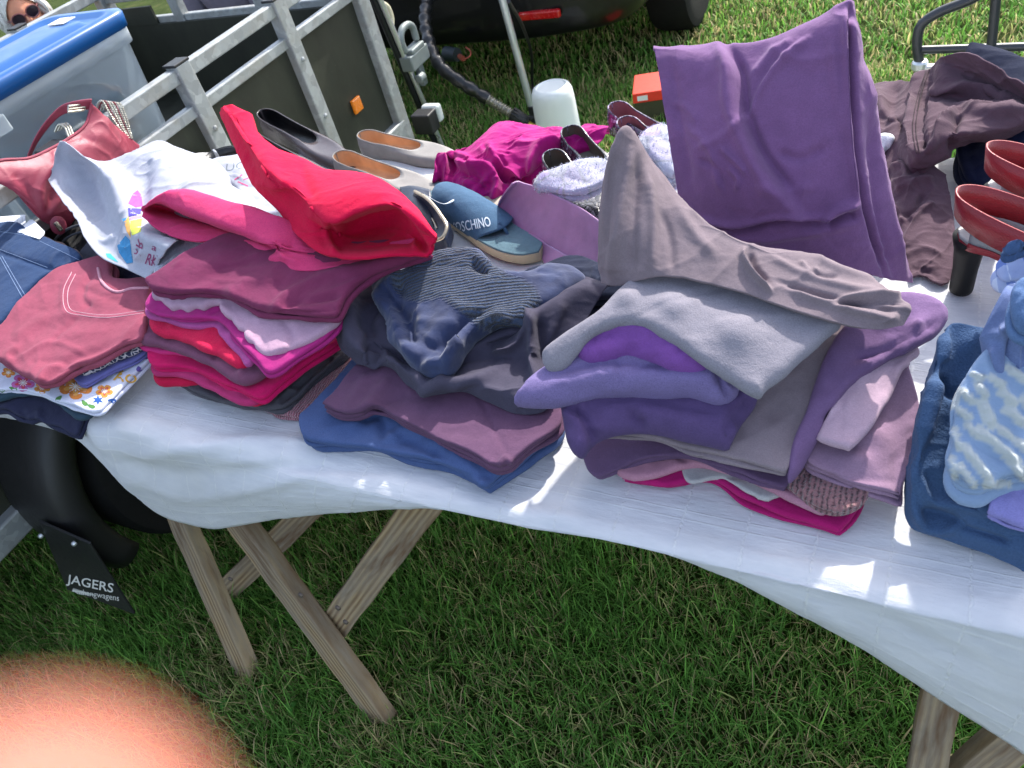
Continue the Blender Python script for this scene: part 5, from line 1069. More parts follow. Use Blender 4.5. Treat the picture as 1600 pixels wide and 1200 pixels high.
fold('folded_shirt', 'raspberry pink folded shirt above the lowest red shirt in the pink pile', 'shirt', [(239, 577, .815), (244, 587, .814), (280, 590, .813), (330, 610, .813), (388, 633, .812), (403, 630, .812), (403, 630, .812), (416, 606, .815), (420, 550, .816), (300, 515, .817), (245, 555, .817)], '#ad2d64', group=G_P, thick=.013)
fold('folded_shirt', 'hot crimson folded shirt with a sharp front corner in the pink pile', 'shirt', [(235, 549, .832), (236, 568, .829), (246, 577, .827), (290, 577, .827), (350, 602, .826), (414, 626, .824), (424, 620, .825), (424, 620, .825), (470, 581, .828), (532, 534, .832), (520, 490, .835), (300, 490, .836), (240, 530, .836)], '#bb0a55', group=G_P, single=True, thick=.020, plies=2)
fold('folded_shirt', 'hot pink folded shirt peeping out below the mauve leggings of the pink pile', 'shirt', [(217, 534, .843), (221, 545, .841), (240, 551, .840), (300, 556, .84), (400, 588, .838), (415, 520, .842), (300, 475, .845), (232, 518, .845)], '#bf2a70', group=G_P, thick=.011)
fold('folded_trousers', 'mauve folded leggings in the middle of the pink pile', 'leggings', [(205, 511, .860), (208, 524, .857), (219, 533, .855), (269, 548, .854), (325, 570, .852), (374, 600, .848), (382, 602, .848), (404, 594, .85), (420, 580, .852), (436, 510, .857), (300, 460, .862), (218, 495, .862)], '#6d4058', group=G_P, single=True, thick=.018, plies=1, wr=((.003, .05),), creases=[([(372, 590), (380, 575), (395, 570)], .004, 5), ([(330, 560), (345, 552)], -.004, 5)])
fold('folded_towel', 'crimson terry towel folded in the middle of the pink pile', 'towel', [(233, 504, .876), (237, 517, .873), (281, 531, .871), (337, 556, .868), (378, 573, .865), (391, 566, .866), (405, 510, .872), (300, 460, .878), (240, 492, .878)], '#b80c3f', 'terry', group=G_P, single=True, thick=.020)
fold('folded_shirt', 'orchid pink folded shirt in the upper half of the pink pile', 'shirt', [(226, 483, .889), (230, 496, .887), (256, 504, .886), (309, 512, .884), (334, 510, .884), (345, 526, .881), (376, 557, .876), (388, 571, .874), (399, 561, .876), (410, 490, .886), (300, 450, .892), (232, 470, .892)], '#a14884', group=G_P, thick=.011, wr=((.002, .04),))
fold('folded_shirt', 'magenta folded shirt with a drooping front corner under the pale pink ruffle', 'shirt', [(229, 477, .901), (234, 487, .899), (266, 498, .897), (303, 501, .896), (337, 500, .896), (364, 526, .891), (400, 568, .881), (418, 586, .876), (432, 584, .876), (481, 553, .882), (526, 517, .89), (540, 480, .90), (400, 440, .91), (240, 460, .908)], '#a0246f', group=G_P, thick=.016, plies=2)
fold('ruffled_blouse', 'pale pink ruffled blouse under the large plum garment of the pink pile', 'blouse', [(237, 455, .917), (239, 468, .914), (250, 470, .913), (262, 478, .911), (268, 484, .910), (280, 482, .91), (292, 486, .909), (304, 482, .909), (317, 484, .909), (328, 478, .91), (341, 474, .911), (350, 490, .908), (364, 498, .905), (372, 510, .902), (385, 518, .899), (388, 531, .896), (398, 538, .893), (402, 549, .890), (416, 557, .888), (440, 552, .892), (459, 547, .89), (497, 528, .895), (529, 505, .90), (540, 470, .91), (400, 430, .92), (250, 440, .92)], '#ab8a9e', group=G_P, ncrease=0, thick=.017, wr=((.0025, .03),), creases=[([(341, 474), (365, 500), (400, 540)], .005, 5), ([(440, 500), (455, 520), (452, 545)], -.004, 6)])
fold('folded_dress', 'large plum folded dress near the top of the pink pile', 'dress', [(229, 443, .938), (234, 453, .935), (262, 459, .933), (306, 461, .932), (350, 462, .931), (375, 475, .928), (400, 485, .925), (425, 490, .923), (450, 494, .923), (497, 499, .923), (529, 497, .925), (546, 466, .932), (582, 431, .94), (660, 402, .945), (676, 396, .945), (640, 385, .95), (500, 380, .955), (400, 370, .955), (360, 371, .955), (340, 377, .953), (295, 401, .948), (247, 432, .941)], '#6e2a4b', group=G_P, thick=.026, plies=2, wr=((.0035, .07, .2),), creases=[([(424, 486), (440, 468), (470, 450), (512, 431), (585, 414), (655, 396)], .008, 8), ([(434, 480), (480, 470), (532, 462)], -.007, 5), ([(432, 487), (480, 488), (530, 482)], -.005, 4), ([(350, 462), (390, 440), (440, 425)], .004, 12), ([(250, 440), (300, 420), (360, 395)], .004, 12), ([(280, 452), (340, 425), (400, 410)], -.004, 10)])
# coral sweatshirt with an open hollow sleeve on the left
r0 = [(222, 338, .985), (240, 353, .972), (270, 368, .965), (307, 376, .962), (345, 374, .962), (378, 387, .958), (417, 406, .955), (459, 422, .955), (528, 416, .957), (640, 390, .958)]
r1 = [(223, 334, .992), (245, 342, .975), (275, 352, .968), (310, 359, .966), (345, 363, .965), (385, 376, .966), (425, 393, .965), (470, 406, .964), (530, 403, .957), (642, 384, .966)]
r2 = [(225, 327, 1.000), (250, 324, .960), (280, 334, .945), (315, 346, .940), (350, 358, .942), (392, 371, .955), (430, 385, .975), (475, 396, .965), (535, 396, .954), (644, 380, .97)]
r3 = [(226, 324, 1.006), (250, 314, 1.014), (283, 322, 1.016), (318, 335, 1.012), (352, 348, 1.006), (395, 363, .994), (435, 378, .988), (480, 390, .968), (540, 392, .956), (646, 376, .972)]
r4 = [(232, 314, 1.016), (255, 302, 1.026), (285, 299, 1.028), (318, 305, 1.026), (352, 316, 1.02), (400, 330, 1.01), (440, 345, 1.0), (485, 370, .972), (545, 385, .957), (648, 372, .974)]
r5 = [(244, 312, .985), (266, 308, .985), (292, 306, .985), (325, 312, .985), (358, 322, .985), (405, 337, .98), (445, 352, .975), (490, 374, .962), (548, 386, .955), (648, 373, .96)]
o = sheet('open_sweatshirt', [r0, r1, r2, r3, r4, r5], fabric('coral_fleece', '#c83a6c', 'fleece', trans=.15), thick=.005, nu=110, nv=200, wr=((.003, .07, .3), (.001, .025)), creases=[([(417, 402), (425, 390), (440, 383), (462, 380)], -.008, 5), ([(420, 405), (440, 402), (470, 412)], .006, 6), ([(432, 388), (445, 398), (450, 410)], .006, 5)])
tag(o, 'coral pink sweatshirt whose hollow sleeve opens to the left on the pink pile', 'sweatshirt', G_P)
lower = [(343, 176, 1.085), (356, 208, 1.065), (375, 250, 1.045), (397, 292, 1.02), (430, 326, 1.0), (470, 373, .985), (502, 395, .982), (560, 402, .985), (620, 396, .985), (668, 400, .975)]
lip = [(344, 174, 1.09), (359, 206, 1.072), (380, 248, 1.052), (404, 288, 1.03), (440, 322, 1.008), (482, 366, .99), (516, 390, .984), (562, 397, .984), (618, 391, .984), (670, 395, .978)]
m1 = [(345, 171, 1.098), (364, 205, 1.082), (388, 245, 1.062), (415, 285, 1.04), (455, 318, 1.02), (496, 358, .996), (536, 382, .968), (580, 386, .965), (630, 380, .968), (674, 388, .982)]
m15 = [(346, 168, 1.105), (368, 203, 1.09), (394, 243, 1.07), (422, 279, 1.054), (464, 308, 1.034), (506, 352, 1.010), (548, 362, .965), (594, 352, .962), (634, 358, .972), (678, 380, .992)]
m17 = [(348, 167, 1.108), (371, 201, 1.093), (397, 241, 1.074), (427, 275, 1.060), (468, 303, 1.044), (512, 350, 1.020), (558, 339, .985), (602, 329, .985), (638, 345, .998), (680, 375, .996)]
m2 = [(350, 166, 1.11), (373, 200, 1.096), (400, 240, 1.078), (430, 272, 1.064), (470, 300, 1.052), (516, 347, 1.034), (562, 329, 1.046), (605, 319, 1.052), (641, 338, 1.034), (682, 370, 1.0)]
m22 = [(353, 165, 1.111), (377, 195, 1.097), (401, 232, 1.08), (429, 260, 1.066), (468, 284, 1.056), (512, 318, 1.050), (558, 308, 1.056), (602, 306, 1.056), (642, 330, 1.036), (683, 367, 1.0)]
upper = [(362, 163, 1.112), (388, 178, 1.098), (400, 205, 1.082), (425, 228, 1.066), (465, 246, 1.055), (495, 263, 1.048), (540, 271, 1.05), (590, 283, 1.05), (640, 315, 1.03), (680, 364, 1.0)]
back = [(366, 172, 1.07), (392, 192, 1.05), (405, 220, 1.03), (430, 245, 1.01), (470, 262, .99), (500, 278, .98), (545, 290, .975), (595, 305, .97), (640, 330, .965), (678, 372, .96)]
o = sheet('draped_fleece', [lower, lip, m1, m15, m17, m2, m22, upper, back], fabric('crimson_fleece', '#c4003a', 'fleece', trans=.12), thick=.005, nu=150, nv=190, wr=((.0035, .06, .3), (.001, .025)), creases=[([(352, 175), (372, 215), (395, 262)], -.006, 6), ([(410, 235), (425, 270), (440, 300)], .006, 12), ([(470, 250), (475, 280), (490, 310)], -.005, 10), ([(398, 285), (430, 290), (460, 285)], .005, 9), ([(508, 354), (512, 375), (525, 396)], .006, 5), ([(515, 352), (522, 372), (535, 390)], -.006, 5), ([(610, 325), (640, 350), (668, 395)], -.007, 7), ([(625, 322), (655, 350), (676, 385)], .006, 7), ([(640, 362), (650, 375), (648, 390)], .005, 5)])
tag(o, 'bright crimson fleece with a pointed tip draped on top of the pink pile', 'fleece', G_P)
o = pillow('eyelet_vest', [(243, 434, .918), (252, 424, .92), (267, 411, .92), (300, 395, .925), (347, 373, .93), (350, 360, .935), (300, 352, .935), (262, 366, .93), (252, 388, .925), (246, 410, .92)], knit_mat('white_eyelet', '#ccd2e2', '#8f9cb8', 300), thick=.014, wr=((.003, .05),)); tag(o, 'white eyelet knitted vest tucked between the printed tee and the plum dress', 'vest')

# ------------------------------------------------------------------ navy pile
G_N = 'garments in the navy pile'
fold('folded_trousers', 'denim blue folded linen trousers at the bottom of the navy pile', 'trousers', [(471, 657, .788), (471, 673, .784), (480, 694, .780), (520, 698, .779), (560, 702, .778), (620, 715, .778), (693, 732, .778), (757, 769, .777), (765, 769, .777), (765, 769, .777), (827, 718, .779), (875, 672, .782), (840, 600, .79), (600, 540, .79), (557, 568, .79), (510, 620, .789)], '#3d4f78', 'linen', group=G_N, thick=.034, plies=2, jitter=.006, wr=((.004, .05, .2),), creases=[([(560, 655), (590, 650), (600, 690)], -.007, 8), ([(595, 690), (630, 672), (690, 700), (720, 725)], .006, 8), ([(600, 660), (640, 690), (700, 712)], -.005, 8), ([(700, 705), (735, 730), (760, 765)], .004, 8)])
fold('folded_jersey', 'mauve folded jersey top with a wavy edge on the denim blue trousers', 'jersey', [(507, 638, .816), (527, 649, .813), (545, 652, .812), (560, 651, .813), (580, 642, .816), (600, 645, .815), (633, 665, .811), (693, 695, .808), (750, 722, .806), (777, 734, .805), (799, 731, .806), (799, 731, .806), (827, 708, .809), (877, 666, .813), (840, 590, .82), (640, 540, .83), (567, 571, .825), (530, 612, .82)], '#5c4059', group=G_N, thick=.026, plies=3, jitter=.002, wr=((.003, .06, .3),), creases=[([(570, 580), (560, 610), (540, 640)], .004, 9), ([(610, 590), (580, 625), (560, 650)], .005, 8), ([(640, 610), (600, 630), (585, 642)], -.004, 8), ([(780, 728), (790, 716), (800, 725)], .006, 4)])
r0 = [(545, 447, .885), (530, 478, .872), (524, 518, .862), (533, 547, .855), (556, 564, .848), (585, 576, .843), (608, 575, .842), (635, 600, .838), (664, 616, .835), (727, 613, .835), (765, 630, .832), (817, 648, .828), (852, 642, .832), (875, 600, .845)]
r1 = [(552, 442, 0.905), (541, 478, 0.900), (540, 518, 0.892), (550, 540, 0.882), (572, 552, 0.874), (592, 560, 0.862), (610, 562, 0.867), (640, 584, 0.862), (668, 600, 0.857), (730, 594, 0.862), (772, 604, 0.862), (820, 616, 0.858), (850, 605, 0.862), (880, 570, 0.872)]
r2 = [(570, 436, 0.883), (565, 480, 0.883), (572, 520, 0.873), (588, 540, 0.860), (605, 548, 0.853), (618, 556, 0.850), (632, 566, 0.848), (660, 576, 0.844), (700, 574, 0.848), (745, 562, 0.854), (785, 560, 0.854), (832, 566, 0.852), (862, 545, 0.856), (905, 520, 0.863)]
r3 = [(590, 430, .885), (600, 480, .88), (610, 510, .872), (622, 532, .868), (636, 550, .865), (650, 562, .86), (672, 566, .86), (710, 558, .862), (745, 536, .87), (790, 515, .88), (828, 495, .895), (872, 470, .90), (905, 455, .90), (945, 452, .89)]
r4 = [(610, 440, .85), (630, 480, .85), (640, 500, .85), (650, 520, .85), (660, 530, .85), (670, 540, .85), (690, 545, .85), (720, 535, .85), (750, 520, .85), (800, 490, .86), (835, 472, .88), (880, 450, .89), (912, 436, .89), (955, 446, .87)]
o = sheet('draped_skirt', [r0, r1, r2, r3, r4], fabric('slate_crepe', '#403d4d', 'jersey'), thick=.003, nu=120, nv=220, wr=((.005, .06, .4), (.001, .02)), creases=[([(572, 545), (590, 556), (596, 572)], -.022, 8), ([(545, 470), (556, 520), (566, 548)], .006, 9), ([(700, 605), (750, 590), (800, 560)], .006, 7), ([(560, 520), (580, 530), (606, 560)], .007, 8), ([(640, 560), (652, 585), (664, 612)], .007, 8), ([(660, 612), (700, 600), (760, 585)], .005, 9), ([(770, 552), (790, 548), (800, 530)], .009, 7), ([(793, 545), (815, 520), (828, 492)], -.006, 6), ([(829, 486), (833, 540), (838, 596)], .026, 7), ([(842, 498), (848, 545), (852, 590)], -.010, 8), ([(772, 553), (796, 546), (828, 496)], .014, 6), ([(760, 540), (790, 525), (815, 500)], -.014, 8), ([(700, 590), (660, 612)], .008, 6), ([(600, 470), (575, 500), (580, 535)], -.010, 9), ([(700, 575), (740, 590), (800, 600)], -.004, 12), ([(880, 470), (870, 500), (850, 540)], .005, 9)])
tag(o, 'slate grey draped skirt spreading under the navy smocked blouse', 'skirt', G_N)
def smock_mat():
    s = NT('navy_smocking'); v = s.coord(); a = s.n('ShaderNodeAttribute', attribute_name='Col'); mk = a.outputs['Fac']
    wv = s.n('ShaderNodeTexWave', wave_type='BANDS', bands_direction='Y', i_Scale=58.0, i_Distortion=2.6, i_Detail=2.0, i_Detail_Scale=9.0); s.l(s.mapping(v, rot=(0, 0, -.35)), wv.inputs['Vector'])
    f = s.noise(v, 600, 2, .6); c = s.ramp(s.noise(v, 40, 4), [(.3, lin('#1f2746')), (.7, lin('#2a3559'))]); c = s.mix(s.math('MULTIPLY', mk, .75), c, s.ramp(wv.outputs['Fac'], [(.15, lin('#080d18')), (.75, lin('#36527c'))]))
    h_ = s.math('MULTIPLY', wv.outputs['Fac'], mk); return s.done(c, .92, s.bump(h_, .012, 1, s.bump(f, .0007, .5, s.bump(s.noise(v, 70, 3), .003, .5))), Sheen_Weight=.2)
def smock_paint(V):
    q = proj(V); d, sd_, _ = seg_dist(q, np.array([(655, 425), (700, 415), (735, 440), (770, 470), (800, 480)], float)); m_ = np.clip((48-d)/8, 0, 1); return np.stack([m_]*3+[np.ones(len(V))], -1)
o = pillow('smocked_blouse', [(582, 445, .89), (593, 470, .882), (604, 497, .876), (610, 525, .872), (624, 551, .868), (645, 577, .864), (673, 588, .862), (702, 584, .864), (716, 568, .870), (726, 548, .876), (745, 526, .882), (772, 508, .888), (800, 504, .89), (822, 506, .888), (836, 490, .89), (880, 468, .89), (918, 440, .885), (900, 425, .885), (860, 420, .89), (830, 430, .90), (800, 430, .905), (768, 414, .915), (752, 398, .92), (727, 394, .922), (693, 398, .92), (657, 410, .915), (634, 430, .905), (625, 422, .90), (593, 421, .895)], smock_mat(), single=True, thick=.034, puff=.010, step=.0045, paint=smock_paint, wr=((.005, .045, .7), (.002, .02)),
  creases=[([(606, 430), (600, 460), (618, 490), (630, 530), (650, 562)], .016, 8), ([(600, 440), (612, 470), (630, 500), (645, 535)], -.012, 6), ([(620, 425), (612, 450), (625, 475)], .010, 6), ([(655, 575), (690, 560), (722, 530)], .010, 7), ([(665, 545), (700, 525), (728, 500)], -.008, 7), ([(590, 450), (602, 500), (622, 545)], .008, 6), ([(625, 440), (622, 475), (640, 500), (645, 520)], -.010, 8), ([(694, 578), (706, 548), (734, 514), (774, 494), (816, 500)], .016, 8), ([(684, 560), (700, 528), (728, 500), (765, 484)], -.012, 8), ([(650, 570), (680, 550), (700, 520)], -.008, 10), ([(640, 540), (660, 560), (690, 560)], .006, 9), ([(740, 400), (762, 410), (758, 425)], .006, 5), ([(735, 408), (748, 418), (765, 424)], -.010, 6), ([(700, 470), (730, 482), (760, 484)], .005, 8), ([(650, 500), (690, 505), (715, 500)], .005, 9)])
tag(o, 'navy blouse with crinkled smocking heaped on top of the navy pile', 'blouse', G_N)

# ------------------------------------------------------------------ pile at the left end
G_F = 'garments folded in the left end pile'
fold('folded_trousers', 'navy folded trousers sagging over the table edge at the bottom of the left end pile', 'trousers', [(-40, 645, .768), (0, 643, .768), (14, 644, .768), (22, 648, .765), (33, 656, .762), (47, 660, .760), (58, 657, .762), (73, 665, .758), (95, 670, .755), (124, 683, .748), (130, 672, .756), (138, 645, .776), (130, 600, .778), (0, 600, .778), (-60, 620, .775)], '#25273f', group=G_F, thick=.022, wr=((.003, .04),), creases=[([(30, 640), (38, 650), (35, 656)], -.004, 5), ([(60, 640), (62, 655)], .004, 6)])
fold('folded_jersey', 'dark teal folded blouse between the navy trousers and the flowered shirt', 'blouse', [(-30, 628, .79), (0, 626, .79), (38, 617, .79), (93, 633, .787), (105, 645, .784), (120, 655, .780), (135, 655, .78), (148, 645, .784), (170, 600, .79), (0, 590, .79)], '#2c4150', group=G_F, thick=.013, wr=((.002, .03),))
FLW = fabric('white_cotton', '#c9cbdb', 'plain')
fl_ = fold('flowered_shirt', 'white shirt printed with orange hibiscus flowers in the left end pile', 'shirt', [(-40, 612, .805), (0, 613, .803), (17, 611, .803), (47, 614, .802), (100, 631, .80), (155, 647, .797), (161, 645, .797), (161, 645, .797), (181, 624, .80), (202, 601, .803), (218, 583, .806), (240, 558, .81), (230, 520, .813), (100, 520, .815), (-40, 560, .813)], FLW, group=G_F, thick=.014, plies=2, jitter=.0015, wr=((.0012, .05),))
fold('folded_jersey', 'periwinkle folded top on the flowered shirt', 'top', [(100, 578, .822), (128, 602, .818), (134, 603, .818), (134, 603, .818), (180, 580, .822), (232, 552, .825), (236, 540, .826), (200, 520, .828), (100, 540, .828)], '#5b5b92', group=G_F, thick=.012, plies=2, jitter=.001, wr=((.001, .05),))
def tower_print():
    s = NT('navy_printed_cotton'); v = s.coord(); wv = s.n('ShaderNodeTexVoronoi', i_Scale=95.0, feature='DISTANCE_TO_EDGE'); s.l(s.mapping(v, (1, 1.6, 1), (0, 0, .5)), wv.inputs['Vector'])
    m_ = s.math('MULTIPLY', s.ramp(wv.outputs['Distance'], [(.05, (1, 1, 1)), (.12, (0, 0, 0))]), s.ramp(s.noise(v, 18, 2), [(.45, (0, 0, 0)), (.55, (1, 1, 1))])); return s.done(s.mix(m_, lin('#232945'), lin('#b9b3b8')), .9)
fold('printed_shirt', 'navy shirt with a pale tower print folded under the dusty pink t-shirt', 'shirt', [(108, 570, .836), (125, 584, .832), (140, 582, .832), (180, 563, .836), (220, 546, .839), (226, 536, .84), (190, 515, .842), (100, 540, .842)], tower_print(), group=G_F, thick=.012, wr=((.001, .05),))
DP = fold('folded_t_shirt', 'dusty pink t-shirt with a stitched round neckline on the left end pile', 't-shirt', [(-60, 560, .858), (-30, 556, .852), (0, 568, .848), (40, 590, .845), (55, 598, .844), (63, 603, .844), (80, 600, .845), (88, 597, .846), (88, 597, .846), (118, 578, .85), (160, 560, .855), (200, 541, .858), (222, 533, .86), (236, 480, .866), (236, 440, .875), (200, 441, .875), (183, 438, .875), (178, 412, .88), (166, 405, .882), (130, 412, .882), (100, 423, .88), (70, 444, .876), (43, 467, .872), (0, 515, .866), (-40, 540, .862)], '#8a4356', group=G_F, thick=.026, plies=2, jitter=.004, wr=((.003, .08, -.5),),
  creases=[([(112, 425), (98, 455), (103, 488), (130, 494), (165, 497), (222, 490)], .003, 5), ([(150, 422), (128, 450), (130, 470), (145, 480)], -.005, 5), ([(160, 585), (140, 575), (100, 578), (62, 600)], -.004, 5), ([(222, 520), (160, 545), (110, 562), (85, 580)], -.006, 6), ([(60, 596), (70, 580), (100, 568)], .005, 5), ([(20, 570), (12, 555), (30, 540)], .004, 6), ([(20, 530), (70, 500), (110, 490)], .004, 9), ([(50, 545), (100, 525), (180, 515)], .003, 10)])
def stitch(L, objs, r, mat, parent, name='stitching', n=60, lift=.0006):
    P2 = smooth2(L, n); V = stick(P2, bvh_of(objs), lift); b = MB(); b.tube(V, r, 6); return b.build(name, mat, parent, smooth=True)
STW = fabric('pale_thread', '#c9a3ad', 'plain')
stitch([(112, 425), (99, 455), (104, 486), (130, 493), (165, 496), (225, 489)], [DP], .0006, STW, DP); stitch([(118, 428), (106, 456), (110, 483), (132, 489), (165, 492), (225, 485)], [DP], .0006, STW, DP)
stitch([(153, 419), (158, 438), (172, 452), (185, 456), (205, 451), (232, 450)], [DP], .0030, fabric('neck_tape', '#b98593', 'terry'), DP, 'neck_tape')
# printed flowers and letters on the shirt
def decal(polys, objs, hx, parent, name, lift=.0007, z=0):
    bv = bvh_of(objs); V = []; Fc = []
    for poly in polys:
        A, tf = tess(poly); q = stick(A, bv, lift+z); n = len(V)
        if q is None: continue
        V += q; Fc += [tuple(i+n for i in f) for f in tf]
    return mesh_obj(name, np.array(V), Fc, plain('print_'+hx, hx, .85, var=.15, scale=120), parent, smooth=False)
def petal(cx, cy, a, L, w_, sq=.75):
    P = [];
    for t in np.linspace(0, 2*math.pi, 14)[:-1]:
        u = (1-math.cos(t))/2*L; v = math.sin(t)*w_*(.5+u/L*.7)*(1+.08*math.sin(5*t)); x = u*math.cos(a)-v*math.sin(a); y = u*math.sin(a)+v*math.cos(a); P.append((cx+x, cy+y*sq))
    return P
def flower(cx, cy, r, hx, hx2, name='printed_flower', n=5, a0=.3):
    f = decal([petal(cx, cy, a0+k*2*math.pi/n, r, r*.42) for k in range(n)], [fl_], hx, fl_, name)
    decal([petal(cx, cy, a0+k*2*math.pi/n, r*.72, r*.16) for k in range(n)], [fl_], hx2, f, 'petal_flame', z=.0003); decal([petal(cx, cy, a0+k*2*math.pi/(2*n), r*.4, r*.04) for k in range(2*n)], [fl_], '#e8e4e0', f, 'stamens', z=.0005)
for cx_, cy_, a_ in ((92, 594, 2.6), (128, 625, 1.0), (136, 632, .5), (96, 618, 2.2), (8, 610, 2.8), (14, 605, .4)): decal([petal(cx_, cy_, a_, 14, 4.5)], [fl_], '#4a7a3a', fl_, 'printed_leaf')
flower(118, 604, 27, '#cc7a30', '#d9a050'); flower(36, 598, 19, '#b35a96', '#c23a50'); flower(66, 606, 13, '#c98a3c', '#c46a30'); flower(163, 611, 14, '#d08a3a', '#c85a40'); flower(13, 582, 11, '#cc7a34', '#d8a050')
decal([[(153+10*(1 if k % 2 else .42)*math.cos(k*math.pi/6), 625+8*(1 if k % 2 else .42)*math.sin(k*math.pi/6)) for k in range(12)], petal(168, 625, .2, 14, 5)], [fl_], '#24549c', fl_, 'printed_blue_flower')
decal([petal(203, 566, 2.8, 16, 5), petal(216, 572, 1.4, 12, 5), petal(222, 560, -.4, 12, 5)], [fl_], '#5a4a90', fl_, 'printed_petals')
lettering('ÂO', [(176, 594), (212, 600), (216, 584), (182, 574)], [fl_], plain('gold_print', '#c89a3c', .8), fl_, extra=.02, lift=.002)
jn = fold('folded_jeans', 'mid blue denim jeans folded at the left edge of the picture', 'jeans', [(-60, 356, .885), (0, 356, .885), (24, 352, .888), (45, 362, .886), (95, 385, .882), (128, 402, .878), (130, 410, .874), (122, 418, .87), (96, 426, .866), (75, 437, .862), (42, 472, .852), (0, 516, .842), (-60, 530, .842)], fabric('mid_denim', '#22385a', 'linen'), thick=.032, plies=2, jitter=.002, wr=((.002, .06),), creases=[([(-10, 392), (40, 408), (78, 420), (95, 424)], -.004, 4), ([(80, 418), (88, 398), (100, 392)], .003, 4)])
THR = fabric('denim_thread', '#7f93b4', 'plain')
stitch([(0, 362), (40, 368), (90, 390), (125, 407)], [jn], .0005, THR, jn); stitch([(-5, 388), (40, 405), (74, 418)], [jn], .0005, THR, jn); stitch([(0, 402), (20, 438), (38, 470)], [jn], .0005, THR, jn); stitch([(3, 400), (24, 436), (42, 466)], [jn], .0005, THR, jn)
o = pillow('folded_jersey', [(36, 475, .835), (60, 455, .842), (98, 425, .85), (125, 415, .855), (115, 440, .85), (70, 470, .845), (45, 500, .838), (30, 500, .834)], fabric('periwinkle_jersey', '#6a68ad'), thick=.016); tag(o, 'periwinkle jersey showing as a sliver between the jeans and the dusty pink t-shirt', 'jersey', G_F)
o = pillow('brown_trousers', [(66, 372, .862), (95, 380, .86), (128, 398, .856), (132, 404, .852), (125, 412, .85), (60, 400, .855)], fabric('taupe_brown', '#6b5a58'), thick=.02); tag(o, 'brown folded trousers showing as a strip behind the jeans waistband', 'trousers', G_F)
for i, (q, lb) in enumerate((([(-12, 340), (40, 336), (40, 352), (30, 360), (-6, 352)], 'white printed paper price tag at the left edge above the jeans'), ([(27, 363), (47, 344), (52, 344), (70, 362), (69, 367), (62, 374)], 'blank white paper tag tilted on the jeans waistband'))):
    b = MB(); b.prism([PZ(x, y, .893+.006*i) for x, y in q], (0, 0, .0012)); o = b.build('paper_tag', plain('tag_card', '#d9dde6', .7, var=.02)); tag(o, lb, 'tag', 'paper tags on the jeans')
    if i == 0:
        for k in range(5): b = MB(); b.beam(PZ(2+k*8, 339, .8944), PZ(4+k*8, 352, .8944), .0006, .0004); b.build('ruled_line', plain('grey_ink', '#8a8f98', .8), o)
o = pillow('black_bag', [(88, 372, .79), (100, 362, .81), (120, 350, .825), (150, 352, .83), (165, 372, .825), (160, 400, .81), (150, 412, .80), (128, 405, .80), (110, 390, .795)], fabric('black_nylon', '#15161a', 'plain', sheen=.1), thick=.05, puff=.01, wr=((.006, .03, .4),)); tag(o, 'black nylon bag wedged between the jeans and the white printed tee', 'bag')
b = MB(); b.tube([(84, 378, .82), (92, 368, .845), (108, 357, .86), (130, 351, .862), (152, 356, .85), (168, 372, .82)], .0032, 8, smooth=24); b.build('strap', plain('grey_strap', '#4c4e55', .7), o, smooth=True)
b = MB(); b.tube([(92, 388, .82), (102, 374, .848), (118, 365, .86), (140, 361, .862), (156, 368, .85), (166, 380, .82)], .0025, 8, smooth=24); b.build('strap', plain('grey_strap', '#4c4e55', .7), o, smooth=True)
o = pillow('grey_garment', [(122, 415, .84), (128, 395, .855), (142, 378, .865), (160, 385, .87), (175, 405, .865), (168, 420, .855), (140, 425, .845)], fabric('charcoal_grey', '#4a4b55'), thick=.02, wr=((.005, .03),)); tag(o, 'charcoal grey garment crumpled behind the neckline of the dusty pink t-shirt', 'garment')
o = pillow('navy_garment', [(175, 412, .845), (190, 405, .85), (240, 430, .86), (240, 446, .85), (200, 446, .845), (180, 440, .845)], fabric('deep_navy', '#1f2038'), thick=.02); tag(o, 'deep navy garment in the gap between the white printed tee and the dusty pink t-shirt', 'garment')

# ------------------------------------------------------------------ white printed tee
r0 = [(94, 221, 1.025), (87, 240, 1.005), (84, 258, 0.985), (75, 272, 0.970), (90, 302, 0.955), (118, 342, 0.940), (134, 373, 0.930), (160, 403, 0.920), (190, 417, 0.915), (230, 436, 0.910)]
r1 = [(99, 221, 1.022), (99, 250, 0.985), (104, 275, 0.962), (112, 300, 0.940), (125, 330, 0.925), (140, 355, 0.920), (152, 376, 0.918), (178, 396, 0.920), (206, 408, 0.920), (242, 420, 0.920)]
r2 = [(110, 229, 1.018), (128, 250, 0.975), (143, 275, 0.948), (151, 300, 0.930), (160, 330, 0.920), (166, 350, 0.922), (176, 366, 0.930), (196, 378, 0.940), (222, 388, 0.945), (254, 398, 0.950)]
r3 = [(128, 242, 1.005), (155, 262, 0.995), (172, 285, 0.985), (182, 310, 0.975), (192, 335, 0.965), (202, 350, 0.960), (214, 360, 0.960), (230, 367, 0.965), (247, 373, 0.965), (270, 380, 0.965)]
r4 = [(165, 251, .955), (190, 262, .96), (212, 280, .955), (225, 300, .95), (235, 325, .945), (245, 340, .94), (256, 350, .935), (266, 355, .935), (277, 360, .93), (292, 365, .93)]
r5 = [(203, 238, .965), (225, 240, .975), (250, 255, .975), (268, 280, .97), (280, 305, .96), (288, 325, .95), (296, 335, .945), (302, 341, .94), (310, 347, .935), (320, 352, .93)]
r6 = [(245, 221, .965), (270, 231, .965), (300, 245, .96), (320, 262, .955), (332, 285, .95), (340, 305, .94), (345, 318, .935), (351, 326, .93), (358, 332, .925), (365, 341, .92)]
r7 = [(262, 227, .93), (300, 238, .925), (336, 252, .915), (352, 272, .905), (358, 290, .90), (381, 301, .895), (396, 316, .89), (404, 326, .885), (412, 334, .88), (422, 346, .875)]
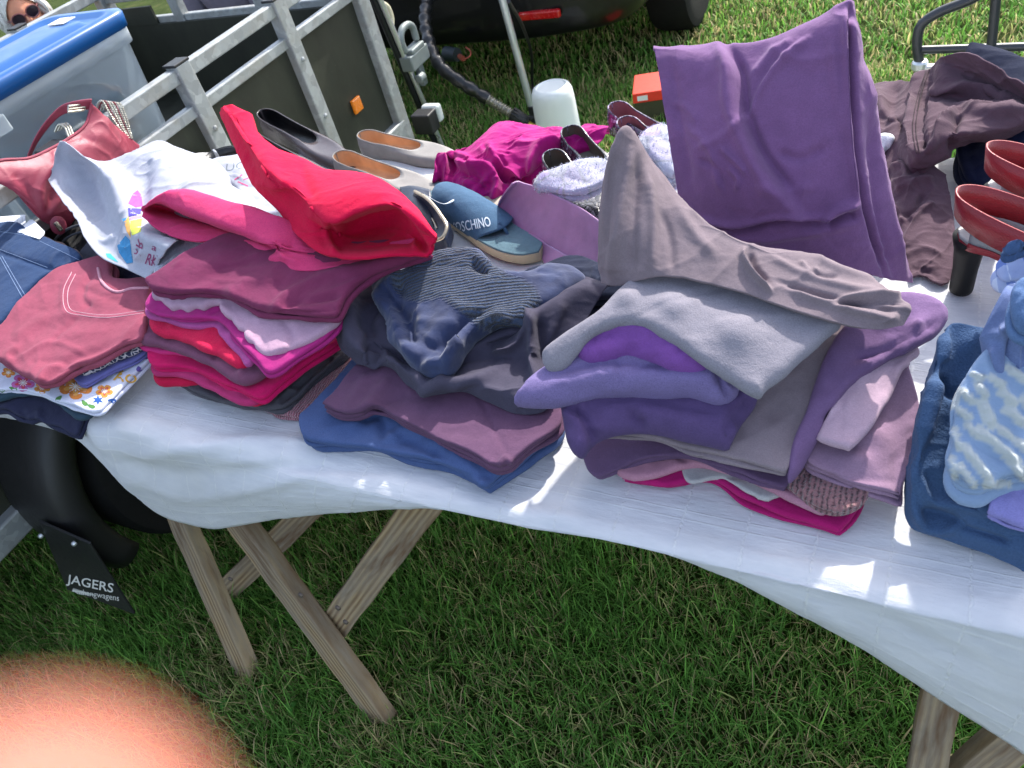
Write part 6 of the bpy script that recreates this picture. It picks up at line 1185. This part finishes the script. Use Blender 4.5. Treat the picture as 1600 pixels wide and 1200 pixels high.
r8 = [(266, 240, .87), (304, 250, .86), (340, 262, .85), (356, 280, .84), (364, 298, .84), (385, 308, .84), (398, 320, .83), (408, 330, .83), (414, 338, .83), (424, 348, .83)]
wt = sheet('printed_t_shirt', [r0, r1, r2, r3, r4, r5, r6, r7, r8], fabric('white_jersey', '#adb0bd', 'plain', sheen=.1, var=.03, trans=.18), thick=.002, nu=150, nv=150, wr=((.004, .06, .9), (.0012, .03)), creases=[([(96, 225), (112, 255), (140, 262), (168, 330)], .004, 6), ([(175, 260), (190, 300), (205, 340)], .006, 9), ([(230, 240), (225, 280), (215, 330)], -.006, 9), ([(260, 240), (245, 290), (240, 340)], .006, 9), ([(300, 250), (270, 300), (260, 345)], -.006, 10), ([(320, 270), (295, 300), (270, 345)], .005, 9), ([(140, 370), (165, 378), (180, 365)], .006, 5), ([(222, 360), (228, 385), (215, 410)], .007, 7), ([(88, 262), (118, 335), (150, 382)], .003, 4)])
tag(wt, 'white t-shirt with a colourful printed figure and letters crumpled beside the burgundy handbag', 't-shirt')
def wdecal(poly, hx, name): return decal([poly], [wt], hx, wt, name, lift=.0016)
wdecal([(200, 318), (208, 302), (215, 297), (221, 305), (223, 322), (212, 324)], '#b04aa8', 'printed_hat'); wdecal([(200, 325), (221, 326), (220, 334), (201, 338)], '#4238a0', 'printed_band'); wdecal([(202, 340), (221, 335), (221, 341), (204, 345)], '#9a78c4', 'printed_band')
wdecal([(204, 344), (222, 341), (220, 362), (206, 368), (203, 355)], '#b3bb48', 'printed_face'); wdecal([(194, 346), (201, 338), (203, 350), (204, 372), (198, 362)], '#d09a50', 'printed_hair'); wdecal([(196, 368), (203, 375), (206, 400), (208, 410), (198, 412), (186, 395), (183, 384)], '#2a78a8', 'printed_dress'); wdecal([(165, 396), (172, 396), (180, 404), (185, 410), (176, 406), (168, 402)], '#3aa0a8', 'printed_wave')
wdecal([(190, 342), (198, 340), (196, 350)], '#4a90c0', 'printed_bird')
BUR = plain('berry_print', '#7e2f5c', .8)
for t_, q in (('R', [(212, 384), (216, 372), (224, 378), (222, 390)]), ('A', [(209, 396), (212, 388), (222, 396), (218, 404)]), ('RK', [(226, 412), (246, 418), (248, 400), (232, 396)]), ('a', [(236, 390), (243, 393), (245, 386), (238, 384)])): lettering(t_, q, [wt], BUR, wt, lift=.0016, extra=.015)
ot = pillow('outline_t_shirt', [(335, 256, .86), (352, 250, .865), (378, 246, .865), (398, 262, .86), (415, 285, .855), (440, 310, .85), (450, 335, .85), (420, 345, .85), (390, 320, .855), (360, 290, .86), (340, 272, .86)], fabric('white_jersey', '#adb0bd', 'plain', sheen=.1, var=.03, trans=.18), thick=.03, puff=.01, wr=((.004, .04),)); tag(ot, 'white t-shirt with grey outline lettering lying beside the crimson fleece', 't-shirt')
lettering('UO', [(352, 268), (386, 262), (384, 252), (354, 256)], [ot], plain('grey_outline', '#6a7278', .8), ot, lift=.0012)
decal([[(366, 280), (378, 272), (379, 273.5), (367, 281.5)], [(380, 280), (392, 276), (392, 277.5), (380, 281.5)], [(372, 283), (388, 290), (387, 291.5), (371, 284.5)]], [ot], '#c24a7a', ot, 'printed_scribble', lift=.0012)

# ------------------------------------------------------------------ burgundy handbag and chains on the trailer rail
BURG = leather('burgundy_leather', '#8c3346', .5)
hb_ = thing('handbag', 'burgundy leather handbag hanging from the galvanised trailer rail', 'handbag', PX(90, 300, -1.85))
X0 = -1.862
top = [PX(-25, 262, X0), PX(0, 251, X0), PX(45, 247, X0), PX(76, 234, X0), PX(106, 217, X0), PX(134, 194, X0), PX(141, 172, X0), PX(143, 162, X0+.004)]
m1 = [PX(-22, 275, X0+0.012), PX(8, 265, X0+0.015), PX(52, 262, X0+0.021), PX(85, 250, X0+0.021), PX(118, 232, X0+0.021), PX(148, 212, X0+0.018), PX(160, 192, X0+0.012), PX(155, 172, X0+0.004)]
m2 = [PX(-10, 285, X0+0.018), PX(20, 285, X0+0.027), PX(60, 290, X0+0.030), PX(98, 280, X0+0.033), PX(135, 262, X0+0.033), PX(170, 240, X0+0.027), PX(190, 214, X0+0.018), PX(180, 196, X0+0.006)]
m3 = [PX(5, 285, X0+0.012), PX(38, 312, X0+0.021), PX(68, 330, X0+0.027), PX(100, 335, X0+0.030), PX(140, 320, X0+0.030), PX(180, 290, X0+0.027), PX(205, 250, X0+0.018), PX(200, 212, X0+0.006)]
m4 = [PX(0, 268, X0), PX(34, 309, X0+.005), PX(66, 343, X0+.01), PX(100, 358, X0+.012), PX(145, 345, X0+.012), PX(190, 312, X0+.01), PX(216, 262, X0+.005), PX(218, 227, X0)]
o = sheet('body', [top, m1, m2, m3, m4], BURG, hb_, thick=.004, nu=90, nv=110, wr=((.003, .05),), creases=[([(70, 332), (62, 300), (75, 270), (100, 245)], .006, 8), ([(74, 336), (95, 312), (115, 295)], .006, 7), ([(72, 334), (80, 318), (82, 295)], -.006, 6), ([(20, 270), (40, 290), (66, 332)], -.005, 8), ([(150, 205), (180, 225), (205, 245)], .003, 8), ([(125, 215), (150, 222)], -.003, 6)])
bk = sheet('back_panel', [[p-W(.03, 0, .0) for p in top], [p-W(.045, 0, 0) for p in m4]], BURG, hb_, thick=.003, nu=12, nv=40) if False else None
b = MB(); b.tube(top, .0035, 8, smooth=60); b.tube([m4[0], m4[1], m4[2], m4[3]], .003, 8, smooth=40); b.build('piping', BURG, o, smooth=True)
sp = [PX(143, 163, X0), PX(120, 166, X0-.02), PX(98, 172, X0-.05), PX(74, 195, X0-.085), PX(56, 222, X0-.11), PX(44, 250, X0-.13)]
S = resample(sp, 40); up_ = np.array([.55, .25, .8]); rows_ = [[S[i]-up_*.014 for i in range(0, 40, 3)], [S[i]+up_*.014 for i in range(0, 40, 3)]]
o2 = sheet('strap', rows_, BURG, hb_, thick=.003, nu=6, nv=50)
bc_ = PX(122, 168, X0-.012); b = MB(); dS = (sp[1]-sp[2])/np.linalg.norm(sp[1]-sp[2]); c = [PX(107, 166, X0-.015), PX(137, 162, X0-.015), PX(131, 172, X0-.008), PX(106, 175, X0-.008)]
b.tube(c, .0028, 8, closed=True); b.tube([(c[0]+c[3])/2, (c[1]+c[2])/2], .002, 8); b.build('buckle', plain('silver_metal', '#c4bfae', .25, .9), o2, smooth=True)
b = MB(); pc = PX(91, 352, X0+.05); b.lathe([(.021, 0), (.022, .003), (.018, .006), (.004, .007)], pc, W(1, -.5, .3), 24, sx=1, sy=.8); fl2 = b.build('flap', BURG, hb_, smooth=True)
b = MB(); b.box(PX(91, 354, X0+.06), (.008, .010, .024)); b.build('zip_pull', plain('silver_metal', '#c4bfae', .25, .9), fl2, bevel=.002)
SILV = plain('silver_chain', '#b9b5a8', .3, .85, var=.3, scale=300)
ch = thing('chain_belt', 'silver and red chain belts looped over the trailer rail beside the handbag', 'chain', PX(175, 190, -1.87))
for k in range(7):
    dx = k*4.5; pts = [PX(150+dx*.9, 172+k*1.5-dx*.3, -1.93), PX(154+dx*.9, 160+k-dx*.1, -1.905), PX(160+dx*1.0, 158+k*.6, -1.885), PX(170+dx*1.0, 175+k*1.2, -1.866), PX(184+dx*.7, 197+k, -1.86), PX(196+dx*.4, 214+k*.5, -1.858)]
    b = MB(); b.tube(pts, list(.0021+.0009*np.sin(np.arange(90)*1.9+k)), 7, smooth=90); b.build('strand', SILV if k % 3 != 1 else plain('red_cord', '#6e3038', .6), ch, smooth=True)
for k in range(3):
    pts = [PX(86+k*5, 206-k*2, -1.92), PX(92+k*5, 195-k, -1.90), PX(100+k*4, 198-k, -1.88), PX(107+k*3.5, 214-k*2.2, -1.866)]; b = MB(); b.tube(pts, .0028, 7, smooth=40); b.build('strand', SILV, ch, smooth=True)
# black belt with a silver buckle
bt = thing('rolled_belt', 'black leather belt rolled up with a silver buckle behind the white tee', 'belt', PZ(355, 250, .79)); c0 = PZ(352, 252, .83)
V = []; nt_ = 130
for i in range(nt_):
    a = i/nt_*4*math.pi; r = .062-.009*a/(2*math.pi); V.append([c0+W(r*math.cos(a), r*.8*math.sin(a), -.02), c0+W(r*1.03*math.cos(a), r*.83*math.sin(a), .018)])
o = mesh_obj('band', np.array(V).reshape(-1, 3), grid_faces(nt_, 2), leather('black_leather', '#121214', .35), bt); solid(o, .003, 0)
b = MB(); p = PZ(338, 243, .85); b.tube([p+W(0, 0, -.03), p+W(.0, 0, .016), p+W(.02, -.012, .016), p+W(.02, -.012, -.03)], .0024, 8, closed=True); b.build('buckle', CHROME, bt, smooth=True)

stitch([(1448, 108), (1434, 150), (1426, 200), (1432, 240)], [BROWN_T], .0007, fabric('brown_thread', '#33262d', 'plain'), BROWN_T, lift=.0035); stitch([(1452, 109), (1439, 150), (1431, 200), (1437, 240)], [BROWN_T], .0007, fabric('brown_thread', '#33262d', 'plain'), BROWN_T, lift=.0035)
stitch([(1325, 30), (1326, 110), (1331, 210), (1340, 300)], [PURP_T], .0006, fabric('faded_seam', '#5b3f66', 'plain'), PURP_T, lift=.0045)
# ================================================================== shoes and small things at the back of the table
def shoe(label, heel, toe, upper, lining, sole=None, wid=.074, h_heel=.062, h_side=.043, h_throat=.032, throat=.60, trim=None, lift=0.0, name='flat_shoe', group=None, point=.3):
    heel = np.array(heel, float); toe = np.array(toe, float); d = toe-heel; L = np.linalg.norm(d[:2]); ang = math.atan2(d[1], d[0])
    t = thing(name, label, 'shoe', heel, group); HW = wid/2
    f = np.array([math.cos(ang), math.sin(ang), 0]); s_ = np.array([-f[1], f[0], 0])
    bed = lambda x: lift*max(0, 1-x/(.62*L))**1.3
    ptsx = np.array([0, .015, .06, .15, .32, .5, .66, .80, .91, .97, 1.0]); ptsw = np.array([0, .42, .72, .80, .72, .84, 1.0, .90, .62, point, 0])
    n = 40; u = np.linspace(0, 1, n); 
    def curve(px_, pw_):
        seg = np.concatenate([[0], np.cumsum(np.hypot(np.diff(px_)*L, np.diff(pw_)*HW))]); P3 = resample([W(a, b_, 0) for a, b_ in zip(px_*L, pw_*HW)], n); return P3[:, 0], P3[:, 1]
    sx, sy = curve(ptsx, ptsw)
    tx, ty = curve(np.array([.004, .02, .07, .18, .35, .48, .56, throat-.01, throat]), np.array([0, .36, .60, .66, .60, .60, .50, .26, 0]))
    hgt = np.interp(tx/L, [0, .08, .2, .35, .5, throat], [h_heel, h_heel*.93, h_side*1.08, h_side, h_side*.88, h_throat])
    def ring(x, y, z, grow=0):
        zz = np.array([bed(a) for a in x])+z; A = heel+np.outer(x, f)+np.outer(y+0, s_)+np.outer(zz, [0, 0, 1]); B = heel+np.outer(x, f)-np.outer(y+0, s_)+np.outer(zz, [0, 0, 1]); return np.vstack([A, B[-2:0:-1]])
    rings = [ring(sx, sy*.97, .004*np.ones(n)), ring(sx, sy*1.02, .010*np.ones(n)), ring(sx*.72+tx*.28, (sy*.86+ty*.14)*1.04, .012+hgt*.42), ring(sx*.38+tx*.62, sy*.45+ty*.55, hgt*.80), ring(tx, ty, hgt)]
    V, Fc = ring_loft(rings, False, False); up = mesh_obj('upper', V, Fc, upper, t); solid(up, .0018, -1); sb = up.modifiers.new('sub', 'SUBSURF'); sb.levels = 1; sb.render_levels = 2; up.modifiers.move(1, 0)
    rin = [ring(tx, ty*.97, hgt-.001), ring(tx*.6+sx*.4*.99, (ty*.6+sy*.4)*.93, hgt*.5), ring(sx*.97+.003, sy*.9, .010*np.ones(n))]
    V, Fc = ring_loft(rin, False, True); li = mesh_obj('lining', V, Fc, lining, t)
    V, Fc = ring_loft([ring(sx, sy, np.zeros(n)), ring(sx, sy*1.03, .002*np.ones(n)), ring(sx, sy*1.03, .008*np.ones(n))], True, True); mesh_obj('sole', V, Fc, sole or plain('shoe_sole', '#3a342f', .7), t)
    b = MB(); R4 = ring(tx, ty*1.0, hgt); b.tube(list(R4), .0016, 6, closed=True); b.build('topline_binding', trim or upper, up, smooth=True)
    if lift > .01: b = MB(); b.prism([heel+f*.004+s_*.024, heel+f*.05+s_*.024, heel+f*.05-s_*.024, heel+f*.004-s_*.024], (0, 0, lift*.95)); b.build('heel', sole or plain('shoe_sole', '#3a342f', .7), t, bevel=.006)
    return t
def snake(name, a, b_, c_):
    s = NT(name); v = s.coord(); vo = s.n('ShaderNodeTexVoronoi', i_Scale=110.0); s.l(v, vo.inputs['Vector']); ve = s.n('ShaderNodeTexVoronoi', i_Scale=110.0, feature='DISTANCE_TO_EDGE'); s.l(v, ve.inputs['Vector'])
    c = s.ramp(vo.outputs['Color'], [(.2, lin(a)), (.5, lin(b_)), (.8, lin(c_))]); c = s.mix(s.ramp(ve.outputs['Distance'], [(.04, (1, 1, 1)), (.12, (0, 0, 0))]), c, lin('#141416'))
    return s.done(c, .22, s.bump(ve.outputs['Distance'], .002, .6), Coat_Weight=.4)
TB_ = .767
BRN = leather('brown_patent', '#4a4142', .22); BLN = leather('black_lining', '#101013', .3)
GS = 'pairs of shoes at the back of the table'
shoe('brown patent flat shoe with black lining, the farther of its pair', PZ(421, 205, TB_), PZ(560, 268, TB_), BRN, BLN, wid=.078, h_heel=.066, h_side=.05, group=GS)
shoe('brown patent flat shoe with black lining half hidden by the crimson fleece', PZ(392, 240, TB_), PZ(545, 312, TB_), BRN, BLN, wid=.078, h_heel=.066, h_side=.05, group=GS)
SLV = leather('silver_suede', '#7d7975', .6); TAN = leather('tan_lining', '#bd9470', .55)
shoe('silver grey ballet flat with tan lining, the farther of its pair', PZ(572, 238, TB_), PZ(728, 258, TB_), SLV, TAN, wid=.076, h_heel=.056, h_side=.042, group=GS)
shoe('silver grey ballet flat with tan lining beside the magenta ruffled skirt', PZ(537, 272, TB_), PZ(700, 316, TB_), SLV, TAN, wid=.080, h_heel=.060, h_side=.045, group=GS)
SNK = snake('black_snakeskin', '#26262c', '#4a4a52', '#7d7a84'); OLV = leather('olive_lining', '#4d463c', .5)
shoe('black snakeskin patent flat shoe nearer the lilac belt', PZ(866, 276, .80), PZ(946, 346, .815), SNK, OLV, wid=.074, group=GS)
shoe('black snakeskin patent flat shoe farther back behind the taupe peak', PZ(893, 238, .80), PZ(975, 300, .81), SNK, OLV, wid=.074, group=GS)
PSN = snake('purple_snakeskin', '#3a2a44', '#6d5a78', '#a08ca8'); RLN = leather('rose_lining', '#8a545a', .5)
shoe('purple snakeskin flat shoe nearer the taupe peak', PZ(975, 224, .772), PZ(1095, 280, .772), PSN, RLN, wid=.074, group=GS)
shoe('purple snakeskin flat shoe farther back beside the red shoe box', PZ(961, 200, .772), PZ(1082, 250, .772), PSN, RLN, wid=.074, group=GS)

# magenta ruffled skirt
MG = fabric('magenta_cotton', '#9f0b6c', 'plain', sheen=.3)
rows_ = [[(676, 297, .77), (706, 297, .77), (732, 317, .77), (766, 321, .77), (794, 316, .77), (808, 288, .775), (836, 291, .775), (866, 268, .78), (900, 262, .785)],
         [(676, 280, .80), (700, 276, .80), (728, 290, .805), (764, 290, .805), (792, 286, .80), (812, 276, .80), (838, 274, .80), (872, 254, .80), (915, 244, .80)],
         [(680, 258, .825), (704, 258, .815), (730, 266, .825), (762, 264, .83), (790, 262, .82), (818, 262, .82), (845, 256, .82), (882, 240, .82), (928, 230, .815)],
         [(684, 239, .84), (706, 239, .83), (735, 240, .84), (762, 238, .845), (795, 238, .84), (825, 240, .84), (855, 236, .835), (895, 224, .83), (940, 218, .825)],
         [(712, 246, .82), (736, 228, .84), (757, 212, .85), (778, 205, .855), (805, 212, .85), (835, 215, .85), (865, 214, .845), (905, 206, .84), (948, 204, .835)],
         [(730, 236, .80), (748, 220, .82), (768, 198, .84), (785, 190, .845), (815, 196, .845), (845, 201, .84), (880, 201, .84), (915, 197, .835), (950, 197, .83)],
         [(740, 235, .765), (760, 222, .765), (780, 208, .765), (800, 204, .765), (825, 206, .765), (855, 210, .765), (885, 210, .765), (918, 208, .765), (952, 208, .765)]]
o = sheet('ruffled_skirt', rows_, MG, thick=.0022, nu=150, nv=190, wr=((.006, .035, .6), (.0015, .02)), creases=[([(682, 245), (688, 270), (686, 292)], -.010, 4), ([(690, 240), (698, 265), (700, 290)], .016, 5), ([(704, 240), (708, 258), (700, 280)], -.014, 5), ([(715, 248), (730, 262), (760, 262), (776, 285), (770, 317)], .024, 6), ([(720, 270), (745, 280), (755, 300)], -.012, 7), ([(748, 228), (765, 238), (772, 262)], .010, 7), ([(772, 262), (800, 280), (830, 274), (870, 250)], -.024, 8), ([(765, 228), (772, 250), (790, 268), (826, 276)], .020, 5), ([(826, 276), (830, 255), (842, 236), (878, 222)], .016, 5), ([(712, 240), (728, 246), (745, 258)], .012, 5), ([(752, 228), (768, 236), (772, 255)], -.010, 5), ([(772, 235), (800, 262), (828, 280)], .010, 8), ([(830, 275), (828, 250), (838, 232), (875, 220)], .010, 6), ([(684, 286), (705, 288), (735, 312)], .006, 5), ([(795, 222), (850, 225), (890, 215)], .005, 8), ([(780, 215), (830, 212), (900, 205)], -.004, 8), ([(735, 310), (750, 290), (768, 272)], .009, 6), ([(860, 250), (880, 235), (890, 215)], -.008, 6), ([(905, 200), (920, 212), (945, 215)], -.005, 6)])
tag(o, 'bright magenta ruffled skirt crumpled at the back of the table', 'skirt')

# denim flip-flops
DEN = fabric('washed_denim', '#3a5670', 'linen', var=.3); CRM = plain('cream_sole', '#b7a88a', .7, bump=.001, bscale=300)
def slide(label, heel, toe, wid, th, band, txt=None):
    heel = np.array(heel, float); toe = np.array(toe, float); d = toe-heel; L = np.linalg.norm(d[:2]); f = d/np.linalg.norm(d); f[2] = 0; f /= np.linalg.norm(f); s_ = np.array([-f[1], f[0], 0])
    t = thing('denim_sandal', label, 'sandal', heel, 'denim toe post sandals')
    xs_ = np.array([0, .02, .08, .2, .4, .6, .75, .88, .96, 1.0]); ws = np.array([0, .40, .72, .82, .80, .92, 1.0, .86, .52, 0])*wid/2
    P3 = resample([W(a*L, b_, 0) for a, b_ in zip(xs_, ws)], 34); ring = lambda z, g: np.vstack([heel+np.outer(P3[:, 0], f)+np.outer(P3[:, 1]*g, s_)+W(0, 0, z), (heel+np.outer(P3[:, 0], f)-np.outer(P3[:, 1]*g, s_)+W(0, 0, z))[-2:0:-1]])
    V, Fc = ring_loft([ring(0, .98), ring(.003, 1.03), ring(th-.003, 1.03), ring(th, 1.0)]); mesh_obj('sole', V, Fc, CRM, t)
    V, Fc = ring_loft([ring(th, .985), ring(th+.003, .97), ring(th+.0035, .93)]); mesh_obj('insole', V, Fc, fabric('insole_denim', '#56707a', 'linen', var=.35) if txt else leather('beige_insole', '#a59a8c', .6), t)
    if band:
        rw = []
        for x, hgt in ((.30, .045), (.38, .052), (.48, .052), (.56, .044), (.63, .034), (.69, .024)):
            w_ = np.interp(x, xs_, ws)*1.04; cxm = (x-.30)/.39
            cross = []
            for a in np.linspace(0, math.pi, 21):
                pull = math.sin(a)**2; xx = x+ (.08*pull*cxm - .05*pull*(1-cxm)); cross.append(heel+f*xx*L+s_*(w_*math.cos(a))+W(0, 0, th*.7+hgt*math.sin(a)**.75))
            rw.append(cross)
        o = sheet('strap', rw, DEN, t, thick=.003, nu=36, nv=70, wr=((.0012, .03),))
        b = MB(); b.tube([heel+f*.74*L+W(0, 0, th+.022), heel+f*.77*L+W(0, 0, th+.012), heel+f*.785*L+W(0, 0, th)], .0035, 8); b.build('toe_post', DEN, t, smooth=True)
        if txt: 
            try: lettering(txt, [(703, 366), (768, 353), (764, 338), (701, 349)], [o], plain('pale_studs', '#c3d0dc', .4), o, lift=.0018, extra=.01)
            except Exception as e: print('lettering', e)
    return t
slide('denim toe post sandal with a lettered strap in front of the magenta skirt', PZ(655, 300, .767), PZ(845, 408, .767), .098, .020, True, 'MOSCHINO')
slide('denim toe post sandal behind the lettered one, only its beige insole showing', PZ(690, 300, .767), PZ(800, 345, .767), .088, .016, False)
# navy wedge sandal with gold trim
ns = thing('wedge_sandal', 'navy wedge sandal with pale gold trim between the crimson fleece and the denim sandal', 'sandal', PZ(680, 385, .77)); NVL = leather('navy_leather', '#1c2438', .4); GLD = plain('pale_gold', '#b9ab92', .3, .7)
b = MB(); b.prism([PZ(640, 388, .77), PZ(704, 400, .77), PZ(712, 372, .77), PZ(660, 350, .77)], (0, 0, .045)); b.build('wedge', NVL, ns, bevel=.01, seg=3)
o = sheet('heel_strap', [[(648, 300, .86), (668, 312, .862), (688, 336, .855), (697, 356, .845), (690, 370, .835), (676, 376, .83)], [(640, 312, .835), (660, 322, .835), (676, 342, .832), (682, 356, .828), (676, 364, .822), (664, 368, .82)]], NVL, ns, thick=.004, nu=12, nv=60)
b = MB(); b.tube([(648, 299, .862), (668, 311, .864), (688, 335, .857), (698, 356, .847), (691, 371, .837), (676, 377, .832)], .0035, 8, smooth=50); b.tube([(640, 313, .836), (660, 323, .836), (676, 343, .833), (683, 357, .829)], .002, 8, smooth=40); b.build('gold_trim', GLD, o, smooth=True)
o = sheet('vamp', [[(625, 292, .84), (645, 290, .85), (672, 296, .85)], [(625, 330, .83), (650, 330, .845), (676, 340, .835)], [(635, 365, .815), (660, 365, .82), (682, 372, .815)]], NVL, ns, thick=.003, nu=20, nv=20)
b = MB(); b.tube([(662, 303, .87), (690, 318, .845), (712, 312, .825), (735, 303, .82)], [.0004, .0006, .003, .0012], 6, smooth=30); o = b.build('plastic_tie', plain('clear_tie', '#c3cfda', .2), smooth=True); tag(o, 'clear plastic tag tie lying across the denim sandal', 'tag tie')

# lilac belt
LIL = leather('lilac_leather', '#987098', .36, .0003)
lb = thing('wide_belt', 'wide lilac leather belt standing in a loop beside the taupe sweatshirt', 'belt', PZ(840, 400, .77))
bot = [(950, 452, .782), (900, 414, .784), (842, 380, .784), (800, 355, .784), (780, 344, .778), (772, 338, .782), (776, 330, .79)]
topr = [(945, 352, .86), (905, 324, .862), (868, 305, .864), (838, 292, .866), (820, 287, .868), (809, 284, .87), (800, 288, .87)]
mid_ = [(948, 402, .818), (902, 368, .82), (855, 342, .822), (818, 324, .824), (798, 314, .826), (786, 311, .828), (784, 312, .83)]
o = sheet('band', [bot, mid_, topr], LIL, lb, thick=.0035, nu=30, nv=80, wr=((.0012, .08),))
stitch([(946, 446), (898, 408), (842, 375), (795, 349), (778, 339)], [o], .0007, plain('pale_lilac_thread', '#c4a8d0', .8), o, lift=.0008)
bi = [(775, 341, .777), (790, 352, .772), (812, 368, .770), (838, 388, .769), (851, 412, .769), (860, 421, .769), (872, 416, .769), (892, 408, .769)]; ti = [(777, 338, .79), (794, 346, .79), (816, 359, .79), (842, 374, .792), (860, 386, .793), (874, 393, .794), (888, 400, .795), (905, 410, .795)]
sheet('inner_loop', [bi, ti], LIL, lb, thick=.003, nu=16, nv=70)
# fluffy knitted things
def patch_mat(name, hx):
    s = NT(name); v = s.coord(); vo = s.n('ShaderNodeTexVoronoi', i_Scale=17.0); s.l(v, vo.inputs['Vector']); ed = s.n('ShaderNodeTexVoronoi', i_Scale=17.0, feature='DISTANCE_TO_EDGE'); s.l(v, ed.inputs['Vector'])
    c = s.ramp(vo.outputs['Color'], [(.2, lin(hx)), (.5, lin('#a9abb4')), (.8, lin('#a99cc4'))]); c = s.mix(s.ramp(ed.outputs['Distance'], [(.02, (1, 1, 1)), (.06, (0, 0, 0))]), c, lin('#9a9ba6'))
    return s.done(c, .95, s.bump(s.noise(v, 400, 3, .7), .0016, .8), Sheen_Weight=.4)
def fluffy(name, label, cat, outline, hx, **kw):
    o = pillow(name, outline, patch_mat(label[:24], hx), **kw); tag(o, label, cat)
    V = np.array([v.co for v in o.data.vertices]); Nn = np.array([v.normal for v in o.data.vertices]); k = RNG.choice(len(V), min(5200, len(V))); P = V[k]+WL[o.name]; D = Nn[k]+RNG.normal(0, .55, (len(k), 3)); D /= np.linalg.norm(D, axis=1)[:, None]
    L = RNG.uniform(.002, .005, len(k))[:, None]; S_ = np.cross(D, RNG.normal(size=(len(k), 3))); S_ /= np.linalg.norm(S_, axis=1)[:, None]; wv = .00008
    A = np.stack([P-S_*wv, P+S_*wv, P+D*L*.6+S_*wv*.6+RNG.normal(0, .001, P.shape), P+D*L], 1); base = (np.arange(len(k))*4)[:, None]
    f = mesh_obj('fuzz', A.reshape(-1, 3), np.concatenate([base+np.array([[0, 1, 2]]), base+np.array([[0, 2, 3]])]), fabric('white_fuzz', '#bfc2d2', 'plain', sheen=0), o, smooth=False); f['kind'] = 'stuff'; return o
fluffy('knitted_hat', 'fluffy white and lilac patchwork knitted hat on the lilac belt', 'hat', [(834, 293, .868), (843, 281, .872), (866, 270, .878), (910, 256, .885), (950, 256, .888), (955, 280, .882), (930, 300, .874), (899, 307, .868), (866, 302, .866)], '#a8a5c0', thick=.026, puff=.006, wr=((.003, .03),))
fluffy('knitted_scarf', 'fluffy white knitted scarf between the taupe peak and the purple trousers', 'scarf', [(996, 235, .86), (1010, 214, .865), (1040, 206, .86), (1052, 230, .85), (1058, 262, .84), (1056, 285, .83), (1040, 280, .83), (1020, 255, .845)], '#b0b3c4', thick=.04, puff=.006, wr=((.004, .03),))
o = pillow('dark_blouse', [(818, 440, .80), (850, 425, .80), (905, 415, .80), (950, 430, .82), (1000, 440, .84), (985, 480, .84), (940, 480, .82), (880, 490, .80), (830, 470, .80)], fabric('midnight_navy', '#1a2136'), thick=.05, wr=((.006, .03),)); tag(o, 'midnight navy blouse tucked under the slate skirt behind the lilac belt', 'blouse', G_N)
# ================================================================== the photographer's finger close to the lens
def chain(P, R, n0=0): return [(tuple(p), r) for p, r in zip(P, R)]
cL = lambda x, y, d: CAMP + FWD*d + RGT*(x-800)/FPX*d + DWN*(y-600)/FPX*d     # a point d metres in front of the lens
hd = thing('person', "photographer's hand with one fingertip reaching in front of the camera", 'person', cL(100, 2600, .06))
J = []; E = []
wrist = cL(-400, 4200, .075); J.append((tuple(wrist), .028, .022))
palm = cL(-300, 3000, .070); J.append((tuple(palm), .036, .018)); E.append((0, 1))
kn = [cL(60, 2350, .045), cL(-300, 2200, .062), cL(-700, 2350, .075), cL(-1000, 2600, .085)]
tips = [[cL(20, 2150, .024), cL(10, 1650, .017), cL(15, 1180, .014)], [cL(-420, 1650, .055), cL(-300, 1500, .040), cL(-200, 1700, .034)], [cL(-800, 1800, .07), cL(-650, 1600, .055), cL(-500, 1800, .045)], [cL(-1150, 2150, .08), cL(-1000, 1950, .065), cL(-850, 2100, .055)]]
for k in range(4):
    a = len(J); J += [(tuple(kn[k]), .0115)]+[(tuple(p), r) for p, r in zip(tips[k], (.0078, .0058, .0046))]; E += [(1, a), (a, a+1), (a+1, a+2), (a+2, a+3)]
a = len(J); J += [(tuple(cL(500, 3000, .06)), .014), (tuple(cL(800, 2500, .052)), .011), (tuple(cL(900, 2150, .050)), .008)]; E += [(0, a), (a, a+1), (a+1, a+2)]
V, Fc = skinned(J, E, 1, 2); mesh_obj('hand', V, Fc, skin_mat('pink_skin', '#a0685a', .8, .006), hd)
